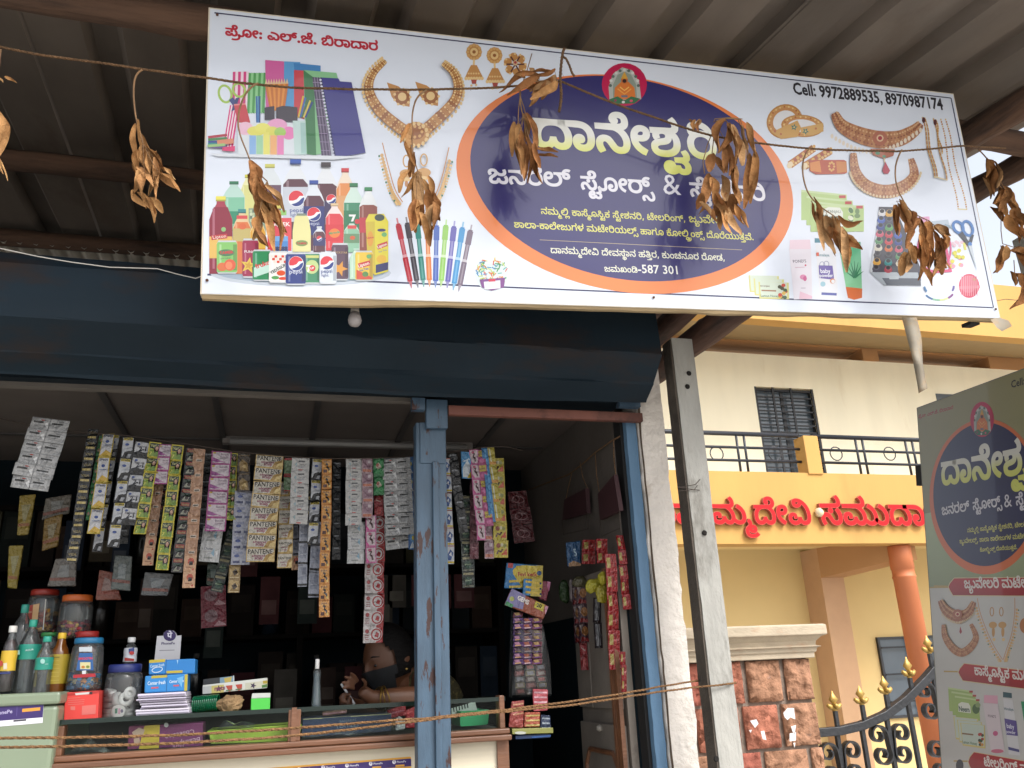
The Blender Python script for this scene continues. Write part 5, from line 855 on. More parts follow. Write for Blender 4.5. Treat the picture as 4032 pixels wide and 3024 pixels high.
def pens():
    o = []
    for (x0, y0), (x1, y1), c in (((1030, 1130), (1107, 1495), 'b52b3a'), ((1078, 1125), (1140, 1492), '3a3640'), ((1132, 1130), (1170, 1488), '1f7d72'), ((1185, 1135), (1200, 1487), 'd9772e'), ((1237, 1140), (1230, 1492), '3a5bb0'), ((1287, 1138), (1258, 1490), '8cc457'), ((1330, 1145), (1290, 1495), '5b55a8'), ((1375, 1150), (1322, 1505), '3a8fc8'), ((1418, 1165), (1350, 1512), '6f5f72')):
        L = lambda t: (x0+(x1-x0)*t, y0+(y1-y0)*t)
        o += [('l', [L(0), L(.08)], 9, _mix(c, 'ffffff', .45)), ('l', [L(.08), L(.52)], 22, c), ('l', [L(.1), L(.3)], 30, _mix(c, 'ffffff', .08)), ('l', [L(.3), L(.52)], 12, _mix(c, 'ffffff', .35)), ('l', [L(.52), L(.56)], 24, _mix(c, 'ffffff', .6)), ('l', [L(.56), L(.9)], 27, c), ('l', [L(.58), L(.88)], 8, _mix(c, 'ffffff', .25)), ('l', [L(.9), L(1)], 18, _mix(c, 'd8d8d8', .4), 3)]
    return o
def stationery():
    o = []
    for k in range(6): x = 180+k*14; o.append(('p', [(x, 372), (x+14, 372), (x+8, 600), (x-6, 600)], 'd0387c' if k % 2 == 0 else 'f0d8e2'))
    for k in range(7): x = 262+k*13; o.append(('p', [(x, 378), (x+13, 380), (x+4, 590), (x-9, 585)], '4f9a52' if k % 2 == 0 else '8cc98a'))
    for k in range(7): x = 165+k*7; o.append(('p', [(x, 545), (x+7, 545), (x-28, 775), (x-37, 770)], 'd8307e' if k % 2 == 0 else 'f4e2ea'))
    o += [('p', [(348, 313), (445, 320), (450, 560), (352, 560)], 'd1609e'), ('p', [(446, 320), (530, 324), (530, 560), (442, 560)], '5a9cd0'), ('p', [(495, 328), (635, 342), (632, 560), (520, 560)], '3f82bd'), ('p', [(497, 365), (548, 368), (550, 620), (497, 600)], 'c9414a'),
          ('p', [(546, 365), (717, 380), (728, 420), (640, 800), (600, 806), (560, 800)], '86c08c'), ('p', [(546, 365), (600, 405), (612, 806), (566, 800)], '3c7a4c'),
          ('p', [(592, 402), (636, 405), (692, 818), (640, 815)], '5c4f6c')]
    for k in range(6): o.append(('l', [(596+k*7, 404), (645+k*8, 814)], 2, 'a79bb4' if k % 2 else '3a3348'))
    for k in range(9): o.append(('l', [(594+k*5.4, 430+k*44), (638+k*5.6, 432+k*44)], 3, 'a08fb0'))
    o += [('p', [(634, 405), (727, 410), (735, 425), (795, 430), (868, 795), (710, 822)], '3c3a86'), ('p', [(634, 405), (640, 405), (716, 820), (706, 822)], '282a5e')]
    for k in range(24): o.append(('e', 634+k*2.9, 418+k*16.9, 6, 5, 'd9dcee'))
    for k in range(9):
        x = 352+k*13.5; o += [('p', [(x-6, 438), (x+8, 438), (410+(k-4)*8+6, 575), (410+(k-4)*8-6, 575)], 'e2913a' if k % 2 else 'c8742c'), ('p', [(x-6, 438), (x+1, 410), (x+8, 438)], 'e3c39a')]
    o += [('p', [(345, 560), (395, 552), (397, 622), (345, 625)], '3a3440'), ('p', [(405, 562), (440, 552), (515, 560), (515, 636), (405, 630)], '423b45')]
    for k in range(5): o.append(('l', [(520+k*9, 612), (545+k*12, 500+k*8)], 9, ('d9b73a', '3f6fae', '49734e', 'd8c25a', '2f3f86')[k]))
    for k in range(3): o.append(('l', [(302+k*9, 500), (305+k*7, 650)], 7, ('2f66a8', '4a82c0', '274b86')[k]))
    o += [('o', 140, 487, 32, 44, 12, 'a7c95c', -15), ('o', 212, 468, 30, 36, 12, 'a7c95c', -25), ('p', [(160, 520), (180, 505), (235, 570), (248, 608), (230, 612)], '3d4a86'), ('p', [(195, 510), (215, 505), (190, 570), (172, 580)], '394273'),
          ('p', [(186, 545), (246, 540), (276, 656), (205, 640)], 'c8424a'), ('l', [(186, 545), (246, 540)], 8, 'e78a86'),
          ('r', 205, 640, 350, 165, 'dde4ea'), ('e', 245, 670, 40, 34, 'eec1d6'), ('e', 410, 655, 52, 36, 'e9a6cc'), ('e', 470, 694, 36, 34, 'e887bd'), ('e', 300, 684, 46, 26, 'e6e070'), ('e', 335, 668, 40, 26, 'e9e574'), ('e', 385, 684, 34, 24, 'e0dc6a'), ('e', 425, 690, 30, 26, 'a9cf6c')]
    for k, c in enumerate(('8fb7e6', 'a3d3ab', 'e8e276', 'eeb277', 'e688bb')): o.append(('r', 266+k*36, 706, 34, 100, c))
    o += [('r', 338, 690, 30, 112, 'e8e276'), ('p', [(490, 630), (556, 630), (562, 806), (500, 806)], 'c4dcd8'), ('p', [(530, 640), (556, 640), (562, 800), (534, 800)], 'a6c9c4'),
          ('p', [(60, 800), (870, 815), (700, 832), (100, 815)], 'dbe0e6')]
    for k, c in enumerate(('b63a4a', '4a8a4e', '3d4a9a', '2f8a8a', '6a4a8a')): o.append(('l', [(52, 712+k*13), (150, 700+k*17)], 13, c))
    o += [('l', [(100, 745), (185, 735)], 26, 'd98a6a'), ('l', [(50, 762), (140, 755)], 14, '9ac07a'), ('p', [(128, 768), (192, 762), (190, 790), (125, 786)], 'd83a72')]
    return o
def drinks():
    o = [('p', sm_ell(530, 1415, 470, 70, 28), 'c3ccd6'), ('p', sm_ell(530, 1412, 440, 55, 28), '9fb0c0')]
    o += bottle(258, 905, 1180, 75, 'd9d44a', 'd8d68a', None, .2, 'e9e6b0')
    o += bottle(372, 850, 1180, 120, 'd2cf6a', '6a4a5c', 'cfc25a', .33, 'dce3e6', .6, .7)
    o += bottle(505, 830, 1240, 132, '2f56ae', '5d3640', 'c7ccd6', .24, 'e4e9ee', .34, .78)
    o += bottle(662, 845, 1240, 118, '3b3034', '5a2f38', '3a2f58', .27, 'e4e8ec', .5, .8)+ball(690, 1033, 24)
    o += ball(510, 1030, 40)+[('t', 'pepsi', 476, 1100, 545, 1100, '33488a', {'bold': .01}), ('t', 'light', 478, 1122, 520, 1122, '33488a')]
    o += bottle(762, 872, 1230, 92, 'd03a40', 'e08f4e', 'd9a06a', .22, 'eeddc8', .4, .75)
    o += bottle(186, 940, 1200, 112, '2f7a56', '7fbf9e', '2f8a68', .32, 'b8d8cc', .6, .85)
    o += bottle(118, 1018, 1420, 120, 'e6dc58', '8c1f36', 'e2b85e', .14, 'a8364a', .52, .8)+[('p', [(68, 1222), (150, 1212), (152, 1236), (70, 1246)], 'c03a3e'), ('t', 'Lipton', 78, 1240, 146, 1232, 'f2e6d8'), ('e', 132, 1190, 12, 12, '8fbf7a')]
    o += bottle(600, 935, 1300, 108, '2f4ea0', '5a3240', '2c3472', .22, 'dfe6ee', .37, .78)+ball(600, 1112, 34)+[('t', 'pepsi', 570, 1168, 628, 1168, 'c9cfe6')]
    o += bottle(806, 950, 1290, 102, '2b7a4c', '3f8a66', '2f7a54', .3, 'cfe6da', .42, .75)+[('t', '7', 785, 1160, 822, 1160, 'f0f0ee', {'bold': .03}), ('e', 824, 1150, 13, 13, 'd0343c')]
    o += bottle(882, 972, 1300, 94, '2f8a54', '8c4638', 'c03a44', .28, 'eaeef0', .48, .72)
    o += [('r', 262, 1080, 90, 140, '8fa08a')]+[('e', 275+13*(k % 5), 1095+16*(k//5), 8, 8, ('b9c7a0', '6a7a68', 'cfd6b4')[k % 3]) for k in range(20)]
    o += bottle(228, 1085, 1420, 96, '3a8a8a', 'd97a42', 'c3b26e', .2, 'e3c79a', .3, .5)+[('r', 200, 1118, 56, 18, 'd24a4a'), ('e', 230, 1175, 20, 16, 'd8683a')]
    o += bottle(310, 1120, 1400, 80, '3f7f62', 'dda33c', 'd8b24a', .2, 'ecd29a', .4, .6)
    o += [('r', 360, 1130, 64, 170, 'd03a46'), ('r', 424, 1130, 60, 170, 'd84a50'), ('t', 'TAMEK', 372, 1175, 478, 1172, 'f2eee8', {'bold': .02}), ('e', 440, 1240, 24, 26, 'e7b0a4'), ('r', 408, 1090, 50, 26, '8fc46a')]
    o += [('p', [(500, 1130), (515, 1112), (555, 1112), (572, 1130), (584, 1200), (584, 1306), (490, 1306), (490, 1200)], 'e3dd9c'), ('r', 512, 1108, 46, 12, '7d8a78'), ('p', sm_ell(537, 1262, 32, 16, 14), '7a9a5a'), ('t', 'TAMEK', 510, 1268, 565, 1268, 'c8323a', {'bold': .03})]
    o += bottle(628, 1175, 1308, 62, 'dfe5ea', '5c3640', '3a3a6a', .2, 'dbe0e8', .45, .75)+ball(628, 1238, 13)
    o += bottle(707, 1055, 1300, 92, 'e0c49a', 'd83f46', 'd2383f', .22, 'f2dcd8', .45, .8)+[('e', 707, 1210, 28, 24, 'e8823c'), ('t', 'Mirinda', 680, 1218, 735, 1208, '4aa06a', {'bold': .03})]
    o += bottle(796, 1150, 1310, 78, '2f7a5e', '8fbfa0', '6a8f6a', .22, 'c9e2d2', .4, .7)+[('r', 774, 1170, 46, 18, 'd44848'), ('e', 800, 1235, 14, 10, 'd0603a')]
    o += [('p', [(868, 1145), (885, 1112), (962, 1110), (985, 1150), (985, 1408), (916, 1428), (880, 1395), (870, 1200)], 'e3d63e'), ('p', [(868, 1152), (915, 1150), (918, 1428), (880, 1395)], 'd3bd3c'), ('e', 940, 1130, 26, 18, '3a4a44'), ('p', [(928, 1270), (980, 1252), (982, 1276), (930, 1296)], 'c83a3a'), ('t', 'Lipton', 932, 1290, 980, 1272, 'f6efe2', {'bold': .02}), ('t', 'Ice Tea', 938, 1312, 978, 1300, '4a6ab0'), ('e', 950, 1345, 26, 22, 'e8b93a'), ('p', [(920, 1375), (985, 1360), (984, 1400), (920, 1418)], '2f3168'), ('e', 964, 1218, 14, 12, '6ab06a'), ('e', 950, 1195, 22, 8, '2f3168'), ('e', 892, 1240, 16, 40, 'e0a03a'), ('t', 'Lipton', 874, 1240, 912, 1236, 'c83a3a', {'bold': .03})]
    o += bottle(820, 1290, 1450, 70, 'b8d8c4', 'b5d6bd', None, .15, 'cfe4d4')
    o += can(150, 1248, 1420, 106, '86c46a')+[('p', sm_ell(147, 1312, 42, 18, 16), '4f7a58'), ('t', 'TAMEK', 112, 1320, 186, 1314, 'd2383e', {'bold': .035}), ('t', 'portakal', 118, 1345, 168, 1342, '5a6a5a'), ('e', 125, 1385, 26, 22, 'dd7340'), ('e', 165, 1375, 30, 30, 'e0603f'), ('e', 160, 1378, 18, 20, 'ea8a5e')]
    o += [('r', 386, 1225, 80, 80, '4a86c8'), ('r', 386, 1225, 80, 26, '6fa2d6')]+[('e', 396+(k % 5)*15, 1285+(k//5)*10, 8, 7, '2f3a66') for k in range(10)]
    o += can(272, 1238, 1442, 84, '9c2a4c')+[('t', 'PUNCH', 240, 1312, 306, 1314, 'e8e2e0', {'bold': .02}), star(262, 1378, 44, 'e0c24a', 10), star(262, 1378, 24, 'c99a3a', 10)]
    o += can(735, 1262, 1456, 86, '5c4254')+[('t', 'ROCKSTAR', 698, 1315, 774, 1317, 'b79a6a', {'bold': .01}), star(735, 1395, 42, 'd8963a', 20)]
    o += can(332, 1296, 1458, 98, '2f8a58')+[('p', [(290, 1390), (380, 1350), (380, 1410), (290, 1440)], 'bfe0d2'), ('t', 'fruko', 302, 1395, 376, 1370, 'd2383e', {'bold': .03})]
    o += can(590, 1310, 1472, 84, '3f8a62')+[('e', 590, 1385, 34, 36, 'bcd08a'), ('t', '7', 562, 1410, 590, 1410, 'f2f2ea', {'bold': .04}), ('e', 592, 1392, 16, 16, 'd2383e'), ('t', 'UP', 582, 1398, 602, 1396, 'f6f2f0', {'bold': .03}), ('r', 556, 1325, 70, 14, 'c8cf7a')]
    o += can(418, 1304, 1470, 102, 'eceae6')
    for k in range(12): o.append(('r', 378+(k % 4)*18+(k//4)*6, 1326+(k//4)*14, 14, 12, 'd8482f' if (k+k//4) % 2 else 'efe0d4'))
    o += [('t', 'YEDİGÜN', 378, 1425, 462, 1378, '2f4a46', {'bold': .03}), ('e', 430, 1418, 22, 14, 'd8542f'), ('e', 400, 1442, 20, 9, '5aa05a'), ('e', 440, 1446, 22, 8, 'd84a34')]
    o += can(506, 1312, 1480, 104, '27387e')+ball(508, 1370, 36)+[('t', 'pepsi', 474, 1422, 540, 1420, 'd6dcf0', {'bold': .005})]
    o += can(673, 1308, 1474, 88, 'd6dee8', 'd9dde2')+ball(668, 1366, 34)+[('t', 'pepsi', 638, 1418, 696, 1416, '4a5a94', {'bold': .01}), ('t', 'light', 640, 1436, 676, 1436, '4a5a94')]
    o += can(860, 1302, 1458, 92, 'e6c240')+[('p', [(828, 1368), (890, 1352), (892, 1378), (830, 1394)], 'c8323a'), ('t', 'Lipton', 832, 1390, 888, 1372, 'f6efe2', {'bold': .02}), ('t', 'Ice Tea', 838, 1410, 884, 1398, '4a6ab0', {'bold': .02}), ('p', [(820, 1400), (860, 1420), (900, 1440), (900, 1450), (820, 1450)], 'd2503a'), ('e', 866, 1424, 16, 14, '5a8a4a'), ('e', 885, 1332, 13, 11, '6ab06a')]
    return o
def jar():
    o = [('e', 1522, 1420, 86, 90, 'd6e2e2'), ('e', 1520, 1345, 66, 24, 'e3ebea')]; rr = random.Random(4)
    for k in range(90):
        a, q = rr.random()*6.283, math.sqrt(rr.random()); x, y = 1522+78*q*math.cos(a), 1412+72*q*math.sin(a)
        d = rr.random()*3.14; l = 11; o.append(('l', [(x-l*math.cos(d), y-l*math.sin(d)), (x+l*math.cos(d), y+l*math.sin(d))], 5, rr.choice(('d8503a', 'e2b83a', '4a9a5a', '3f8ac0', 'd88a4a', 'c8d86a', '5ab0a8'))))
    return o+[('p', [(1458, 1450), (1590, 1440), (1585, 1490), (1520, 1508), (1470, 1490)], '7a3f86'), ('p', [(1480, 1462), (1565, 1454), (1566, 1496), (1484, 1502)], 'e3e0ea'), ('p', [(1504, 1448), (1540, 1446), (1540, 1460), (1505, 1462)], 'c8324a')]
def bangles():
    o = []
    for (x, y, rx, ry, ro) in ((262, 385, 92, 84, -28), (358, 410, 108, 52, 4)):
        for k in (1, .9, .8): o.append(('o', x, y, rx*k, ry*k, 17, (GOLD, 'd3a263', 'c9905a')[int((1-k)*10+.01) % 3], ro))
        for k in range(22): a = k*.2856; c, s = math.cos(rad(ro)), math.sin(rad(ro)); u, v = rx*.93*math.cos(a), ry*.93*math.sin(a); o.append(('e', x+u*c-v*s, y+u*s+v*c, 5, 5, 'e9c98f' if k % 3 else 'b0653f'))
        o.append(('e', x, y, rx*.72, ry*.68, 'e6e6e8', ro))
    o += [('p', [(188, 445), (330, 380), (350, 420), (330, 470), (240, 482)], 'd3a767'), ('p', [(345, 420), (470, 395), (472, 440), (410, 463), (350, 455)], 'd8ae70')]
    o += [star(312, 418, 20, '3f7f78', 10), star(374, 440, 20, '3f7f78', 30), ('e', 312, 418, 5, 5, GL), ('e', 374, 440, 5, 5, GL), ('e', 208, 440, 7, 7, 'c0785a'), ('e', 240, 455, 6, 6, 'c0785a'), ('e', 430, 425, 6, 6, 'c0785a')]
    for (x0, y0, x1, y1) in ((290, 622, 420, 530), (368, 630, 510, 545)):
        o.append(('l', [(x0, y0), (x1, y1)], 42, 'b5713c'))
        for k in range(10): t = k/9; o += [('e', x0+(x1-x0)*t, y0+(y1-y0)*t-8, 9, 9, 'dba95c' if k % 2 else 'a8503a'), ('e', x0+(x1-x0)*t+4, y0+(y1-y0)*t+10, 7, 7, 'e0bb78')]
        o.append(('e', x0, y0, 15, 20, 'e6d2ae', 30))
    o += [('p', [(398, 600), (420, 596), (583, 596), (596, 604), (600, 665), (585, 672), (430, 675), (395, 655)], 'b8502f'), ('p', [(398, 612), (450, 600), (460, 665), (400, 655)], 'd9893f'), ('p', [(540, 604), (596, 606), (598, 660), (545, 668)], 'd08440')]+[('e', 515+14*math.cos(k*.8), 632+22*math.sin(k*.8), 6, 6, 'e6b76a') for k in range(8)]
    return o
def packs(): 
    o = []
    for x, y, w, h in ((352, 757, 248, 165), (380, 790, 252, 160), (402, 818, 238, 168), (430, 842, 262, 143)):
        o += [('p', [(x, y), (x+w, y+26 if y < 840 else y), (x+w, y+h), (x, y+h)], 'b5cf86'), ('p', [(x, y), (x+w, y+26 if y < 840 else y), (x+w, y+36 if y < 840 else y+12), (x, y+12)], 'c9dca4'), ('r', x+w-42, y+30 if y < 840 else y+2, 36, 16, 'c04a4a')]
    o += [('p', [(468, 865), (500, 852), (562, 855), (578, 880), (578, 972), (468, 975)], 'e7ebe0'), ('t', 'Neem', 474, 922, 566, 922, '2f5a44', {'bold': .03}), ('t', 'Kanti', 492, 955, 556, 955, '2f5a44', {'bold': .02}), ('t', 'PATANJALI', 474, 882, 566, 884, '4a5a50')]
    for k in range(9): o.append(('e', 632+24*math.cos(k*2.1), 900+36*math.sin(k*1.3), 16, 12, ('6f8f5a', 'dfe3c8', '4f7a48')[k % 3], k*30))
    return o
def bottles_r():
    o = [('p', [(290, 1030), (400, 1028), (405, 1080), (288, 1080)], 'e9d0dc'), ('p', [(285, 1080), (405, 1080), (412, 1350), (312, 1354)], 'e4dfe8'), ('t', "POND'S", 308, 1155, 380, 1152, '4a4458', {'bold': .01}), ('e', 375, 1168, 5, 5, 'c03a5a'), ('e', 362, 1232, 18, 14, 'd98ab0'), ('e', 372, 1240, 10, 14, 'c85a90'), ('l', [(318, 1180), (370, 1178)], 3, 'c89ab0'), ('p', [(345, 1310), (410, 1335), (412, 1350), (340, 1352)], 'e4bccd'), ('l', [(350, 1292), (375, 1292)], 3, '9a8aa0'),
         ('p', [(425, 1020), (490, 1022), (490, 1045), (425, 1045)], '3f7f92'), ('p', [(428, 1045), (540, 1090), (552, 1340), (540, 1356), (455, 1354)], 'e6e8ee'), ('t', 'Himalaya', 434, 1118, 506, 1120, '3f7a86', {'bold': .015}), ('r', 434, 1098, 14, 20, 'd8542f'), ('o', 466, 1165, 14, 16, 3, '7a82a8'), ('o', 488, 1162, 14, 16, 3, '7a82a8'),
         ('p', [(446, 1168), (522, 1170), (530, 1238), (520, 1246), (450, 1238)], '6a5aa6'), ('t', 'baby', 458, 1210, 512, 1210, 'eef0f8', {'bold': .02}), ('t', 'powder', 452, 1232, 526, 1232, 'eef0f8', {'bold': .02}), ('e', 470, 1270, 14, 14, '9ec6d6'), ('e', 522, 1254, 14, 14, 'e08a4a'), ('e', 524, 1256, 10, 10, 'e6e8ee'), ('l', [(462, 1322), (545, 1326)], 14, '5a62a8'),
         ('p', [(553, 1042), (675, 1040), (683, 1300), (598, 1305)], '3fa878', '8fd0a0'), ('p', [(560, 1090), (590, 1085), (610, 1180), (595, 1180)], 'd9efe2'), ('p', [(585, 1035), (612, 1035), (625, 1060), (590, 1060)], 'd9764a'), ('p', [(594, 1285), (684, 1295), (683, 1345), (640, 1356), (606, 1345)], 'd8713f')]
    for k in range(7): a = rad(-160+k*23); o.append(('l', [(643, 1235), (643+50*math.cos(a), 1235+90*math.sin(a))], 12, '1f7a52', 2))
    for x, y in ((65, 1222), (92, 1240), (118, 1258)):
        o += [('p', [(x, y), (x+165, y+5), (x+168, y+95), (x+6, y+92)], 'd9d58a'), ('p', [(x+8, y), (x+155, y+6), (x+155, y+86), (x+14, y+84)], 'd0dcca')]
    o += [('t', 'PATANJALI', 128, 1285, 180, 1286, '6a4a3a', {'bold': .02}), ('t', 'Lemon Honey', 132, 1340, 230, 1342, '5a7a5a', {'bold': .02}), ('l', [(135, 1305), (215, 1308)], 8, 'a0785a')]+[('e', 250+16*math.cos(k*1.9), 1310+34*math.sin(k*1.1), 11, 10, ('c84a3a', '4a4a34', 'd8b04a', '3a5a3a')[k % 4]) for k in range(10)]
    return o
def threads():
    o = [('p', [(775, 850), (862, 852), (1005, 1195), (1000, 1280), (800, 1278), (738, 1205)], '43434f'), ('p', [(722, 1206), (780, 860), (738, 1205)], 'cfd4da'), ('p', [(722, 1206), (985, 1208), (1002, 1282), (800, 1276)], 'aeb8c0'), ('p', [(790, 1238), (1000, 1240), (1002, 1280), (815, 1276)], '4c5360'), ('p', [(828, 1228), (882, 1228), (880, 1245), (830, 1245)], 'b5c0c6')]
    cs = 'd8d8da 2f2f38 c03a44 d8a23a 4f8a5a 3a5ab0 2f8a8a c83a44 4a4a58 d8d2c0 2f3f86 a83244 d06a2f 5aa05a 3a3a40 c8506a'.split(); k = 0
    for r in range(9):
        for c in range(3):
            x = 790+c*40-r*4+c*r*3.2; y = 876+r*38+c*4
            if c == 2 and r < 3: continue
            o += [('e', x, y+10, 22, 17, cs[(r*5+c*3) % 16]), ('e', x, y, 17, 14, _mix(cs[(r*5+c*3) % 16], 'ffffff', .15)), ('e', x, y-2, 13, 11, '33323a'), ('e', x, y-2, 7, 6, '1c1b22')]
    return o
def sewing():
    o = [('p', [(985, 905), (1050, 902), (1055, 960), (1000, 965)], 'e3a3c8'), ('o', 1075, 1080, 90, 120, 9, 'd84a86', 0), ('p', [(1125, 1040), (1140, 1040), (1172, 1205), (1030, 1215), (1030, 1203), (1155, 1190)], 'd8507f'), ('p', [(1060, 930), (1150, 920), (1160, 960), (1075, 970)], 'b9c7d2'), ('l', [(1130, 950), (1180, 965)], 14, '8fa3b0')]
    for k in range(14): o.append(('e', 1190+28*math.cos(k*2.4)+k, 1130+44*math.sin(k*1.7), 11, 11, 'd9d24a' if k % 4 else 'e6a0b0'))
    for k in range(8): o.append(('e', 1175+10*k, 1050+12*math.sin(k*2), 9, 9, 'e3c0cc'))
    o += [('l', [(1238, 1045), (1245, 1085)], 14, 'ded96a'), ('o', 1205, 962, 24, 34, 15, '3f76b8', -35), ('o', 1256, 968, 26, 40, 15, '3f76b8', -20), ('p', [(1205, 1000), (1228, 985), (1262, 1040), (1278, 1000), (1290, 1005), (1278, 1050), (1256, 1062)], '2f3340'), ('e', 1268, 1055, 11, 13, '3f7ac0'), ('p', [(1258, 1062), (1278, 1062), (1308, 1205)], 'c3ccd4'),
          ('e', 1266, 1280, 56, 66, 'd8506a'), ('e', 1262, 1270, 44, 48, 'e2768a'), ('l', [(1212, 1290), (1325, 1285)], 16, 'e68a98'), ('p', [(1280, 1238), (1306, 1242), (1296, 1256)], 'c9a06a')]
    for k in range(9): o.append(('l', [(1225+k*10, 1225), (1222+k*11, 1335)], 3, 'edb2bc'))
    for k in range(26):
        a = rad(5+k*7); o.append(('e', 1102-80*math.cos(a), 1285+95*math.sin(a)*(.55 if k else .5)+(20 if 3 < k < 22 else 0), 6, 6, ('4a7aa8', '3f6a9a', '8fbfa0', 'd8e0a0', '8a4a8a', '6a5aa0')[k*6//26]))
    return o
def chains():
    o = []
    for (a, b) in (((1012, 365), (1072, 690)), ((1025, 368), (1085, 690)), ((1072, 372), (1138, 705)), ((1085, 378), (1112, 560)), ((1112, 375), (1205, 860)), ((1138, 375), (1250, 862))):
        n = 40
        for k in range(n): t = k/(n-1); o.append(('e', a[0]+(b[0]-a[0])*t+(5*math.sin(t*9)), a[1]+(b[1]-a[1])*t, 4.5, 5.5, GOLD if k % 3 else 'dcc08a'))
    for x, y in ((1018, 378), (1080, 390)): o.append(('e', x, y, 9, 16, '5a2f34'))
    o += [('l', [(1072, 690), (1085, 692), (1135, 705)], 6, 'e0d0a8'), ('l', [(1205, 862), (1250, 864)], 7, 'dccfa0')]
    return o
sb = thing('shop_signboard', 'big white shop signboard with a navy oval of yellow lettering above the shop opening', 'signboard', SB)
sb.rotation_euler = frame3(SB, SU, SV).to_3x3().to_euler()
cv = Canvas(suv); cv.alb = .76
white = 'e3eaf6'
cv.P.append(([(0, 0), (SW, 0), (SW, SH), (0, SH)], [(0, 1, 2, 3)], white, 0)); cv.box.append(((0, 0, SW, SH), 0))
def uvl(pts, w, col): cv.conv = lambda x, y: (x, y); cv.line(pts, w, col); cv.conv = suv
uvl([(.012, .052), (SW-.02, .036)], .005, '2b2c52'); uvl([(.012, SH-.012), (SW-.012, SH-.016)], .0045, '3a3a5a'); uvl([(SW-.017, .036), (SW-.012, SH-.016)], .005, '34365a')
# the two ovals, from their extremes in the sign's own plane
def extremes(l, r, t, b):
    L, Rr, T, Bm = (suv(*Z2(*p)) for p in (l, r, t, b)); return (L[0]+Rr[0])/2, (T[1]+Bm[1])/2, (Rr[0]-L[0])/2, (T[1]-Bm[1])/2
e1 = extremes((22, 790), (2031, 1060), (870, 284), (1200, 1596)); e2 = extremes((106, 780), (1958, 1040), (870, 292), (1195, 1522))
cv.conv = lambda x, y: (x, y); cv.ell(*e1, 'e8813f', n=90); cv.ell(*e2, '2e2a68', n=90); cv.conv = suv
cv.conv = chain(Z2, suv); draw(cv, deity(1023, 352, 134, 128))
def tcol(y): t = max(0, min(1, (.30-y)/.34)); return _mix('f2f2ea', 'e9ec78', t)
cv.text('title', 487, 716, 1585, 792, lambda y: tcol(y), bold=.032)
for k, a, b in (('gen', (217, 935), (708, 958)), ('stores', (765, 972), (1196, 1000)), ('stat', (1415, 1014), (1868, 1042))): cv.text(k, *a, *b, 'ebe9f2', bold=.024)
cv.text('&', 1258, 1002, 1362, 1008, 'e6e4ee')
cv.text('l3', 528, 1120, 1388, 1167, 'e3df74', bold=.014); cv.text('l3b', 1408, 1168, 1660, 1182, 'e3df74', bold=.014)
cv.text('l4', 368, 1200, 1794, 1276, 'e3df74', bold=.014)
cv.line([(520, 1274), (1100, 1303), (1722, 1334)], 3, 'b9a98a')
cv.text('l5', 585, 1352, 1622, 1398, 'e6e6cf', bold=.014); cv.text('l6', 905, 1462, 1104, 1469, 'e6e6cf', bold=.014); cv.text('-587 301', 1106, 1470, 1341, 1478, 'e9e9e2', bold=.012)
cv.conv = chain(Z1, suv)
cv.text('pro', 140, 182, 934, 262, 'c22a3e', bold=.036)
for f in (stationery, drinks, neck_big): draw(cv, f())
draw(cv, neck_v([(955, 740), (985, 860), (1020, 980), (1060, 1048)], [(1298, 770), (1268, 900), (1235, 1000), (1195, 1060)]))
for x, y in ((1080, 835), (1168, 835)): draw(cv, [('o', x, y, 17, 30, 7, 'cfa266'), ('e', x, y+66, 36, 24, 'd0a062'), ('e', x, y+96, 20, 12, GL), ('e', x, y+118, 9, 16, 'c08a5a')])
draw(cv, jhumka(1430, 270, 1428, 396)+jhumka(1536, 288, 1538, 412)); draw(cv, pens()); draw(cv, jar())
cv.conv = chain(Z2, suv)
draw(cv, [('e', 375+46*math.cos(k*1.047+.3), 232+46*math.sin(k*1.047+.3), 24, 24, GOLD) for k in range(6)]+[('l', [(375, 232), (375+52*math.cos(k*1.047), 232+52*math.sin(k*1.047))], 9, '5a3030') for k in range(6)]+[('e', 375, 225, 15, 15, 'd8b48a'), ('e', 375, 222, 8, 8, RUBY)]+[('e', 375+62*math.cos(k*.52), 232+62*math.sin(k*.52), 7, 7, GL) for k in range(12)])
cv.conv = chain(Z3, suv)
cv.text('Cell: 9972889535, 8970987174', 312, 234, 1128, 321, '26242c', bold=.03, ys=1.3)
draw(cv, bangles())
draw(cv, choker([(530, 345), (570, 410), (660, 458), (770, 485), (880, 480), (960, 440), (1000, 400)][::-1], 95, (778, 478)))
for k in range(24): t = k/23; cv.ell(520+480*t, 425+130*math.sin(math.pi*(t*.85+.1))-12*t, 8, 13, 'e9dcc8')
draw(cv, [('p', [(725, 535), (860, 540), (850, 575), (800, 590), (740, 570)], 'b0664c'), ('e', 765, 560, 13, 9, '4f8a68'), ('e', 800, 578, 10, 8, '4f8a68'), ('l', [(800, 588), (805, 615)], 5, GL), ('p', [(806, 605), (832, 655), (822, 672), (800, 672), (790, 655)], 'b01f3f')])
draw(cv, choker([(632, 562), (645, 660), (700, 735), (800, 768), (900, 745), (965, 680), (950, 590)][::-1], 74))
for k in range(30): t = k/29; a = rad(170-160*t); cv.ell(808+196*math.cos(a), 640+158*math.sin(a), 6, 9, 'dfc7a0')
for f in (chains, packs, bottles_r, threads, sewing): draw(cv, f())
pf = cv.build('printed_face', vinyl, sb, Matrix.Identity(4))
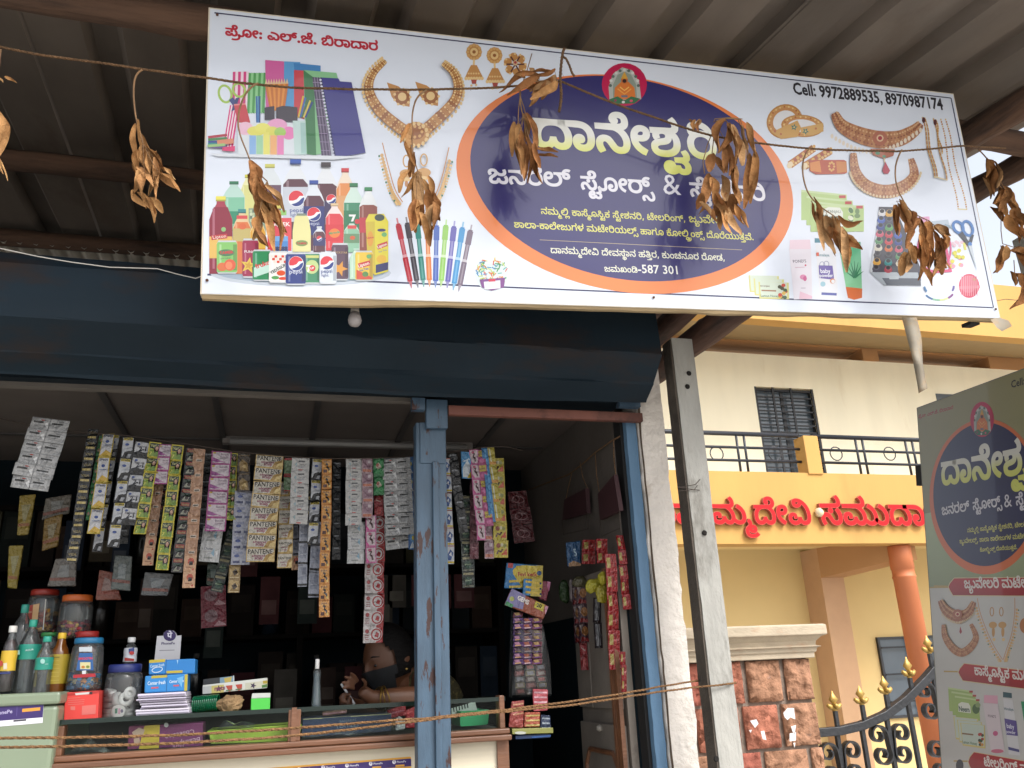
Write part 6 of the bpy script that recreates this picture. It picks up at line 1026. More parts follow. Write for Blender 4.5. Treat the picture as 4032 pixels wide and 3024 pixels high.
# screws, stains of rust on the corners
m = MB(); m.bb((-.004, -.002, -.03), (SW+.004, SH+.004, -.0006)); o = m.build('box_frame', pm('signframe', 'c9bda8', rough=.7, var=.15, scale=6), sb)
m = MB()
A = []; Bm = []
for i in range(60):
    t = i/59; x = SW*t; dz = .004+.006*noise.noise((t*6, 2, 1))+.003*noise.noise((t*23, 2, 1))+(.010*math.exp(-((t-.13)/.1)**2)); A.append((x, dz))
for (y0, y1) in ((-.045, .0),):
    rows = [[Vector((x, -.003, -.002)) for x, d in A], [Vector((x, -.006-d, -.006)) for x, d in A], [Vector((x, -.007-d, -.02)) for x, d in A], [Vector((x, -.003, -.034)) for x, d in A]]
    m.grid(rows)
m.build('wood_edge', pm('signwood', '94805f', rough=.8, var=.25, scale=8, bump=.3, stretch=(.3, 2, 2), col2='7d6248', c2=(.58, .7)), sb)
for x, y in ((.012, .035), (.02, SH-.02), (SW-.012, .03), (SW*.5, .03)):
    m = MB(); m.lathe([(.004, 0), (.004, .002), (.001, .003)], (x, y, .003), 8); m.build('screw', pm('rust', '5a3a2a', rough=.8, var=.3), sb)
a = suv(3855, 1262)
m = MB(); m.bb((a[0]-.016, -.018, -.06), (a[0]+.022, -.006, -.02)); m.build('bracket', pm('black', '0c0c0d'), sb)
# torn strip of old vinyl hanging from the sign's lower edge
ts = thing('torn_vinyl_strip', 'pale torn strip hanging from the lower right edge of the big sign', 'strip', W(3560, 1255, 2.06))
m = MB(); L = [(3550, 1250, 3608, 1250), (3566, 1310, 3626, 1325), (3586, 1385, 3630, 1398), (3602, 1452, 3634, 1446), (3618, 1548, 3650, 1530)]
rows = []; A_ = curve([(q[0], q[1]) for q in L], 18); B_ = curve([(q[2], q[3]) for q in L], 18)
for i, ((x0, y0), (x1, y1)) in enumerate(zip(A_, B_)):
    dy = .008*math.sin(i*.45); rows.append([W(x0, y0, 2.06+dy), W((x0+x1)/2, (y0+y1)/2, 2.045+dy+.004*math.sin(i*.9)), W(x1, y1, 2.065-dy)])
m.grid(rows); so_ = local(ts, 'strip', m, pm('oldvinyl', '8f8573', rough=.6, var=.2, scale=14, col2='9a8466'), True)
md = so_.modifiers.new('t', 'SOLIDIFY'); md.thickness = .0015
ts2 = thing('torn_vinyl_scrap', 'small beige scrap curling off the right corner of the big sign', 'scrap', W(3920, 1262, 2.06))
m = MB(); m.grid([[W(3900, 1258, 2.06), W(3935, 1250, 2.06)], [W(3925, 1290, 2.045), W(3972, 1262, 2.05)], [W(3945, 1305, 2.06), W(3985, 1284, 2.06)]]); local(ts2, 'scrap', m, MATS['oldvinyl'], True)
# ================================================================ ROPES AND DRY LEAVES
jute = pm('jute', '7a5836', rough=.95, var=.35, scale=60, bump=.8, bscale=150)
juted = pm('jutedark', '6f5236', rough=.95, var=.35, scale=60, bump=.8, bscale=150)
def rope(name, label, pts, r, mat, cat='rope', group=None, strands=3, turn=150):
    """twisted yarn: strands wound round one path, one mesh"""
    P = [Vector(p) for p in pts]; D = [0]
    for a, b in zip(P, P[1:]): D.append(D[-1]+(b-a).length)
    n = int(D[-1]/.007); m = MB(); C = []; j = 0
    for i in range(n+1):
        s = D[-1]*i/n
        while j < len(D)-2 and D[j+1] < s: j += 1
        C.append(P[j].lerp(P[j+1], (s-D[j])/max(1e-6, D[j+1]-D[j])))
    C = [sum((C[max(0, min(n, i+k))] for k in (-4, -2, 0, 2, 4)), Vector())/5+Vector((0, 0, .0012*noise.noise((i*.13, r*99, 1)))) for i in range(n+1)]
    C[0] = P[0]; C[-1] = P[-1]
    for q in range(strands):
        L = []
        for i, c in enumerate(C):
            t = (C[min(i+1, n)]-C[max(i-1, 0)]).normalized(); u = t.orthogonal().normalized(); w = t.cross(u); a = turn*i*.007+q*6.283/strands
            L.append(c+(u*math.cos(a)+w*math.sin(a))*r*.45)
        m.tube(L, [r*.58*(1+.25*noise.noise((i*.3, q*9, 2))) for i in range(n+1)], 5)
    rr = random.Random(len(name)+n)
    for i in range(0, n, 3):                      # loose fibres
        c = C[i]; d = Vector((rr.uniform(-1, 1), rr.uniform(-1, 1), rr.uniform(-1, 1)))*r*rr.uniform(1.4, 3.0); m.tube([c, c+d*.6+Vector((0, 0, .001)), c+d], [.0005, .0004, .0002], 3, cap=False)
    o = m.build(name, mat, smooth=True)
    return tag(o, label, cat, group)
YR = 1.93
def wp(L, Y=YR): return [W(x, y, Y) for x, y in L]
pts = wp([(-2600, -120), (-900, 60), (-60, 172), (0, 186), (150, 216), (300, 236), (470, 258), (552, 270), (700, 292), (850, 312), (1000, 332), (1150, 345), (1400, 352), (1690, 353), (1900, 347), (2060, 338), (2205, 322)])
rope('garland_twine', 'brown twine strung across the top left of the sign up to the knot', pts, .0036, juted, 'twine', 'twine of the leaf garland')
pts = wp([(2205, 318), (2330, 372), (2450, 420), (2600, 470), (2728, 514), (2808, 536), (3000, 566), (3192, 586), (3370, 594), (3551, 596), (3700, 584), (3790, 574), (3860, 578), (3960, 584)])
rope('garland_twine', 'brown twine sagging from the knot across the navy oval to the block column', pts, .0036, juted, 'twine', 'twine of the leaf garland')
rope('hanging_twine', 'frayed twine tied over the top edge of the sign with a dangling end', wp([(2222, 190), (2212, 215), (2210, 260), (2204, 300), (2207, 330), (2212, 380), (2206, 420), (2202, 440)], 1.925), .0048, juted, 'twine')
rope('hanging_twine', 'short curled twine end beside the tied knot on top of the sign', wp([(2216, 222), (2235, 226), (2245, 245), (2238, 268), (2250, 290), (2262, 300)], 1.922), .0038, juted, 'twine')
rope('jute_rope', 'upper strand of orange brown jute rope stretched across the shop front to the concrete post', [W(x, y, Y) for x, y, Y in ((-80, 2908, 1.95), (0, 2905, 1.95), (300, 2904, 1.96), (560, 2899, 1.97), (800, 2890, 1.98), (1000, 2877, 2.0), (1250, 2860, 2.05), (1500, 2840, 2.1), (1700, 2827, 2.15), (1950, 2800, 2.2), (2250, 2763, 2.28), (2500, 2722, 2.36), (2650, 2695, 2.42), (2752, 2680, 2.5))], .0031, jute, 'rope', 'jute ropes across the shop front')
rope('jute_rope', 'lower strand of orange brown jute rope looped round the face of the concrete post', [W(x, y, Y) for x, y, Y in ((-80, 2942, 1.94), (0, 2942, 1.94), (300, 2938, 1.95), (560, 2932, 1.96), (800, 2921, 1.97), (1000, 2909, 1.99), (1250, 2887, 2.04), (1500, 2858, 2.09), (1700, 2832, 2.14), (1950, 2805, 2.2), (2250, 2778, 2.28), (2500, 2738, 2.36), (2700, 2710, 2.42), (2790, 2702, 2.437), (2893, 2690, 2.442), (2897, 2689, 2.48))], .0031, jute, 'rope', 'jute ropes across the shop front')
m = MB(); m.tube(wp([(-60, 965), (0, 978), (150, 1010), (280, 1032), (430, 1052), (620, 1058), (700, 1080), (770, 1096), (800, 1085)], 2.3), .0016, 5)
tag(m.build('white_wire', pm('whitewire', 'b9b5ad', rough=.6), smooth=True), 'thin pale wire sagging along the top of the blue hood to the sign', 'wire')
m = MB(); m.tube([W(3920, 1185, 2.1), W(3960, 1178, 2.15), W(4000, 1182, 2.2), W(4045, 1176, 2.3)], .0012, 4); tag(m.build('thin_wire', MATS['wire']), 'thin dark wire running from the right edge of the sign', 'wire')
leafm = pm('dryleaf', 'ffffff', rough=.85, var=.4, scale=22, bump=.5, bscale=60, attr=True, spec=.12)
stemm = pm('leafstem', '7d5f40', rough=.8, var=.3, scale=30)
LC = ('a6774a', '956640', 'ae8254', '855a36', 'a47f58', '8f6540')
def leaf(m, a, b, w, rr, curl=None, pale=0):
    """a curled dry leaf from stalk a to tip b: folded on its midrib, edges rolled and waved"""
    a, b = Vector(a), Vector(b); L = (b-a).length; t = (b-a).normalized()
    view = Vector((0, -1, .1)); side = t.cross(view).normalized(); side = (Matrix.Rotation(rr.uniform(-.9, .9), 3, t) @ side); nrm = side.cross(t)
    n = 12; q = 6; tw = rr.uniform(-.9, .9); fold = rr.uniform(.5, 1.25); bend = rr.uniform(-.09, .09)*L; bend2 = rr.uniform(-.10, .10)*L; ph = rr.uniform(0, 6); roll = rr.uniform(.2, 1.2)*rr.choice((-1, 1))
    m.cc = _mix(rr.choice(LC), 'd9b07a', pale); rows = []
    for i in range(n+1):
        s = i/n; c = a+t*L*s+nrm*bend*math.sin(s*3.1)+side*bend2*math.sin(s*4.4)+nrm*.016*L*math.sin(s*8+ph)
        R_ = Matrix.Rotation(tw*s, 3, t); S, Nn = R_ @ side, R_ @ nrm
        hw = w/2*(math.sin(math.pi*min(1, s*.94+.03))**.72)*(1-.22*s)+.0006
        row = []
        for k in range(-q//2, q//2+1):
            e = k/(q/2); ang = fold*abs(e)*(.6+.6*s)+roll*max(0, s-.45)*e*e*1.6
            row.append(c+S*hw*e*math.cos(ang*.85)+Nn*hw*abs(e)*math.sin(ang)+Nn*.05*w*math.sin(s*13+ph+e*2)*e*e)
        rows.append(row)
    m.grid(rows)
def bunch(label, z, Y, stem, leaves, pale=0, seed=0, group='bunches of dry mango leaves on the twine', extra=()):
    S = [W(*z(*p), Y+(p[2] if len(p) > 2 else 0)) for p in [(q[0], q[1]) for q in stem]]
    t = thing('dry_leaf_bunch', label, 'dry leaves', S[0], group)
    st = MB(); sp = []
    for i in range(len(S)-1):
        for k in range(4): sp.append(S[i].lerp(S[i+1], k/4))
    sp.append(S[-1]); k = len(sp)
    sp = [sum((sp[max(0, min(k-1, i+d))] for d in (-2, -1, 0, 1, 2)), Vector())/5 for i in range(k)]
    st.tube(sp, [.0028-.0012*i/k for i in range(k)], 6); rr = random.Random(seed); m = MB()
    for s in extra: st.tube([W(*z(*p), Y) for p in s], .0016, 5)
    for (x0, y0, x1, y1, w) in leaves:
        d0, d1 = rr.uniform(-.022, .02), rr.uniform(-.03, .025); a = W(*z(x0, y0), Y+d0); b = W(*z(x1, y1), Y+d1)
        sc = mpp(a)*(z(1, 0)[0]-z(0, 0)[0]); near = min(sp, key=lambda p: (p-a).length)
        if (near-a).length < .12: st.tube([near, near.lerp(a, .5)+Vector((0, 0, -.003)), a], [.0013, .001, .0008], 5)
        leaf(m, a, b, w*sc*1.22, rr, pale=pale)
        if rr.random() < .75:
            q = Vector((rr.uniform(-.016, .016), rr.uniform(-.02, .015), rr.uniform(-.012, .012))); leaf(m, a+q, b+q*1.2+Vector((rr.uniform(-.012, .012), 0, rr.uniform(-.02, .012))), w*sc*1.1, rr, pale=pale)
    local(t, 'stem', st, stemm, True); o = local(t, 'leaves', m, leafm, True)
    return t
Z0 = zm(0, 0, .6933)
bunch('bunch of pale dry leaves hanging left of the sign against the roof', Z0, YR, [(815, 392), (770, 420), (757, 500), (762, 600), (775, 690), (800, 760), (815, 830)],
      [(770, 700, 762, 900, 40), (800, 760, 930, 975, 50), (925, 950, 1000, 1020, 34), (810, 830, 850, 990, 70), (850, 850, 900, 1040, 52), (790, 850, 770, 1020, 55), (785, 960, 910, 1060, 45), (820, 980, 800, 1110, 60), (900, 980, 1025, 1090, 40), (870, 900, 860, 1110, 56), (780, 1090, 835, 1185, 40), (820, 1110, 880, 1265, 50), (850, 1120, 932, 1205, 40)], .35, 1)  # leaf colour lightened to paint in the light on this bunch
bunch('dry leaf bunch at the far left edge of the photo', Z0, YR, [(5, 270), (-4, 350), (-10, 460)], [(-20, 440, 18, 470, 25), (-14, 640, 14, 880, 60), (-20, 600, -10, 1000, 60), (-40, 620, -30, 900, 60)], .4, 2)
bunch('dry leaf bunch in front of the printed drink bottles on the sign', Z1, YR-.01, [(318, 428), (270, 450), (225, 520), (203, 620), (215, 700), (250, 780), (280, 860), (320, 905), (365, 945)],
      [(268, 830, 300, 1010, 78), (290, 870, 350, 1080, 74), (262, 900, 290, 1060, 40), (310, 920, 360, 1130, 60), (300, 1040, 350, 1160, 50), (350, 960, 448, 1100, 48), (375, 1000, 440, 1210, 50), (340, 1060, 432, 1300, 52), (310, 1120, 295, 1200, 44), (300, 1180, 368, 1282, 30), (330, 1000, 400, 1150, 70), (400, 1050, 425, 1200, 50)], .05, 3)
bunch('dry leaf bunch in front of the printed necklaces and pens on the sign', Z1, YR, [(1190, 465), (1140, 490), (1112, 560), (1108, 640), (1108, 740), (1120, 830), (1140, 890)],
      [(1105, 640, 1080, 760, 42), (1095, 720, 1105, 860, 44), (1112, 800, 1100, 920, 34), (1135, 890, 1050, 1020, 40), (1130, 930, 1105, 1060, 60), (1150, 890, 1160, 1080, 54), (1165, 930, 1195, 1110, 44), (1190, 980, 1245, 1150, 60), (1130, 1030, 1095, 1200, 56), (1170, 1060, 1145, 1170, 60), (1150, 1100, 1190, 1240, 50), (1225, 1060, 1205, 1195, 56)], 0, 4)
bunch('tuft of dry leaves lying over the twine on top of the navy oval', Z2, YR-.012, [(640, 330), (560, 325), (470, 340), (405, 350)],
      [(610, 275, 440, 300, 40), (600, 310, 450, 390, 60), (620, 320, 480, 420, 50), (590, 340, 435, 470, 60), (520, 300, 325, 410, 50), (560, 330, 510, 440, 40), (480, 270, 500, 345, 45), (430, 300, 375, 295, 36)], 0, 5, extra=[[(418, 345), (445, 270), (474, 168)]])
bunch('dry leaf bunch hanging over the left end of the white lettering on the oval', Z2, YR, [(405, 350), (404, 430), (410, 500), (425, 540)],
      [(395, 580, 380, 760, 50), (420, 520, 440, 700, 56), (440, 540, 500, 740, 50), (500, 735, 632, 750, 40), (410, 640, 405, 870, 56), (440, 660, 455, 940, 60), (470, 720, 515, 850, 46), (500, 780, 530, 945, 40), (380, 700, 420, 890, 50), (480, 740, 495, 830, 46)], 0, 6, extra=[[(404, 420), (395, 500), (392, 590)], [(404, 420), (425, 480), (440, 545)]])
bunch('largest dry leaf bunch hanging from a short stick over the right of the oval', Z2, YR-.012, [(1560, 575), (1600, 556), (1660, 552), (1722, 560)],
      [(1640, 580, 1600, 760, 66), (1660, 590, 1725, 830, 70), (1720, 590, 1760, 800, 66), (1762, 760, 1735, 1090, 60), (1630, 700, 1660, 900, 70), (1650, 800, 1700, 1000, 66), (1690, 830, 1700, 1040, 60), (1545, 760, 1530, 870, 60), (1560, 780, 1620, 880, 56), (1520, 880, 1500, 1060, 60), (1540, 900, 1560, 1060, 60), (1600, 890, 1640, 1050, 66), (1620, 960, 1680, 1130, 66), (1490, 1010, 1465, 1130, 60), (1480, 1070, 1570, 1165, 56), (1570, 1040, 1650, 1170, 66), (1590, 1110, 1600, 1215, 50), (1640, 1080, 1700, 1250, 50), (1680, 1060, 1758, 1205, 46), (1550, 990, 1600, 1110, 70), (1660, 1000, 1655, 1120, 70)], .08, 7,
      extra=[[(1555, 575), (1560, 556), (1640, 548), (1724, 556)], [(1575, 570), (1520, 700), (1490, 810), (1500, 880)], [(1590, 575), (1555, 660), (1545, 760)], [(1700, 560), (1722, 620)]])
bunch('knotted shred of dry leaf on the twine over the last yellow letter', Z2, YR-.005, [(1435, 625), (1430, 600), (1420, 575)], [(1430, 610, 1405, 560, 30), (1440, 605, 1475, 562, 28), (1435, 620, 1440, 560, 24)], 0, 17)
bunch('small dry leaf bunch in front of the printed soap packets on the sign', Z3, YR, [(415, 515), (370, 560), (356, 640), (370, 730), (400, 795), (450, 845), (510, 885), (540, 905)],
      [(405, 820, 440, 960, 60), (440, 850, 465, 1090, 36), (480, 900, 520, 1060, 66), (500, 960, 600, 1140, 50), (520, 900, 590, 1080, 56), (550, 900, 690, 945, 44), (570, 960, 600, 1180, 50), (590, 1000, 680, 1090, 44), (540, 910, 560, 1040, 50)], .05, 8)
bunch('big dry leaf bunch in front of the printed thread box on the sign', Z3, YR-.01, [(905, 530), (872, 590), (860, 670), (875, 750), (905, 810), (940, 870), (1000, 905), (1060, 930)],
      [(870, 820, 930, 960, 70), (860, 840, 880, 1000, 46), (930, 870, 925, 1080, 66), (960, 880, 940, 1000, 60), (985, 910, 1010, 1140, 70), (1000, 1000, 1010, 1240, 60), (1010, 1180, 1070, 1278, 40), (1040, 930, 1060, 1080, 70), (1060, 960, 1120, 1160, 60), (1080, 950, 1165, 1010, 66), (1130, 1000, 1120, 1090, 56), (1110, 1050, 1120, 1220, 50), (1050, 1060, 1050, 1190, 50), (1090, 1060, 1165, 1185, 46), (940, 1080, 925, 1210, 56), (960, 1060, 980, 1160, 56), (1120, 1180, 1050, 1230, 40)], 0, 9)
bunch('dark dry leaf bunch at the right end of the twine against the sky', Z3, 2.12, [(1310, 530), (1360, 580), (1400, 640), (1430, 700), (1480, 790), (1530, 880), (1580, 960)],
      [(1370, 590, 1350, 690, 64), (1390, 610, 1395, 780, 60), (1345, 680, 1400, 790, 50), (1430, 750, 1395, 830, 70), (1450, 740, 1440, 890, 60), (1480, 760, 1520, 880, 70), (1400, 830, 1470, 900, 60), (1500, 860, 1565, 960, 70), (1480, 900, 1540, 1050, 70), (1520, 960, 1600, 1060, 66), (1450, 1060, 1415, 1210, 60), (1470, 1060, 1440, 1160, 50), (1490, 1090, 1580, 1130, 60), (1530, 1090, 1600, 1200, 60), (1510, 1210, 1550, 1280, 46), (1560, 1280, 1505, 1415, 50), (1545, 1220, 1590, 1300, 50)], -.25 if False else 0, 10,
      extra=[[(1440, 900), (1440, 980), (1448, 1050), (1480, 1060), (1540, 1080)], [(1510, 1140), (1515, 1215)]])
# ================================================================ STANDING SIGN at the right, edge on to the street
TA = W(3612, 1608, 3.05)                        # its far top corner
TU = -Vector(dirn(1600, 2347)); TU.normalize()   # towards the viewer = to the right on its face
_tb = W(3800, 3024, 3.05); TV = (TA-_tb).normalized(); TV = (TV-TU*TV.dot(TU)).normalized()
TN = TU.cross(TV)
tuv = plane_uv(TA, TU, TV)
st = thing('standing_sign', 'tall upright sign at the right edge of the photo repeating the shop lettering', 'sign', TA-TV*1.2)
st.rotation_euler = frame3(TA, TU, TV).to_3x3().to_euler()
TM = Matrix.Translation(TV.dot(TV)*Vector((0, 1.2, 0)))
cv = Canvas(tuv); cv.alb = .6
TWD, THT = .80, 1.75
flat = lambda x, y: (x, y)
cv.conv = flat; cv.rect(0, -THT, TWD, THT, 'c9c9c6'); cv.rect(0, -.80, TWD, .80, '9f9a6c', '8a8a6a'); cv.rect(0, -.80, TWD, .32, 'b4c39a', '8f9a74'); cv.rect(0, -.803, TWD, .006, 'b59a5a')
y5 = zm(3432, 1300, .5425); y6 = zm(3332, 2200, .4968)
def tp(z, x, y): return tuv(*z(x, y))
l = tp(y5, 418, 1190); b = tuv(3332+1220*.4968, 2200+95*.4968); t_ = tp(y5, 930, 575)
ea = (b[0]-l[0]); ecx, ecy = l[0]+.335, (b[1]+t_[1])/2-.012; ry_ = (t_[1]-b[1])/2
cv.ell(ecx, ecy, .335, ry_, 'd9713a', n=70); cv.ell(ecx+.004, ecy+.008, .335-.024, ry_-.024, '262450', n=70)
cv.conv = chain(y5, tuv)
draw(cv, deity(803, 648, 86, 128))
def tcol2(y): return _mix('e4e4da', 'dce06c', max(0, min(1, (.46-y)/.4)))
cv.text('title', 508, 1122, 1290, 1010, lambda y: tcol2(y), bold=.03); cv.text('gen', 512, 1342, 712, 1308, 'd8d6de', bold=.022); cv.text('stores', 737, 1305, 946, 1275, 'd8d6de', bold=.022); cv.text('&', 966, 1288, 1022, 1278, 'd8d6de'); cv.text('stat', 1050, 1272, 1320, 1232, 'd8d6de', bold=.022)
cv.text('s3', 695, 1468, 1180, 1418, 'd6d26a', bold=.014); cv.text('s4', 640, 1548, 1220, 1502, 'd6d26a', bold=.014); cv.text('s5', 788, 1608, 1060, 1588, 'd6d26a', bold=.014)
cv.text('pro', 340, 640, 594, 570, 'b02634', bold=.02, ys=.8); cv.text('Cell: 9972889535', 1015, 420, 1420, 300, '2a2830', bold=.02)
cv.conv = chain(y6, tuv)
for q, (x0, yt, xm, yb_, sl_) in enumerate(((806, 150, 1700, 296, -.01), (884, 826, 1800, 972, .11), (962, 1528, 1900, 1690, .17))):
    n = [(x0+50, yt), (xm, yt+(xm-x0)*sl_), (xm, yb_+(xm-x0)*(sl_+.015)), (x0+40, yb_), (x0+12, yb_-45), (x0, (yt+yb_)/2), (x0+14, yt+40)]
    cv.line([(x0-110, (yt+yb_)/2-6), (x0, (yt+yb_)/2-4)], 12, 'b9a05e'); cv.poly(n, 'd8c8a0'); cv.poly([(x0+52, yt+6), (xm, yt+6+(xm-x0)*sl_), (xm, yb_-6+(xm-x0)*(sl_+.015)), (x0+42, yb_-7), (x0+18, yb_-48), (x0+7, (yt+yb_)/2), (x0+20, yt+44)], 'b8282e', '9a1c24')
cv.text('b1', 938, 232, 1690, 224, 'e6e2dc', bold=.024); cv.text('b2', 1018, 918, 1760, 1000, 'e6e2dc', bold=.024); cv.text('b3', 1095, 1640, 1800, 1760, 'e6e2dc', bold=.024)
draw(cv, choker([(755, 335), (790, 400), (850, 445), (920, 455), (975, 420), (1012, 345)][::-1], 92, (890, 440))+[('p', [(850, 480), (945, 480), (920, 515), (880, 515)], 'a86a4c'), ('p', [(905, 535), (918, 580), (907, 597), (897, 580)], '9a2036')])
for k in range(22): t = k/21; cv.ell(758+258*t, 425+82*math.sin(math.pi*(t*.9+.05)), 5, 10, 'd9c6a4')
draw(cv, choker([(778, 525), (790, 620), (850, 710), (920, 745), (990, 700), (1030, 620), (990, 520)][::-1], 66))
draw(cv, neck_v([(1040, 312), (1060, 420), (1110, 560), (1170, 690), (1240, 800)], [(1336, 310), (1335, 440), (1310, 600), (1270, 720), (1245, 800)]))
for x in (1155, 1230): draw(cv, [('o', x, 420, 14, 34, 7, 'b98a4e'), ('e', x+8, 525, 32, 26, 'c79a58'), ('e', x+12, 580, 12, 40, 'c49554'), ('e', x+16, 640, 12, 14, GL)])
for x, y in ((808, 1018), (835, 1050), (862, 1085)): draw(cv, [('p', [(x, y), (x+190, y+30), (x+200, y+200), (x+10, y+190)], 'a2bd6e'), ('p', [(x, y), (x+190, y+30), (x+192, y+42), (x, y+14)], 'c2d49c'), ('r', x+168, y+28, 28, 16, 'b0343c')])
draw(cv, [('p', [(890, 1150), (915, 1136), (970, 1145), (985, 1170), (988, 1225), (890, 1212)], 'e2e6da'), ('t', 'Neem', 896, 1206, 980, 1216, '2b5040', {'bold': .03}), ('e', 1030, 1190, 30, 40, '4a6a3a'), ('e', 1045, 1160, 20, 20, '8aa06a')])
for x, y in ((850, 1250), (880, 1275), (905, 1300)): draw(cv, [('p', [(x, y), (x+195, y+20), (x+200, y+205), (x+20, y+180)], 'd8c87a'), ('p', [(x+8, y+4), (x+188, y+22), (x+190, y+190), (x+22, y+168)], 'c4d2c6')])
draw(cv, [('t', 'Lemon Honey', 925, 1462, 1040, 1478, '5a7a5a', {'bold': .02}), ('l', [(920, 1385), (1010, 1395)], 12, '8a6a4a')]+[('e', 1070+12*math.cos(k*2), 1430+44*math.sin(k*1.3), 12, 12, ('b03a34', '3a3a2c', 'd0903a', '33502f')[k % 4]) for k in range(9)])
draw(cv, [('p', [(1092, 1080), (1200, 1085), (1202, 1150), (1092, 1142)], 'e0a8bc'), ('p', [(1085, 1145), (1205, 1152), (1260, 1530), (1150, 1520)], 'd8ccd2'), ('t', "POND'S", 1128, 1255, 1190, 1262, '4a4050', {'bold': .01}), ('e', 1185, 1385, 20, 20, 'c85a88'), ('e', 1200, 1525, 50, 16, 'd0708c'),
          ('p', [(1243, 1055), (1312, 1065), (1314, 1105), (1243, 1098)], '1f4a56'), ('p', [(1245, 1105), (1320, 1120), (1380, 1560), (1290, 1550)], 'd6d6da'), ('t', 'Himalaya', 1255, 1198, 1328, 1206, '3f6a76', {'bold': .015}), ('p', [(1255, 1265), (1350, 1285), (1362, 1405), (1270, 1395)], '5a4a92'), ('t', 'baby', 1275, 1340, 1335, 1350, 'e4e4f0', {'bold': .02}), ('t', 'powder', 1272, 1380, 1345, 1392, 'e4e4f0', {'bold': .02}), ('p', [(1285, 1490), (1372, 1512), (1374, 1534), (1288, 1514)], '4a4a86'),
          ('p', [(1385, 1130), (1500, 1140), (1500, 1500), (1440, 1490)], '2f9a6a'), ('e', 1415, 530, 40, 60, 'b87a4a'), ('e', 900, 1640, 30, 50, '3a3a44')])
cv.conv = flat
cv.build('printed_face', vinyl, st, TM)
m = MB(); m.bb((-.006, -THT-.003+1.2, -.03), (TWD+.003, 1.2+.004, -.0006)); m.build('panel_frame', pm('panelframe', '6d6f66', rough=.6, var=.2), st)
m = MB(); q = tp(y5, 345, 1050); m.bb((-.055, q[1]-.045+1.2, -.025), (-.006, q[1]+.045+1.2, -.005)); m.build('bracket', pm('black', '0c0c0d'), st)
m = MB(); m.bb((.3, 1.2-THT-.6, -.075), (.35, 1.15, -.031)); m.build('stand_post', pm('railblack', '23262d'), st)
# ================================================================ COUNTER AND WHAT STANDS ON IT
zc_ = zm(0, 2300, .4521); zd = zm(900, 2300, .4973); zf_ = zm(1900, 2200, .4968); ze = zm(1600, 1500, .5425); za = zm(0, 1500, .5425); zb_ = zm(700, 1650, .5123)
glassm = clear('counterglass', 'f2f7f4', .004, .02, 1.14); plast = clear('clearplastic', 'eef2f2', .05, .12); bag = clear('clearbag', 'f2f4f5', .04, .15)
printm = pm('print', 'ffffff', rough=.45, var=.06, scale=12, attr=True, spec=.4)
foil = pm('foil', 'ffffff', rough=.24, var=.12, scale=22, bump=.8, bscale=48, attr=True, spec=.6, metal=.12)
def front(Y, loc): return Matrix.Translation(-Vector(loc)) @ Matrix(((1, 0, 0, 0), (0, 0, -1, Y), (0, 1, 0, 0), (0, 0, 0, 1)))
def fconv(z, Y):
    def c(x, y):
        p = W(*z(x, y), Y); return (p.x, p.z)
    return c
def print_on(t, z, Y, items, mat=None, name='printed_face'):
    c = Canvas(fconv(z, Y)); draw(c, items); return c.build(name, mat or printm, t, front(Y-.0008, t.location))
def carton(name, label, cat, z, quad, Y, depth, col, items=(), mat=None, group=None, part='carton_body', bev=.002):
    P = [W(*z(*q), Y) for q in quad]; base = sum(P, Vector())/len(P); base.z = min(p.z for p in P)
    t = thing(name, label, cat, base, group); m = MB(); m.cc = col; m.prism(P, (0, depth, 0))
    o = local(t, part, m, mat or printm)
    if bev: soften(o, bev)
    if items: print_on(t, z, Y, items, mat)
    return t
def packet(name, label, cat, z, quad, Y, col, items=(), group=None, lean=0):
    return carton(name, label, cat, z, quad, Y, .010, col, items, foil, group, 'pouch', .004)
def turned(t, name, prof, c, mat, s, n=20, label=None):
    m = MB(); m.lathe([(r*s, z*s) for r, z in prof], c, n); return local(t, name, m, mat, True, label)
wood = pm('counterwood', '6e4830', rough=.5, var=.3, scale=6, bump=.15, stretch=(.4, 3, 3), coat=.1)
YC = 2.86
co = thing('display_counter', 'glass topped wooden display counter with a cream panel across the shop opening', 'counter', (.05, YC, .5))
xl_, xr_ = W(230, 2900, YC).x, W(1985, 2800, YC).x
zt_g = W(600, 2822, YC).z; zr1 = W(1646, 2887, YC).z; zr0 = W(1646, 2934, YC).z
m = MB(); m.bb((xl_-.02, YC-.015, zt_g-.006), (xr_, YC+.42, zt_g+.003)); local(co, 'top_glass', m, glassm)
m = MB(); m.bb((xl_-.02, YC-.019, zt_g-.008), (xr_, YC-.0155, zt_g+.005)); local(co, 'glass_edge', m, pm('glassedge', '15241f', rough=.2))
m = MB(); m.bb((xl_+.02, YC, zr1), (xr_-.02, YC+.005, zt_g-.008)); local(co, 'front_glass', m, glassm)
m = MB(); m.bb((xl_-.03, YC-.03, zr0+.018), (xr_+.01, YC+.02, zr1)); m.bb((xl_-.045, YC-.045, zr0), (xr_+.012, YC+.02, zr0+.017)); soften(local(co, 'rail', m, wood), .004)
def post(a, b, zt):
    x0, x1 = W(a, 2850, YC).x, W(b, 2850, YC).x; m = MB(); m.bb((x0, YC-.022, zr1-.001), (x1, YC+.03, zt)); soften(local(co, 'post', m, wood), .003)
post(229, 262, zt_g-.012); post(1134, 1183, W(1155, 2793, YC).z); post(1962, 1983, W(1970, 2738, YC).z)
m = MB(); m.bb((W(1148, 2800, YC).x, YC-.03, zr1), (W(1168, 2800, YC).x, YC-.023, W(1155, 2785, YC).z)); local(co, 'post_strip', m, wood)
m = MB(); m.bb((xl_-.02, YC+.0, -.0+.5-.5+.02), (xr_-.0, YC+.02, zr0-.001)); local(co, 'front_panel', m, pm('laminate', 'c9bfa8', rough=.5, var=.12, scale=5, stretch=(.15, 1, 7)))
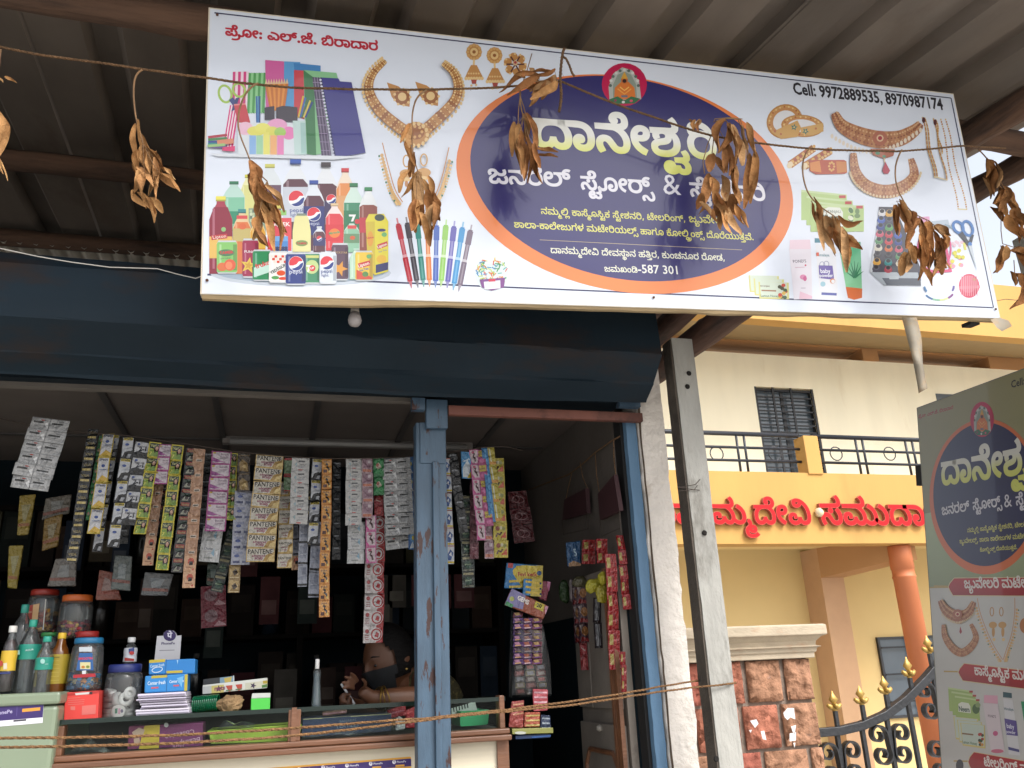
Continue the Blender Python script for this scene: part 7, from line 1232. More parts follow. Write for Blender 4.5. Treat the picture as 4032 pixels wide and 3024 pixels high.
m = MB(); m.bb((xr_-.03, YC-.012, .02), (xr_+.008, YC-.001, zr0-.002)); local(co, 'panel_trim', m, wood)
m = MB(); m.bb((xl_, YC+.022, zr1-.012), (xr_, YC+.42, zr1-.002)); local(co, 'shelf', m, pm('shelfdark', '33322f', rough=.8))
m = MB(); m.bb((xl_, YC+.42, .02), (xr_, YC+.44, zt_g-.01)); local(co, 'back_board', m, MATS['shelfdark'])
it = [('p', [(130, 1470), (1436, 1366), (1446, 1374), (1446, 1560), (130, 1600)], 'e2a63a'), ('p', [(130, 1484), (1440, 1380), (1446, 1390), (1446, 1442), (130, 1540)], '3c2a6a')]
for x, y in ((1310, 1408), (1125, 1422), (937, 1437), (748, 1451), (558, 1466), (372, 1480)):
    it += [('e', x, y, 14, 16, 'e9e6ee'), ('t', 'pe', x-6, y+6, x+6, y+5, '3c2a6a', {'bold': .03}), ('t', 'PhonePe', x+22, y+8, x+94, y+2, 'e3dfea', {'bold': .01}), ('p', [(x+12, y+24), (x+82, y+19), (x+82, y+34), (x+12, y+39)], 'e2a63a')]
print_on(co, zd, YC, it, name='payment_banner')
# pale green freezer at the left
fz = thing('chest_freezer', 'pale green chest freezer with a purple payment sticker at the lower left', 'freezer', (-.9, 2.8, .5))
a, b = W(-300, 2735, 2.80), W(237, 2723, 2.80); frz = pm('freezergreen', '78846d', rough=.4, var=.08, scale=3, coat=.1)
m = MB(); m.bb((-1.6, 2.80, -.5+.52), (b.x, 3.36, b.z-.035)); soften(local(fz, 'body', m, frz), .012)
m = MB(); m.bb((-1.6, 2.79, b.z-.033), (b.x+.004, 3.36, b.z)); soften(local(fz, 'lid', m, frz), .008)
print_on(fz, zc_, 2.80, [('p', [(-260, 1075), (383, 1010), (372, 1208), (-260, 1262)], 'e6e4ea'), ('p', [(-260, 1066), (383, 1010), (373, 1160), (-260, 1212)], '3a2a66'), ('t', 'PhonePe', -62, 1142, 108, 1122, 'b9b2d0', {'bold': .015}), ('l', [(150, 1062), (146, 1150)], 3, '6a5a92'),
      ('p', [(195, 1086), (352, 1072), (350, 1100), (194, 1114)], 'd9963a'), ('p', [(118, 1184), (230, 1174), (229, 1190), (117, 1200)], '44424a')], name='payment_sticker')
# bottles ---------------------------------------------------------
BP = {'water': [(.46, 0), (.5, .03), (.47, .3), (.5, .34), (.47, .38), (.5, .44), (.48, .5), (.5, .62), (.44, .7), (.3, .8), (.17, .87), (.15, .9)],
      'juice': [(.42, 0), (.5, .03), (.5, .35), (.46, .42), (.5, .5), (.5, .62), (.42, .72), (.28, .8), (.22, .88), (.2, .9)],
      'spray': [(.46, 0), (.5, .02), (.47, .1), (.36, .5), (.34, .6), (.4, .72), (.34, .78), (.16, .8)]}
def bottle3(label, z, x, y0, y1, w, Y, kind='water', cap='2f8f7f', lab=None, labr=(.35, .6), liq=None, body=None, caph=.1, capr=.2, extra=None, group=None, name='bottle'):
    p = W(*z(x, y1), Y); s = mpp(p)*(z(1, 0)[0]-z(0, 0)[0]); H = (y1-y0)*s; w *= s
    t = thing(name, label, 'bottle', p, group); prof = [(r*w, q*H) for r, q in BP[kind]]
    turned(t, 'body', prof+[(prof[-1][0]*.98, H*.905)], p, body or plast, 1, 24)
    if liq: turned(t, 'liquid', [(r*.95, q*.985+.001) for r, q in prof[:-2]], p, liq, 1, 20)
    if lab:
        k = lambda q: next((a+(b-a)*(q-c)/(d-c) for (a, c), (b, d) in zip(BP[kind], BP[kind][1:]) if c <= q <= d), .5)
        qs = [labr[0]+(labr[1]-labr[0])*i/6 for i in range(7)]; m = MB(); m.cc = lab; m.lathe([((max(k(q), .47))*w+.0012, q*H) for q in qs], p, 24, cap=False); o = local(t, 'label', m, printm, True)
        if extra: print_on(t, z, Y-w*.5-.0016, extra, name='label_print')
    cr = w*capr
    turned(t, 'cap', [(cr*.95, H*(1-caph)), (cr, H*(1-caph)+.001), (cr, H*.985), (cr*.9, H), (.0003, H)], p, pm('cap'+cap, cap, rough=.4), 1, 16)
    return t
YT = 2.96
bottle3('cola bottle with white cap and yellow label at the left edge on the freezer', zc_, 34, 385, 945, 120, YT, 'juice', 'd8d5cf', 'd9b23a', (.32, .62), pm('cola', '3a1d16', rough=.1), capr=.28, extra=[('e', 5, 690, 22, 26, 'b8402f'), ('p', [(30, 690), (62, 684), (62, 740), (30, 744)], 'e8dcc0'), ('l', [(-30, 780), (92, 772)], 14, '2f3a7a')])
bottle3('large dim water bottle with a teal handled cap behind the small bottles', zc_, 118, 200, 930, 190, 3.2, 'water', '2f8f7f', capr=.17)
tb = bottle3('tall water bottle with teal cap and teal wrapper on the freezer', zc_, 205, 332, 960, 180, 3.0, 'water', '2f9a84', '2a8f7c', (.46, .66), capr=.18, extra=[('t', 'AQUA', 222, 585, 292, 575, 'd9ece8', {'bold': .01}), ('r', 150, 575, 22, 40, '9fd0c4')])
bottle3('short water bottle with teal cap and teal wrapper beside the amber bottle', zc_, 350, 475, 962, 140, 2.95, 'water', '2f9a84', '2a8f7c', (.42, .63), capr=.25, extra=[('e', 372, 672, 20, 22, 'a9d8cc'), ('t', 'aqua', 392, 700, 420, 698, 'd9ece8')])
bottle3('amber drink bottle with yellow cap and yellow label on the freezer', zc_, 478, 445, 955, 155, 2.98, 'juice', 'd8b02f', 'a08a2a', (.16, .64), body=pm('amber', '6a3c12', rough=.15, coat=.3), capr=.22, extra=[('l', [(450, 640), (520, 636)], 8, '7a6a20')]+[('l', [(440, 670+k*34), (515, 666+k*34)], 6, 'c0aa4a') for k in range(6)])
bottle3('small clear bottle with white cap and red and blue label on the tape jar', zc_, 1122, 475, 738, 105, 3.05, 'juice', 'd6d6d4', 'c9ccd2', (.22, .66), capr=.3, caph=.16, extra=[('p', [(1120, 562), (1170, 552), (1170, 590), (1122, 600)], '3f4f8a'), ('e', 1148, 600, 22, 16, 'c03a36'), ('p', [(1085, 640), (1168, 650), (1168, 668), (1085, 668)], 'b0362f')])
bottle3('clear spray bottle with white nozzle standing alone on the counter glass', zd, 692, 612, 985, 82, 3.0, 'spray', 'd3d1ce', capr=.2, caph=.2, liq=clear('sanitizer', 'cfe0e8', .1))
# jars ------------------------------------------------------------
def jar3(label, z, x, y0, y1, w, Y, lid, lidh=.12, taper=1, fill=None, group=None):
    p = W(*z(x, y1), Y); s = mpp(p)*(z(1, 0)[0]-z(0, 0)[0]); H = (y1-y0)*s; w *= s/2
    t = thing('plastic_jar', label, 'jar', p, group)
    turned(t, 'body', [(w*.96*taper, 0), (w*taper, .01), (w*(taper+1)/2, H*.5), (w, H*.7), (w*.96, H*.82), (w*.8, H*(1-lidh))], p, plast, 1, 24)
    m = MB(); h0 = H*(1-lidh); m.lathe([(w*.86, h0-.002), (w*.9, h0), (w*.9, H*.98), (w*.84, H), (.0003, H)], p, 28); local(t, 'lid', m, pm('lid'+lid, lid, rough=.45), True)
    return t, p, s, H, w
def sweets(t, p, w, H, cols, n, sd, name='sweets', size=.012):
    rr = random.Random(sd); m = MB()
    for k in range(n):
        a, q = rr.random()*6.283, math.sqrt(rr.random())*w*.85; m.cc = rr.choice(cols)
        m.box(p+Vector((q*math.cos(a), q*math.sin(a), .008+rr.random()*H)), (size*1.6, size, size*.7), Matrix.Rotation(rr.random()*3, 3, 'Z') @ Matrix.Rotation(rr.random()*3, 3, 'X'))
    o = local(t, name, m, foil); o['kind'] = 'stuff'
t, p, s, H, w = jar3('dim jar with a flat red lid at the back left of the counter', zc_, 345, 60, 440, 250, 3.3, '8a2418', .12); sweets(t, p, w, H*.5, ('a03a2a', 'c08a3a', '5a2a2a'), 60, 1)
print_on(t, zc_, 3.3-w-.002, [('p', [(235, 190), (345, 168), (325, 335), (220, 345)], '9a3424'), ('p', [(290, 180), (345, 168), (325, 335), (275, 338)], 'd0a878'), ('t', 'RED', 238, 255, 280, 248, 'd8b090', {'bold': .02}), ('l', [(400, 130), (375, 400)], 9, 'c9c4bc')], name='label')
t, p, s, H, w = jar3('round clear jar with an orange lid behind the bottles', zc_, 635, 108, 470, 270, 3.2, 'b85a22', .14); sweets(t, p, w, H*.35, ('a02a3a', 'c0402f', 'c89a3a', '5a1f3a'), 50, 2)
t, p, s, H, w = jar3('jar with a red lid standing behind the blue lidded sweets jar', zc_, 722, 428, 800, 200, 3.15, 'b0302c', .12); sweets(t, p, w, H*.6, ('7a2a24', 'a0522a', '3a2a4a'), 50, 3)
t, p, s, H, w = jar3('dim jar with a green lid behind the amber bottle', zc_, 385, 436, 800, 150, 3.2, '2f7a3a', .08); sweets(t, p, w, H*.6, ('3a2a2a', '5a3a2a'), 30, 13)
# the jar of wrapped sweets on the red box, and the jar of tape rolls
t, p, s, H, w = jar3('tapered jar with a blue lid full of wrapped chocolate sweets on the red carton', zc_, 726, 488, 928, 262, YT, '1f6a94', .1, 1.1); sweets(t, p, w, H*.26, ('b0702f', '5a3a22', '3a8fc0', 'd8c8a0', '7a4a2a', '2f6fa0'), 110, 5)
print_on(t, zc_, YT-w*1.1-.002, [('p', [(690, 600), (805, 598), (815, 750), (665, 752)], '2f5f9a'), ('t', 'SMOOTH', 682, 660, 806, 655, 'd0383f', {'bold': .04}), ('r', 698, 680, 90, 60, 'd8cf9a'), ('e', 725, 722, 16, 12, 'c07a2f'), ('e', 765, 720, 16, 12, '7a8a3a'), ('p', [(640, 790), (830, 776), (835, 806), (638, 818)], 'b02a34'), ('r', 690, 548, 112, 40, 'c5ccd0'), ('p', [(650, 765), (690, 752), (700, 785), (650, 790)], '26262c'), ('p', [(715, 755), (750, 752), (748, 782), (716, 784)], 'd8d8da'), ('p', [(765, 750), (820, 750), (826, 778), (766, 780)], '2a2a30')], name='label')
t, p, s, H, w = jar3('clear jar with a dark blue lid holding white tape rolls', zc_, 1045, 722, 1180, 305, YT, '1f2a66', .14)
tp_ = pm('tape', 'd3cfca', rough=.5); k = .4521*mpp(W(470, 2780, YT))
def rollw(c, ax, R1, R0, h):
    m = MB(); M = Vector((0, 0, 1)).rotation_difference(Vector(ax).normalized()).to_matrix(); pr = [(R0, -h/2), (R1, -h/2), (R1, h/2), (R0, h/2), (R0, -h/2)]
    m.lathe(pr, c, 22, M, cap=False); return m
for x, y, ax, R1, h in ((955, 945, (.2, -.3, 1), 52, 42), (945, 1000, (0, 0, 1), 56, 40), (938, 1048, (.1, -.1, 1), 58, 40), (932, 1100, (0, -.2, 1), 58, 42), (930, 1148, (-.1, -.1, 1), 58, 40), (1130, 950, (.3, -1, .35), 50, 42), (1100, 1000, (.1, -1, .1), 60, 45), (1022, 1000, (1, -.3, .2), 56, 46), (1032, 1106, (0, -1, .05), 58, 40), (1120, 1070, (.4, -.8, .6), 52, 40), (1130, 1120, (.2, -.3, 1), 52, 40)):
    c = W(*zc_(x, y), YT-.02+.03*(ax[2] > .5)); local(t, 'tape_roll', rollw(c, ax, R1*k, R1*k*.42, h*k), tp_, True)
c_ = [W(*zc_(1032, 1106), YT).x, 0]; print_on(t, zc_, YT-.02-.5*40*k-.001, [('e', 1032, 1106, 54, 54, 'dedad4'), ('p', [(1000, 1085), (1025, 1080), (1022, 1125), (1000, 1128)], '2f7a5a'), ('p', [(1030, 1082), (1050, 1080), (1048, 1130), (1028, 1132)], 'd89aae'), ('e', 1062, 1105, 12, 16, '6a5a7a')], name='tape_label')
t = carton('carton', 'red carton under the sweets jar at the left end of the counter glass', 'box', zc_, ((563, 945), (862, 925), (852, 1182), (555, 1198)), YT-.08, .16, 'cf3f38', [('p', [(580, 952), (862, 926), (862, 950), (578, 972)], 'b3322c'), ('p', [(655, 950), (780, 938), (776, 958), (660, 968)], 'd0cbc6'), ('r', 780, 936, 26, 24, '3a2a2a')]+[('l', [(592, 995+k*18), (700+(k*37 % 40), 988+k*18)], 5, 'd9756c') for k in range(4)]+[('p', [(715, 1060), (838, 1050), (832, 1130), (712, 1140)], 'da7068'), ('r', 615, 1065, 40, 32, 'd9756c')])
# notebooks: each one a thing
bk = [(1200, 958, 1618, 936, 22), (1205, 980, 1622, 958, 18), (1188, 1004, 1622, 982, 14), (1212, 1020, 1620, 1000, 16), (1220, 1040, 1626, 1018, 16), (1232, 1060, 1634, 1040, 18), (1222, 1078, 1640, 1058, 16), (1182, 1096, 1648, 1074, 20), (1184, 1118, 1648, 1096, 22), (1186, 1140, 1648, 1118, 20)]
NL = ['topmost thin notebook of the lilac edged pile, under the blue cartons'] + ['white edged notebook in the middle of the lilac pile']*8 + ['lowest notebook of the lilac edged pile, lying on the counter glass']
for i, (x0, y0, x1, y1, h) in enumerate(bk):
    Y = YT-.07+.012*math.sin(i*2.3); carton('notebook', NL[i], 'notebook', zc_, ((x0, y0), (x1, y1), (x1, y1+h), (x0, y0+h)), Y, .17, ('cdc5d6', 'd6cfd9', 'c3bccb')[i % 3], [('l', [(x0+4, y0+h*.8), (x1-4, y1+h*.8)], 3.5, '6a6076')], group='notebooks in the pile on the counter', part='paper_block', bev=0)
gum = lambda x0, y0, x1, y1: [('p', [(x0+10, y0-18), (x1-10, y0-24), (x1-10, y0-2), (x0+8, y0+6)], 'c2b23a')]
carton('carton', 'lower blue gum carton resting on the notebooks', 'box', zc_, ((1262, 800), (1636, 778), (1628, 932), (1256, 950)), YT-.06, .1, '2b7ab8', [('p', [(1320, 800), (1460, 790), (1458, 812), (1318, 822)], 'b9a63a'), ('t', 'Center fresh', 1285, 880, 1440, 868, 'cfe2f0', {'bold': .02, 'ys': 1.5}), ('l', [(1316, 905), (1380, 900)], 14, 'c05a6a'), ('l', [(1456, 790), (1450, 940)], 4, '1f5a8c'), ('t', 'Center fresh', 1475, 862, 1600, 852, 'cfe2f0', {'bold': .02, 'ys': 1.5}), ('l', [(1510, 885), (1560, 882)], 14, 'c05a6a'), ('p', [(1608, 788), (1636, 784), (1630, 928), (1604, 930)], 'b9a63a'), ('p', [(1540, 820), (1600, 800), (1580, 900)], '6fb0dc')], bev=.004)
carton('carton', 'upper blue gum carton turned on top of the other, in front of the payment stand', 'box', zc_, ((1298, 664), (1702, 648), (1698, 780), (1294, 790)), YT-.055, .1, '2470b0', [('p', [(1300, 662), (1440, 652), (1438, 678), (1300, 688)], 'b9a63a'), ('t', 'Center fresh', 1308, 728, 1430, 712, 'b8d2e6', {'bold': .015, 'ys': 1.5}), ('l', [(1450, 655), (1440, 785)], 4, '1d568a'), ('p', [(1450, 756), (1590, 750), (1590, 772), (1450, 778)], 'b9a63a'), ('o', 1370, 745, 46, 22, 6, 'cfdde8', -12), ('p', [(1540, 660), (1552, 660), (1548, 700)], '9cc4e0')], bev=.004)
sd_ = thing('payment_stand', 'white payment card stand with a round purple badge behind the blue cartons', 'stand', W(*zc_(1455, 700), 3.06))
m = MB(); m.prism([W(*zc_(*q), 3.06) for q in ((1368, 452), (1420, 450), (1428, 425), (1450, 405), (1480, 400), (1512, 406), (1535, 428), (1540, 448), (1580, 446), (1555, 800), (1330, 800))], (0, .004, 0)); local(sd_, 'card', m, pm('standcard', 'bdbcbf', rough=.5))
print_on(sd_, zc_, 3.06, [('e', 1478, 448, 55, 48, '35265e'), ('t', 'pe', 1456, 470, 1496, 468, 'dcd8e6', {'bold': .04}), ('t', 'PhonePe', 1405, 528, 1522, 524, '35265e', {'bold': .015}), ('l', [(1388, 578), (1520, 574)], 5, '77757c')], name='stand_print')
t = carton('carton', 'fruit printed open carton tray at the back of the counter', 'box', zc_, ((1765, 880), (2330, 815), (2325, 905), (1765, 958)), 3.0, .16, 'c3c4be', [('p', [(1765, 895), (1842, 886), (1842, 950), (1765, 956)], 'b3b5b4'), ('p', [(1842, 886), (1950, 874), (1950, 942), (1842, 950)], 'c2b56a'), star(1905, 912, 34, '4a2f4a', 0), ('t', 'nuts', 1868, 928, 1960, 918, '7a3a5a', {'bold': .04})]+[('p', [(x, y), (x+60, y-6), (x+56, y+40), (x+28, y+52)], 'b84a3a') for x, y in ((1965, 885), (2050, 876))]+[('l', [(x, y+42), (x+56, y+36)], 9, '4a7a4a') for x, y in ((1968, 885), (2052, 876))]+[('p', [(2135, 862), (2330, 838), (2328, 890), (2135, 920)], 'c8c6b0'), star(2205, 884, 30, '3a2a4a', 20), ('p', [(2290, 842), (2330, 838), (2328, 865), (2290, 868)], 'b09a2f'), ('p', [(2280, 880), (2328, 870), (2326, 896), (2282, 904)], '4f7a3a')])
print_on(t, zc_, 3.03, [('p', [(1770, 830), (1920, 812), (1920, 862), (1770, 878)], '2f3236'), ('p', [(1915, 815), (2030, 800), (2035, 862), (1915, 872)], '7f9db0'), ('p', [(1950, 820), (2020, 805), (2010, 850), (1960, 860)], 'c9b25a'), ('l', [(2035, 796), (2038, 880)], 8, 'd8dad8')], name='inner_flap')
cl_ = thing('bangle_roll', 'roll of dark green glass bangles beside the paper bag', 'bangles', W(*zc_(1790, 1110), 2.97))
for i in range(13):
    c = W(*zc_(1690+i*17, 1046-i*1.5), 2.99); k = mpp(c)*.4521; m = MB(); m.tube([c+Vector((.004*math.cos(a), 62*k*math.cos(a), 62*k*math.sin(a))) for a in [j/18*6.283 for j in range(18)]], .0028, 6, closed=True); local(cl_, 'bangle', m, pm('greenglass', '0f5a3a', rough=.15, coat=.3), True)
pb = thing('paper_bag', 'crumpled brown paper bag on the counter beside the green box', 'bag', W(*zc_(2005, 1115), 2.96)); m = MB(); c = W(*zc_(2005, 1040), 2.98); k = mpp(c)*.4521
rows = []
for j in range(11):
    f = math.pi*j/10; row = []
    for i in range(18):
        a = 6.283*i/18; v = Vector((112*math.sin(f)*math.cos(a), 90*math.sin(f)*math.sin(a), -76*math.cos(f))); v *= 1+.28*noise.noise(v*.02+Vector((3, 1, 2)))+.16*noise.noise(v*.06)
        if v.x < -40: v.z *= .75
        row.append(c+v*k)
    row.append(row[0]); rows.append(row)
m.grid(rows); local(pb, 'bag_body', m, pm('kraft', '9a7c58', rough=.85, var=.25, scale=25, bump=.8, bscale=45))
carton('carton', 'small bright green box with a white lid beside the paper bag', 'box', zd, ((178, 905), (330, 895), (326, 998), (175, 1005)), 2.95, .08, '4fc04a', [('p', [(186, 872), (332, 866), (331, 898), (182, 906)], 'c9c9c4')])
m = carton('carton', 'white lid of the small green box', 'lid', zd, ((186, 866), (332, 862), (331, 897), (180, 904)), 2.948, .084, 'c6c6c0')
# inside the counter
YI = 2.93
carton('gift_box', 'purple and yellow gift box lying upside down inside the counter', 'box', zc_, ((1122, 1238), (1770, 1206), (1764, 1412), (1112, 1438)), YI, .12, '6f2a5c', [('p', [(1255, 1232), (1392, 1224), (1384, 1428), (1210, 1436)], 'cfae3a'), ('p', [(1125, 1240), (1262, 1232), (1220, 1330), (1190, 1436), (1112, 1438)], '7a2a55'), ('p', [(1150, 1290), (1210, 1250), (1262, 1268), (1240, 1330), (1170, 1340)], 'c7a596'), ('p', [(1165, 1345), (1215, 1335), (1222, 1390), (1170, 1400)], 'c9a090'), ('e', 1448, 1226, 20, 20, 'c9c2c6'), ('t', 'Collection', 1690, 1262, 1440, 1316, 'd8a9c4', {'bold': .0}), ('t', 'Beauty', 1740, 1330, 1560, 1372, 'd8a9c4'), ('t', 'Mark', 1600, 1385, 1500, 1402, 'c98fb0')])
def tray(label, z, quad, Y, dep, col, cat='tray'):
    P = [W(*z(*q), Y) for q in quad]; t = thing('plastic_tray', label, cat, (sum(P, Vector())/4)); m = MB(); m.cc = col
    a, b, c, d = P; k = Vector((0, dep, 0)); i_ = Vector((.006, 0, 0)); m.quad(d, c, b, a); m.quad(d+k, c+k, b+k, a+k); m.quad(a, d, d+k, a+k); m.quad(b, c, c+k, b+k); m.quad(d, c, c+k, d+k)
    o = local(t, 'tray_body', m, printm); md = o.modifiers.new('s', 'SOLIDIFY'); md.thickness = .003
    m = MB(); m.cc = col; m.tube([a, b, b+k, a+k, a], .004, 6); local(t, 'tray_rim', m, printm); return t
tray('lime green plastic tray inside the counter', zc_, ((1812, 1290), (2620, 1228), (2590, 1372), (1830, 1400)), YI, .2, '9fb23f')
tray('green plastic basket at the right end inside the counter', zd, ((1838, 1015), (2058, 1002), (2046, 1105), (1842, 1120)), YI, .14, '1f8a58', 'basket')
carton('price_tray', 'white slotted tray standing in the green basket', 'tray', zd, ((1762, 985), (1952, 930), (1970, 998), (1768, 1050)), YI+.05, .004, 'b9bfbd', [('l', [(1785+k*22, 1010-k*6), (1780+k*22, 975-k*6)], 9, '26302f') for k in range(6)])
carton('carton', 'dark blue saree box lying inside the middle of the counter', 'box', zd, ((585, 1068), (1290, 1024), (1288, 1165), (578, 1214)), YI, .2, '1c2a4e', [('l', [(590, 1070), (1288, 1027)], 5, 'cfc69a'), ('p', [(742, 1060), (965, 1046), (960, 1190), (745, 1202)], '223056'), ('t', 'BANARAS', 880, 1098, 1010, 1086, '6a7488'), ('l', [(850, 1110), (1035, 1096)], 3, '8a90a0'), ('t', 'TEXTILES', 850, 1140, 1030, 1128, '7a8496')])
for lab, q, c in (('clear plastic bag of goods behind the gift box in the counter', ((1890, 1262), (1960, 1180), (2040, 1215), (2120, 1190), (2212, 1205), (2212, 1262)), 'z'), ('crumpled clear bag lying at the left inside the counter', ((620, 1440), (700, 1395), (790, 1340), (860, 1395), (960, 1432), (960, 1470), (600, 1474)), 'z'), ('white clear bag in front of the saree box in the counter', ((1040, 1190), (1090, 1120), (1180, 1085), (1300, 1120), (1320, 1165), (1040, 1192)), 'd'), ('long clear bag along the front of the saree box', ((580, 1222), (600, 1180), (760, 1165), (1000, 1150), (1040, 1160), (1038, 1190), (590, 1226)), 'd')):
    z = zc_ if c == 'z' else zd; P = [W(*z(*p), YI-.03) for p in q]; t = thing('plastic_bag', lab, 'bag', sum(P, Vector())/len(P)); m = MB(); cc = sum(P, Vector())/len(P); rows = []
    for r in range(5): rows.append([cc+(p-cc)*math.cos(r*.36)+Vector((0, -.03*math.sin(r*.36)+.01*noise.noise(p*40+Vector((r, 0, 0))), .006*noise.noise(p*60+Vector((0, r, 0))))) for p in P+[P[0]]])
    m.grid(rows); local(t, 'bag_film', m, bag)
for lab, q, c in (('red packet with pink front at the right inside the counter', ((1400, 1000), (1500, 960), (1505, 1140), (1400, 1140)), 'a82a36'), ('red packet lying behind the saree box', ((1250, 1000), (1400, 955), (1420, 1040), (1290, 1060)), '9a2430'), ('small white packet beside the mullion in the counter', ((1318, 1080), (1350, 1040), (1400, 1080), (1398, 1150), (1322, 1160)), 'c9c7cc'), ('striped brown packet behind the clear bags in the counter', ((740, 1010), (940, 990), (935, 1030), (742, 1050)), '7a5a50')):
    packet('packet', lab, 'packet', zd, q, YI+.04, c, [('l', [(q[0][0]+8, (q[0][1]+q[-1][1])/2), (q[1][0]-8, (q[1][1]+q[2][1])/2)], 14, _mix(c, 'e8a0c0', .5))])
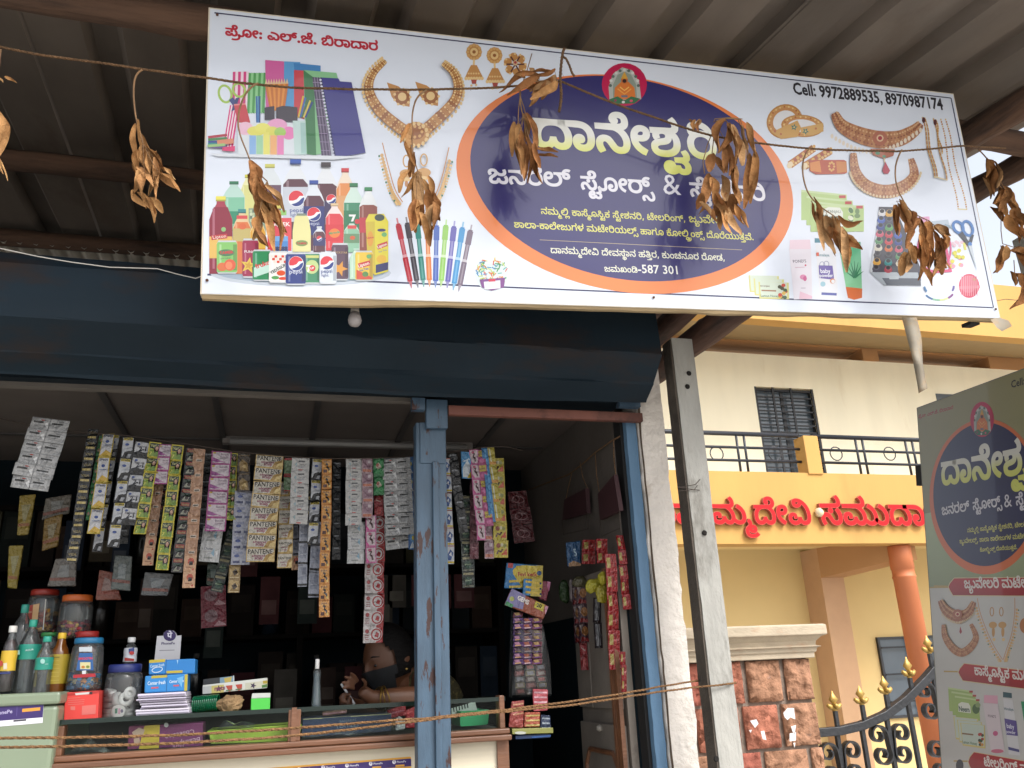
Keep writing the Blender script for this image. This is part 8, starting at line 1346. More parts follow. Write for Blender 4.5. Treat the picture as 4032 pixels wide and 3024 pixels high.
# ================================================================ HANGING STRIPS OF SACHETS
LADY = [('e', .68, .5, .2, .3, '2a1a16'), ('e', .68, .42, .11, .15, 'c9a088'), ('p', [(.5, .95), (.6, .62), (.78, .62), (.9, .95)], '6a8a3a')]
def y7(): return [('r', 0, 0, 1, 1, 'c2b32f'), ('r', .1, .08, .8, .36, '1f3a24'), ('t', 'Vatika', .16, .34, .84, .32, 'c9c48a', {'bold': .02, 'ys': 1.3}), ('r', .1, .48, .8, .46, '7f9a3a'), ('t', '7', .14, .86, .34, .86, 'd6d060', {'bold': .03})]+LADY
STY = {
 'silver2': [('r', 0, 0, 1, 1, 'b5b5b4'), ('l', [(0, .04), (1, .04)], .05, '8d8d8c'), ('l', [(.5, 0), (.5, 1)], .012, '7f7f7e'), ('r', .07, .3, .26, .16, '2f2f2e'), ('r', .56, .34, .3, .13, '383837'), ('t', 'Dove', .2, .26, .38, .26, '5a5a60'), ('t', 'Dove', .68, .26, .86, .26, '5a5a60'), ('r', .1, .62, .3, .1, '9a9a99'), ('r', .58, .6, .34, .24, 'a3a3a2'), ('e', .3, .2, .05, .05, 'b04a44'), ('p', [(.36, .5), (.46, .3), (.48, .9)], 'e9e9e8')],
 'blackgold': [('r', 0, 0, 1, 1, '0f100e'), ('r', .06, .08, .88, .5, '16181a'), ('t', 'VISA', .14, .46, .86, .44, '8a7a4a', {'bold': .02}), ('r', .1, .68, .8, .2, 'b39f62'), ('l', [(0, .97), (1, .97)], .04, '4a4a46')],
 'hsy': [('r', 0, 0, 1, 1, 'b79f35'), ('r', .07, .04, .86, .9, 'c0bfc0'), ('t', '10+extra', .14, .14, .86, .14, '2a3050', {'bold': .03, 'ys': 1.6}), ('e', .5, .34, .16, .06, '2f4a8a'), ('l', [(.2, .5), (.8, .48)], .03, '6a7a9a'), ('p', [(.07, .94), (.5, .7), (.93, .82), (.93, .94)], 'c9a63f')],
 'hsb': [('r', 0, 0, 1, 1, '15171b'), ('p', [(.06, .04), (.94, .04), (.94, .6), (.5, .7), (.1, .9), (.06, .9)], 'bcbec2'), ('r', .1, .03, .8, .12, 'bfa92f'), ('t', '10+extra', .14, .12, .86, .12, '2a2a20', {'bold': .03, 'ys': 1.3}), ('e', .45, .34, .18, .06, '2f4a8a'), ('p', [(.1, .95), (.3, .68), (.7, .62), (.9, .72), (.5, .76), (.3, .95)], '0b0c10'), ('p', [(.5, .95), (.6, .78), (.9, .78), (.8, .95)], '9a9ca0')],
 'two1': [('r', 0, 0, 1, 1, '17181a'), ('p', [(.04, .05), (.96, .05), (.96, .66), (.6, .66), (.4, .58), (.04, .7)], 'bfc0c2'), ('e', .28, .18, .1, .07, '2f4a8a'), ('t', 'Smooth', .2, .36, .85, .36, '33364a', {'bold': .01}), ('t', '2-1', .34, .58, .8, .58, '222430', {'bold': .03, 'ys': 1.1}), ('p', [(.2, .95), (.3, .74), (.6, .7), (.9, .82), (.8, .95)], '0a0a0c')],
 'vat': y7(),
 'pinkw': [('r', 0, 0, 1, 1, '9a3f7a'), ('r', .06, .07, .88, .84, 'c2b6bc'), ('p', [(.06, .5), (.3, .62), (.55, .8), (.3, .88), (.06, .8)], '8a3f80'), ('l', [(.3, .7), (.7, .86)], .05, 'a86a9a'), ('t', 'Sunsilk', .45, .3, .88, .3, '5a3a52', {'bold': .01}), ('l', [(.45, .42), (.85, .42)], .03, '9a7a90'), ('e', .14, .15, .08, .07, 'b59a3a')],
 'peach': [('r', 0, 0, 1, 1, 'b58a6a'), ('r', .08, .06, .84, .84, 'a67c5e'), ('p', [(.2, .2), (.5, .55), (.8, .2), (.7, .7), (.3, .7)], 'c29a7c'), ('r', .3, .7, .5, .16, 'c7b9a8'), ('l', [(.35, .78), (.75, .78)], .08, '4a4038')],
 'peach2': [('r', 0, 0, 1, 1, 'c79c78'), ('e', .55, .35, .26, .22, 'b8503a'), ('r', .42, .36, .3, .24, '2a2220'), ('l', [(.2, .72), (.8, .72)], .05, '8a5a42'), ('e', .78, .86, .07, .06, 'b8403a')],
 'darkred': [('r', 0, 0, 1, 1, '14110f'), ('r', .1, .05, .8, .26, '8a2a1c'), ('t', 'Vatika', .16, .26, .84, .26, '9a8a5a', {'bold': .02}), ('r', .1, .36, .8, .2, '1a3024'), ('p', [(.15, .92), (.4, .6), (.85, .66), (.7, .92)], '8a8a7a'), ('e', .6, .72, .15, .12, '2a1a16')],
 'white': [('r', 0, 0, 1, 1, 'b9bab9'), ('t', 'Dove', .2, .32, .62, .32, '4a4f66', {'bold': .01}), ('l', [(.2, .42), (.6, .42)], .03, '9a9a9c'), ('p', [(.55, .5), (.7, .2), (.72, .7)], '8fb0c2'), ('r', .25, .72, .4, .1, '8c8f8c'), ('p', [(.75, .4), (.9, .3), (.88, .8)], 'd5d5d4')],
 'dovel': [('r', 0, 0, 1, 1, 'b7b6b3'), ('r', .38, .2, .36, .12, '3a3c40'), ('t', 'Dove', .4, .76, .72, .72, '4f5468', {'bold': .01}), ('e', .5, .9, .14, .05, 'b05a5a'), ('l', [(.1, .98), (.9, .98)], .03, '8f8f8c'), ('p', [(.16, .5), (.3, .3), (.3, .7)], '8fa3a8')],
 'blueback': [('r', 0, 0, 1, 1, 'a9abb8'), ('r', .1, .14, .5, .18, '8b90a8'), ('e', .3, .42, .14, .1, '4a5a92'), ('l', [(.5, .5), (.9, .5)], .05, 'c9cad2'), ('r', .1, .74, .36, .16, '3f4568'), ('r', .6, .74, .3, .16, '6a708c')],
 'gold': [('r', 0, 0, 1, 1, '8a7042'), ('p', [(.1, .1), (.9, .2), (.8, .8), (.4, .6), (.1, .9)], 'b59a66'), ('p', [(.3, .5), (.6, .3), (.8, .6), (.5, .8)], '3a2a18'), ('l', [(.1, .92), (.9, .92)], .06, 'c9b58a')],
 'browngold': [('r', 0, 0, 1, 1, '3a2c1c'), ('p', [(.1, .5), (.4, .3), (.8, .5), (.9, .95), (.2, .9)], '8f7442'), ('p', [(.3, .7), (.6, .55), (.8, .8)], 'c2a870'), ('l', [(.1, .1), (.9, .1)], .06, '6a5636')],
 'pantene': [('r', 0, 0, 1, 1, 'bfa266'), ('r', .03, .06, .94, .86, 'c2bcae'), ('p', [(.6, .92), (.7, .5), (.97, .3), (.97, .92)], 'a8874a'), ('p', [(.74, .92), (.8, .64), (.97, .5), (.97, .92)], 'd0b87c'), ('t', 'PANTENE', .06, .42, .93, .42, '2c2620', {'bold': .012, 'ys': 1.15}), ('t', 'advanced', .2, .64, .66, .64, '8a2f5a', {'bold': .02}), ('t', 'scalp', .3, .82, .6, .82, '8a2f5a', {'bold': .02})],
 'redgreen': [('r', 0, 0, 1, 1, '7a9a72'), ('r', 0, 0, 1, .14, 'a83a3a'), ('r', .2, .2, .6, .5, '9ab08f'), ('l', [(.2, .8), (.8, .8)], .06, '5a7a52'), ('r', 0, .92, 1, .08, 'a83a3a')],
 'greyn': [('r', 0, 0, 1, 1, '9b9fac'), ('r', .12, .08, .76, .6, '858a98'), ('r', .5, .12, .4, .3, '6a6f80'), ('l', [(.2, .5), (.8, .5)], .02, 'c2c4cc'), ('r', 0, .86, 1, .1, '16171a')],
 'orange': [('r', 0, 0, 1, 1, 'b9772a'), ('r', .08, .05, .84, .88, 'c68b3c'), ('e', .5, .2, .3, .08, 'd8b06a'), ('t', 'Indica', .2, .23, .8, .23, '6a2a22', {'bold': .03}), ('l', [(.4, .32), (.6, .4), (.5, .52), (.7, .64), (.72, .78)], .16, '23140e'), ('r', .15, .7, .36, .2, '4a1f1a'), ('e', .8, .82, .1, .08, 'd9b96a')],
 'pinkp': [('r', 0, 0, 1, 1, 'a58a90'), ('r', .1, .08, .8, .6, '8f6f7c'), ('r', .1, .74, .8, .18, 'b5705a'), ('r', .55, .12, .3, .2, 'c2b2b6')],
 'pinkc': [('r', 0, 0, 1, 1, 'b8628f'), ('r', .1, .06, .8, .84, 'c3b0b6'), ('l', [(.35, .2), (.55, .3), (.42, .46), (.6, .6), (.66, .8)], .17, '3f2020'), ('e', .4, .18, .18, .08, 'a84a6a'), ('p', [(.1, .9), (.1, .66), (.35, .9)], 'c8408a')],
 'redring': [('r', 0, 0, 1, 1, 'b9b2b0'), ('p', [(.62, 0), (1, 0), (1, 1), (.62, 1), (.86, .5)], '9c2426'), ('e', .62, .5, .34, .42, 'c2bab8'), ('o', .66, .5, .24, .32, .07, '9c2426'), ('p', [(.56, .6), (.66, .34), (.8, .44), (.74, .7)], '9c2426'), ('e', .18, .3, .1, .13, '8f3034'), ('l', [(.08, .55), (.28, .55)], .05, '8f5a5a'), ('l', [(.08, .68), (.26, .68)], .05, '8f5a5a'), ('l', [(.08, .8), (.28, .8)], .05, '8f5a5a')],
 'green': [('r', 0, 0, 1, 1, '1d6a34'), ('r', .1, .1, .8, .75, '1f7a3c'), ('p', [(.2, .4), (.5, .2), (.8, .5), (.4, .6)], 'b9ae9a'), ('e', .4, .36, .12, .1, 'a05a4a')],
 'red': [('r', 0, 0, 1, 1, '8f1f24'), ('r', .15, .12, .7, .3, 'a8343a'), ('p', [(.2, .9), (.45, .5), (.8, .6), (.7, .9)], 'b54a4a'), ('l', [(.2, .2), (.7, .3)], .06, 'c9a39a')],
 'bluew': [('r', 0, 0, 1, 1, '2a5f9a'), ('p', [(.1, .1), (.9, .2), (.7, .7), (.2, .5)], '5a8fc0'), ('p', [(.1, .95), (.5, .6), (.9, .9)], 'b9c2c8'), ('e', .6, .4, .16, .12, 'c2b23a')],
 'bluewy': [('r', 0, 0, 1, 1, 'b9bcc2'), ('p', [(.1, .5), (.5, .2), (.9, .4), (.6, .8), (.2, .8)], '33528a'), ('p', [(.3, .5), (.6, .34), (.7, .6)], 'c9ccd2'), ('r', 0, .86, 1, .1, 'b9a32f'), ('r', 0, 0, 1, .05, '9a4a3a')],
 'black': [('r', 0, 0, 1, 1, '0e0f11'), ('r', .1, .1, .8, .3, '1c1e22'), ('r', .2, .06, .6, .1, '8a8c90'), ('l', [(.2, .6), (.8, .56)], .05, '3a3c40')],
 'dkgreen': [('r', 0, 0, 1, 1, '10201a'), ('r', .08, .06, .84, .14, '8a8260'), ('e', .5, .56, .3, .26, '1c4030'), ('t', 'Meera', .25, .6, .75, .56, '9aa88a', {'bold': .02}), ('r', .08, .86, .84, .08, '6a6a58')],
 'gill': [('r', 0, 0, 1, 1, '3f86b8'), ('p', [(.1, .6), (.6, .3), (.9, .5), (.7, .95), (.1, .95)], 'c2ccd2'), ('t', 'Guard', .15, .4, .85, .3, 'dfe8ee', {'bold': .02}), ('p', [(.5, .98), (.95, .7), (.95, .98)], 'b9a33a')],
 'magy': [('r', 0, 0, 1, 1, '9a3a6a'), ('r', .1, .05, .8, .4, 'b59f3a'), ('e', .5, .68, .3, .2, 'b8608f'), ('t', '10+5', .2, .34, .8, .34, '4a2a3a', {'bold': .02})],
 'brush': [('r', 0, 0, 1, 1, '2f6fa0'), ('p', [(.45, 0), (1, 0), (1, 1), (.5, 1)], 'a89a32'), ('l', [(.25, .05), (.3, .95)], .12, '4a90c0'), ('l', [(.6, .1), (.66, .9)], .1, 'c9c9b0'), ('r', .5, .8, .5, .16, 'b8822f')],
 'yred': [('r', 0, 0, 1, 1, 'b5a63c'), ('e', .3, .3, .16, .14, '8a4a3a'), ('l', [(.2, .8), (.3, .6), (.5, .66), (.6, .5)], .12, '4a1f1c'), ('p', [(.5, .84), (.9, .44), (.95, .84)], 'b8553a'), ('e', .55, .26, .1, .1, 'c9c2a0'), ('e', .75, .3, .12, .12, '8a8a4a')],
 'dkpink': [('r', 0, 0, 1, 1, '5a2430'), ('r', .1, .1, .8, .7, '6a2f3c'), ('l', [(.2, .3), (.8, .36)], .06, 'a87a80')],
 'dkcard': [('r', 0, 0, 1, 1, '5a141c'), ('o', .5, .5, .3, .2, .04, 'a5787c', 15), ('o', .4, .45, .16, .2, .03, 'a5787c'), ('l', [(.05, .06), (.95, .02)], .04, '7a3a40')],
 'heart': [('r', 0, 0, 1, 1, '7a2434'), ('e', .4, .45, .26, .3, '8a6a70'), ('t', 'HIMA', .22, .55, .6, .5, '5a1f2c', {'bold': .02}), ('p', [(.5, .95), (.7, .7), (.98, .9), (.98, .95)], 'b58a90'), ('r', .72, .2, .2, .5, '8a3a48')],
 'redlong': [('r', 0, 0, 1, 1, 'a01d20'), ('r', .1, .2, .34, .55, 'b5a05a'), ('l', [(.55, .15), (.85, .7)], .12, '7a1518'), ('l', [(.6, .8), (.8, .3)], .07, 'c05a52')],
 'foilw': [('r', 0, 0, 1, 1, '2a1c22'), ('r', .16, .05, .6, .86, '9a9a9e'), ('l', [(.5, .05), (.66, .5), (.56, .95)], .08, '17181c')],
 'snack': [('r', 0, 0, 1, 1, '4a2430'), ('e', .55, .4, .3, .24, 'a8703a'), ('p', [(.05, .1), (.4, .05), (.2, .5)], 'b5a5a0'), ('p', [(.1, .95), (.2, .7), (.8, .8), (.9, .95)], '8f2424')],
 'toffee': [('r', 0, 0, 1, 1, '4f2152'), ('p', [(.1, .2), (.6, .1), (.9, .4), (.4, .5)], '8a3a2a'), ('t', 'Bix', .2, .7, .8, .66, 'cfb8b0', {'bold': .04}), ('p', [(.05, .95), (.5, .75), (.95, .95)], '7a4a86'), ('e', .75, .25, .14, .12, 'b5936a')]}
_sm = {}
def sachet(sty, w, h, par):
    if (sty, round(w, 3), round(h, 3)) not in _sm:
        c = Canvas(lambda x, y: ((x-.5)*w, (.5-y)*h), .00025); c.alb = .52; draw(c, STY[sty])
        _sm[(sty, round(w, 3), round(h, 3))] = c.build('sachet', foil, None, Matrix.Identity(4))
        o = _sm[(sty, round(w, 3), round(h, 3))]; me = o.data
        bm = bmesh.new(); bm.from_mesh(me); L = bm.loops.layers.float_color.get('Col'); x, y = w*.5, h*.495
        vs = [bm.verts.new(p) for p in ((-x, -y, 0), (x, -y, 0), (x, y, 0), (-x, y, 0), (-x, -y, -.003), (x, -y, -.003), (x, y, -.003), (-x, y, -.003))]
        for q in ((7, 6, 5, 4), (0, 1, 5, 4), (1, 2, 6, 5), (2, 3, 7, 6), (3, 0, 4, 7)):
            f = bm.faces.new([vs[i] for i in q])
            for l in f.loops: l[L] = (*lin(STY[sty][0][5], .8), 1)
        bm.to_mesh(me); bm.free()
        return _sm[(sty, round(w, 3), round(h, 3))]
    o = _sm[(sty, round(w, 3), round(h, 3))].copy(); COL.objects.link(o); return o
def YW(z, x, y):
    d = dirn(*z(x, y)); return max(2.735, 1.105*d.y/d.x)
def strip(z, a, b, w, n, sty, label, Y=2.8, group='sachet strips hanging in the shop opening', cat='sachet strip', name='sachet_strip', sty2=None, dY=0):
    if Y is None: A = W(*z(*a), YW(z, *a)); B = W(*z(*b), YW(z, *b))
    else: A = W(*z(*a), Y); B = W(*z(*b), Y+dY)
    s = mpp(A)*(z(1, 0)[0]-z(0, 0)[0]); V = (A-B); U = Vector((1, 0, 0)); U = (U-V*U.dot(V)/V.length_squared).normalized()
    t = thing(name, label, cat, A, group); t.rotation_euler = frame3(A, U, V).to_3x3().to_euler(); h = V.length/n; rr = random.Random(int(a[0]+b[1]*7)); off = 0
    for i in range(n):
        o = sachet(sty2 if sty2 and i >= n-2 else sty, w*s, h, t); o.parent = t; off += rr.uniform(-.0012, .0012)
        o.location = (off, -(i+.5)*h, .002*math.sin(i*1.9)); o.rotation_euler = (rr.uniform(-.16, .16), rr.uniform(-.2, .2), rr.uniform(-.02, .02))
    return t
strip(za, (372, 275), (204, 785), 260, 6, 'silver2', 'wide silver double sachet sheet hanging tilted at the far left of the opening', 2.76)
strip(za, (678, 350), (518, 1315), 72, 12, 'blackgold', 'leftmost black strip with gold bars next to the green cord')
strip(za, (840, 390), (706, 1240), 62, 5, 'hsb', 'white and yellow strip partly behind the yellow bordered one', 2.86)
strip(za, (790, 378), (676, 1112), 82, 4, 'hsy', 'yellow bordered white sachet strip second from the left')
strip(za, (936, 410), (824, 1208), 78, 5, 'hsb', 'white strip with yellow tabs and black waves left of the 2-1 strip')
strip(za, (1038, 440), (928, 1045), 100, 5, 'two1', 'white and black strip reading 2-1')
strip(za, (1205, 460), (1170, 748), 86, 3, 'pinkw', 'short pink bordered strip between two yellow face strips')
strip(za, (1150, 740), (1068, 1338), 72, 6, 'peach', 'pale peach strip below the short pink bordered one', 2.84, sty2='peach2')
strip(za, (1128, 445), (1015, 1112), 84, 6, 'vat', 'yellow strip of faces left of the longest yellow face strip')
strip(za, (1290, 465), (1172, 1372), 84, 8, 'vat', 'longest yellow strip with green text and faces')
strip(za, (1392, 488), (1282, 1390), 72, 9, 'darkred', 'dark shiny red and green strip between yellow and peach strips')
strip(za, (1446, 493), (1366, 1502), 80, 9, 'peach', 'long brownish peach strip ending in two brighter sachets', sty2='peach2')  # upper sachets drawn browner to paint in their shade, last two lighter
strip(zb_, (425, 262), (405, 780), 72, 5, 'vat', 'narrow yellow face strip right of the pink bordered column', 2.84)
strip(zb_, (275, 830), (235, 1098), 145, 2, 'white', 'two plain white sachets hanging below the pink bordered column', 2.84)
strip(zb_, (340, 248), (285, 862), 146, 6, 'pinkw', 'wide pink bordered white strip with purple swirls')
strip(zb_, (508, 268), (502, 555), 92, 2, 'browngold', 'brown and gold sachets left of the cream lettered column', 2.83)
strip(zb_, (512, 550), (482, 1120), 134, 5, 'blueback', 'pale blue backed white strip beside the cream lettered column', 2.84)
strip(zb_, (442, 1118), (432, 1335), 84, 2, 'gold', 'two small gold sachets at the foot of the pale blue strip', 2.86)
strip(zb_, (835, 480), (815, 1145), 108, 6, 'pantene', 'cream lettered strip half hidden behind the front one', 2.85)
strip(zb_, (712, 278), (640, 1098), 205, 8, 'pantene', 'front cream strip with big black PANTENE lettering')
strip(zb_, (855, 300), (852, 560), 66, 2, 'redgreen', 'short red and green strip right of the PANTENE lettering', 2.84)
strip(zb_, (1075, 790), (1045, 1372), 76, 3, 'greyn', 'right one of two narrow grey strips with black bands', 2.85)
strip(zb_, (968, 800), (958, 1288), 68, 3, 'greyn', 'left one of two narrow grey strips with black bands', 2.85)
strip(zb_, (1075, 308), (1036, 962), 80, 4, 'hsb', 'white strip with yellow tabs left of the long orange strip', 2.82)
strip(zb_, (946, 300), (930, 808), 132, 5, 'dovel', 'silvery white strip with dark bars right of the cream column')
strip(zb_, (1146, 308), (1130, 1522), 74, 10, 'orange', 'very long orange strip with dark hair curls')
strip(zb_, (1375, 790), (1370, 1110), 128, 3, 'white', 'three white sachets below the grey backed strip', 2.84)
strip(zb_, (1355, 303), (1352, 816), 120, 6, 'dovel', 'grey white backed strip left of the pink peach strip')
strip(zb_, (1482, 740), (1486, 1108), 80, 3, 'pinkc', 'glossy pink and white strip left of the red ring column', 2.82)
strip(zb_, (1456, 304), (1456, 758), 82, 4, 'pinkp', 'dull pink and peach strip at the top beside the green one')
strip(zb_, (1530, 740), (1508, 1720), 146, 8, 'redring', 'long white strip with red rings reaching down to the shopkeeper', 2.86)
strip(zb_, (1545, 590), (1550, 745), 70, 1, 'red', 'single bright red sachet under the green ones', 2.84); strip(zb_, (1540, 303), (1546, 588), 80, 2, 'green', 'two green sachets left of the wide silver column')
strip(zb_, (1780, 290), (1802, 1002), 56, 5, 'bluew', 'narrow blue strip at the left edge of the blue post', 2.82)
strip(zb_, (1690, 800), (1705, 996), 215, 2, 'silver2', 'silver double sachets behind the bottom of the wide silver column', 2.84)
strip(zb_, (1675, 298), (1710, 890), 215, 7, 'silver2', 'wide silver double sachet column just left of the blue post')
strip(ze, (290, 560), (318, 1328), 56, 6, 'bluewy', 'white and blue strip with yellow bands at the right edge of the blue post')
strip(ze, (335, 525), (420, 1100), 66, 5, 'black', 'black tilted strip right of the blue post'); strip(ze, (420, 830), (456, 1500), 90, 6, 'dkgreen', 'dark green strip hanging lowest right of the blue post', 2.86)
strip(ze, (432, 515), (440, 708), 76, 1, 'gill', 'single blue and white razor packet right of the post'); strip(ze, (492, 705), (490, 1292), 62, 5, 'dkpink', 'dull dark pink strip behind the pink curl strip', 2.85)
strip(ze, (484, 500), (540, 1156), 66, 6, 'pinkc', 'bright pink strip with brown curls right of the post'); strip(ze, (592, 1030), (602, 1292), 66, 2, 'pinkp', 'two pale pink sachets below the magenta strip', 2.84)
strip(ze, (535, 500), (600, 1055), 60, 5, 'magy', 'magenta and yellow strip right of the post'); strip(ze, (655, 560), (692, 1282), 104, 6, 'yred', 'yellow strip with red pictures at the far right of the hanging row', 2.84)
strip(ze, (592, 480), (655, 1022), 96, 4, 'brush', 'blue and yellow toothbrush strip at the right of the hanging row', 2.8)
strip(ze, (800, 800), (858, 1172), 150, 3, 'dkcard', 'dark red card strip with white outlines hanging deep in the right corner', 3.3, name='card_strip', cat='card strip')
strip(zb_, (275, 1280), (280, 1600), 180, 2, 'heart', 'dull crimson packets hanging low in the middle of the dark opening', 3.2, name='card_strip', cat='card strip')
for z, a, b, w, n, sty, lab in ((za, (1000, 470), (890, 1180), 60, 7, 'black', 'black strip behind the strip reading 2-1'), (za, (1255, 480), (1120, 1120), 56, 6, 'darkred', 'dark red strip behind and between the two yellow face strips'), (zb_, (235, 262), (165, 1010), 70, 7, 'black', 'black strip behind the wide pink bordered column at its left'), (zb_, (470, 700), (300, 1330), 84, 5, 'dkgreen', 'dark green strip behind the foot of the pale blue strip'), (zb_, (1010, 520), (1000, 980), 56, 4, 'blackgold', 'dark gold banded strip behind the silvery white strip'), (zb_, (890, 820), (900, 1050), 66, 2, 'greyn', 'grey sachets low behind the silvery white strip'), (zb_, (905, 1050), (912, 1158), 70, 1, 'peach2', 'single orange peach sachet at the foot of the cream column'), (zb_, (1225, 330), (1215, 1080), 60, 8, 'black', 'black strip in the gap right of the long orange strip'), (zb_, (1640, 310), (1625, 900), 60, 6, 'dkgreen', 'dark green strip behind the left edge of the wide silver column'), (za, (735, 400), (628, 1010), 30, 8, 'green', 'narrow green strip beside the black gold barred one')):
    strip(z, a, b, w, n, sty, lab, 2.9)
m = MB()
L = [W(*p, 2.79) for p in ((-30, 1640), (180, 1690), (500, 1715), (760, 1752), (900, 1775), (1100, 1795), (1290, 1806), (1480, 1804), (1650, 1795))]; m.tube(L, .0016, 5)
tag(m.build('hanging_wire', MATS['wire'], smooth=True), 'thin wire on which the sachet strips left of the blue post hang', 'wire')
m = MB(); m.tube([W(*p, 2.79) for p in ((1740, 1790), (1800, 1776), (1900, 1762), (1990, 1758), (2060, 1775))], .0016, 5)
tag(m.build('hanging_wire', MATS['wire'], smooth=True), 'thin wire holding the strips right of the blue post', 'wire')
# ---------------------------------------------------------------- right hand corner
g_ = zm(1950, 2150, .3616)
YK = 3.0
packet('glue_card', 'blue and yellow glue card with red lettering hanging at the right of the counter', 'card', g_, ((125, 180), (520, 210), (510, 480), (98, 460)), YK, '1f5a86', [('p', [(230, 215), (520, 212), (512, 470), (300, 460), (190, 300)], 'a89532'), ('e', 330, 275, 140, 66, 'b5a23c'), ('p', [(140, 185), (195, 190), (190, 240), (136, 236)], '9a3a3a'), ('t', 'Fevi kwik', 246, 328, 458, 330, '8f2a24', {'bold': .03, 'ys': 1.1}), ('e', 478, 296, 26, 26, '22406a')]+[('l', [(150+k % 2*0, 385+k*60), (290, 380+k*60)], 26, 'b09a3c') for k in range(2)])
packet('glue_card', 'smaller blue and yellow card of glue tubes in front of the larger glue card', 'card', g_, ((312, 352), (510, 366), (498, 552), (298, 536)), YK-.02, '22608c', [('p', [(400, 358), (510, 366), (498, 552), (380, 544)], 'a08f38')]+[('l', [(330, 385+k*58), (492, 408+k*55)], 24, 'b39a3a') for k in range(3)]+[('e', 492, 408+k*58, 12, 12, '1c2a4a') for k in range(3)])
packet('sweet_packet', 'crimson and pink packet behind the glue cards', 'packet', g_, ((510, 372), (602, 392), (560, 600), (470, 570)), YK+.02, '6a2434', [('p', [(560, 385), (602, 392), (585, 500), (565, 440)], 'a05a7a')])
packet('sweet_packet', 'purple and brown card reading GEMS tilted below the glue cards', 'packet', g_, ((180, 462), (580, 652), (525, 800), (100, 640)), YK-.025, '7a3f2c', [('p', [(180, 462), (330, 535), (300, 690), (100, 640)], '6f6a92'), ('p', [(100, 640), (125, 600), (200, 640), (180, 672)], '3a7a52'), ('t', 'GEMS', 236, 578, 358, 640, 'd2ccc6', {'bold': .04, 'ys': 1.2}), ('p', [(440, 598), (538, 640), (520, 715), (420, 668)], 'b0a33a'), ('t', '20', 446, 660, 500, 676, '2a2a20', {'bold': .04}), ('e', 180, 575, 26, 26, '9aa05a'), ('p', [(540, 660), (580, 655), (545, 750)], 'b8889a')])
k = 0
for y in range(9):
    for x, w in ((195, 110), (298, 112), (404, 112)):
        if y == 0 and x > 250: continue
        k += 1; packet('toffee_packet', 'small purple toffee packet in the hanging bunch under the GEMS card' , 'packet', g_, ((x+k*7 % 13, 715+y*64+k*5 % 9), (x+w+k*3 % 9, 708+y*64+k*11 % 13), (x+w-4, 775+y*64), (x-3, 782+y*64)), YK-.015*(y % 3)-.001*k, ('4a2050', '5a2a34', '3f2456')[k % 3], [('p', [(x+10, 730+y*64), (x+60, 722+y*64), (x+80, 752+y*64), (x+30, 760+y*64)], ('8f4a34', '9a6a86', 'a08050')[(k*2) % 3]), ('l', [(x+20, 766+y*64), (x+85, 760+y*64)], 12, ('c0a0a4', '6a3a7a', 'b58a5a')[k % 3])], group='toffee packets in the hanging bunch')
for lab, q, c in (('clear plastic sheet of sweets hanging below the toffee packets', ((175, 700), (525, 860), (590, 1280), (600, 1640), (150, 1650), (150, 1300)), 0),):
    P = [W(*g_(*p), YK+.02) for p in q]; t = thing('plastic_bag', lab, 'bag', P[0]); m = MB(); cc = sum(P, Vector())/len(P)
    m.grid([[cc+(p-cc)*math.cos(r*.36)+Vector((.008*noise.noise(p*30+Vector((0, r, 0))), -.06*math.sin(r*.36)+.012*noise.noise(p*40+Vector((r, 0, 0))), 0)) for p in P+[P[0]]] for r in range(5)]); local(t, 'bag_film', m, bag)
for i, (lab, q, c, c2) in enumerate((('left red striped packet stack at the foot of the hanging bunch', ((232, 1130), (332, 1120), (325, 1345), (205, 1335)), '8a3a34', 'c08a6a'), ('right pink striped packet stack at the foot of the hanging bunch', ((398, 1030), (520, 1035), (520, 1205), (405, 1210)), 'a84a52', 'd0a0a8'), ('orange red packet under the pink striped stack', ((335, 1215), (460, 1215), (455, 1335), (330, 1335)), 'a0503a', 'c9b06a'), ('dark blue packet at the foot of the hanging bunch', ((462, 1235), (540, 1240), (545, 1345), (458, 1340)), '24304a', '9aa4b0'))):
    packet('snack_packet', lab, 'packet', zf_, q, YK-.03, c, [('l', [(q[0][0]+10, q[0][1]+30+k*38), (q[1][0]-8, q[1][1]+26+k*38)], 13, c2) for k in range(3)])
carton('rack_base', 'olive yellow hanging rack base below the sweets', 'rack', zf_, ((233, 1348), (560, 1338), (562, 1382), (236, 1392)), YK-.04, .08, '8a8a4a', [('e', 300, 1380, 46, 12, 'c2c4b8')]); carton('carton', 'blue packets lying under the olive rack base', 'packet', zf_, ((260, 1402), (540, 1388), (538, 1418), (262, 1432)), YK-.03, .06, '22365c', [('l', [(390, 1415), (540, 1402)], 12, '2f5a9a')])
for y in range(5):
    for x in range(3):
        x0 = 205+x*118+y*5; y0 = 1290+y*66; packet('snack_packet', 'small dull snack packet in the clear sheet under the toffee packets', 'packet', g_, ((x0, y0), (x0+110, y0-6), (x0+106, y0+60), (x0+3, y0+66)), YK-.002*(x+y), ('4f3a34', '6a3a38', '5a5650', '6f6648')[(x*2+y) % 4], [('p', [(x0+15, y0+12), (x0+80, y0+6), (x0+95, y0+40), (x0+25, y0+48)], ('9a8f86', 'a8605a', '8a8a90')[(x+y) % 3])], group='snack packets in the clear sheet')
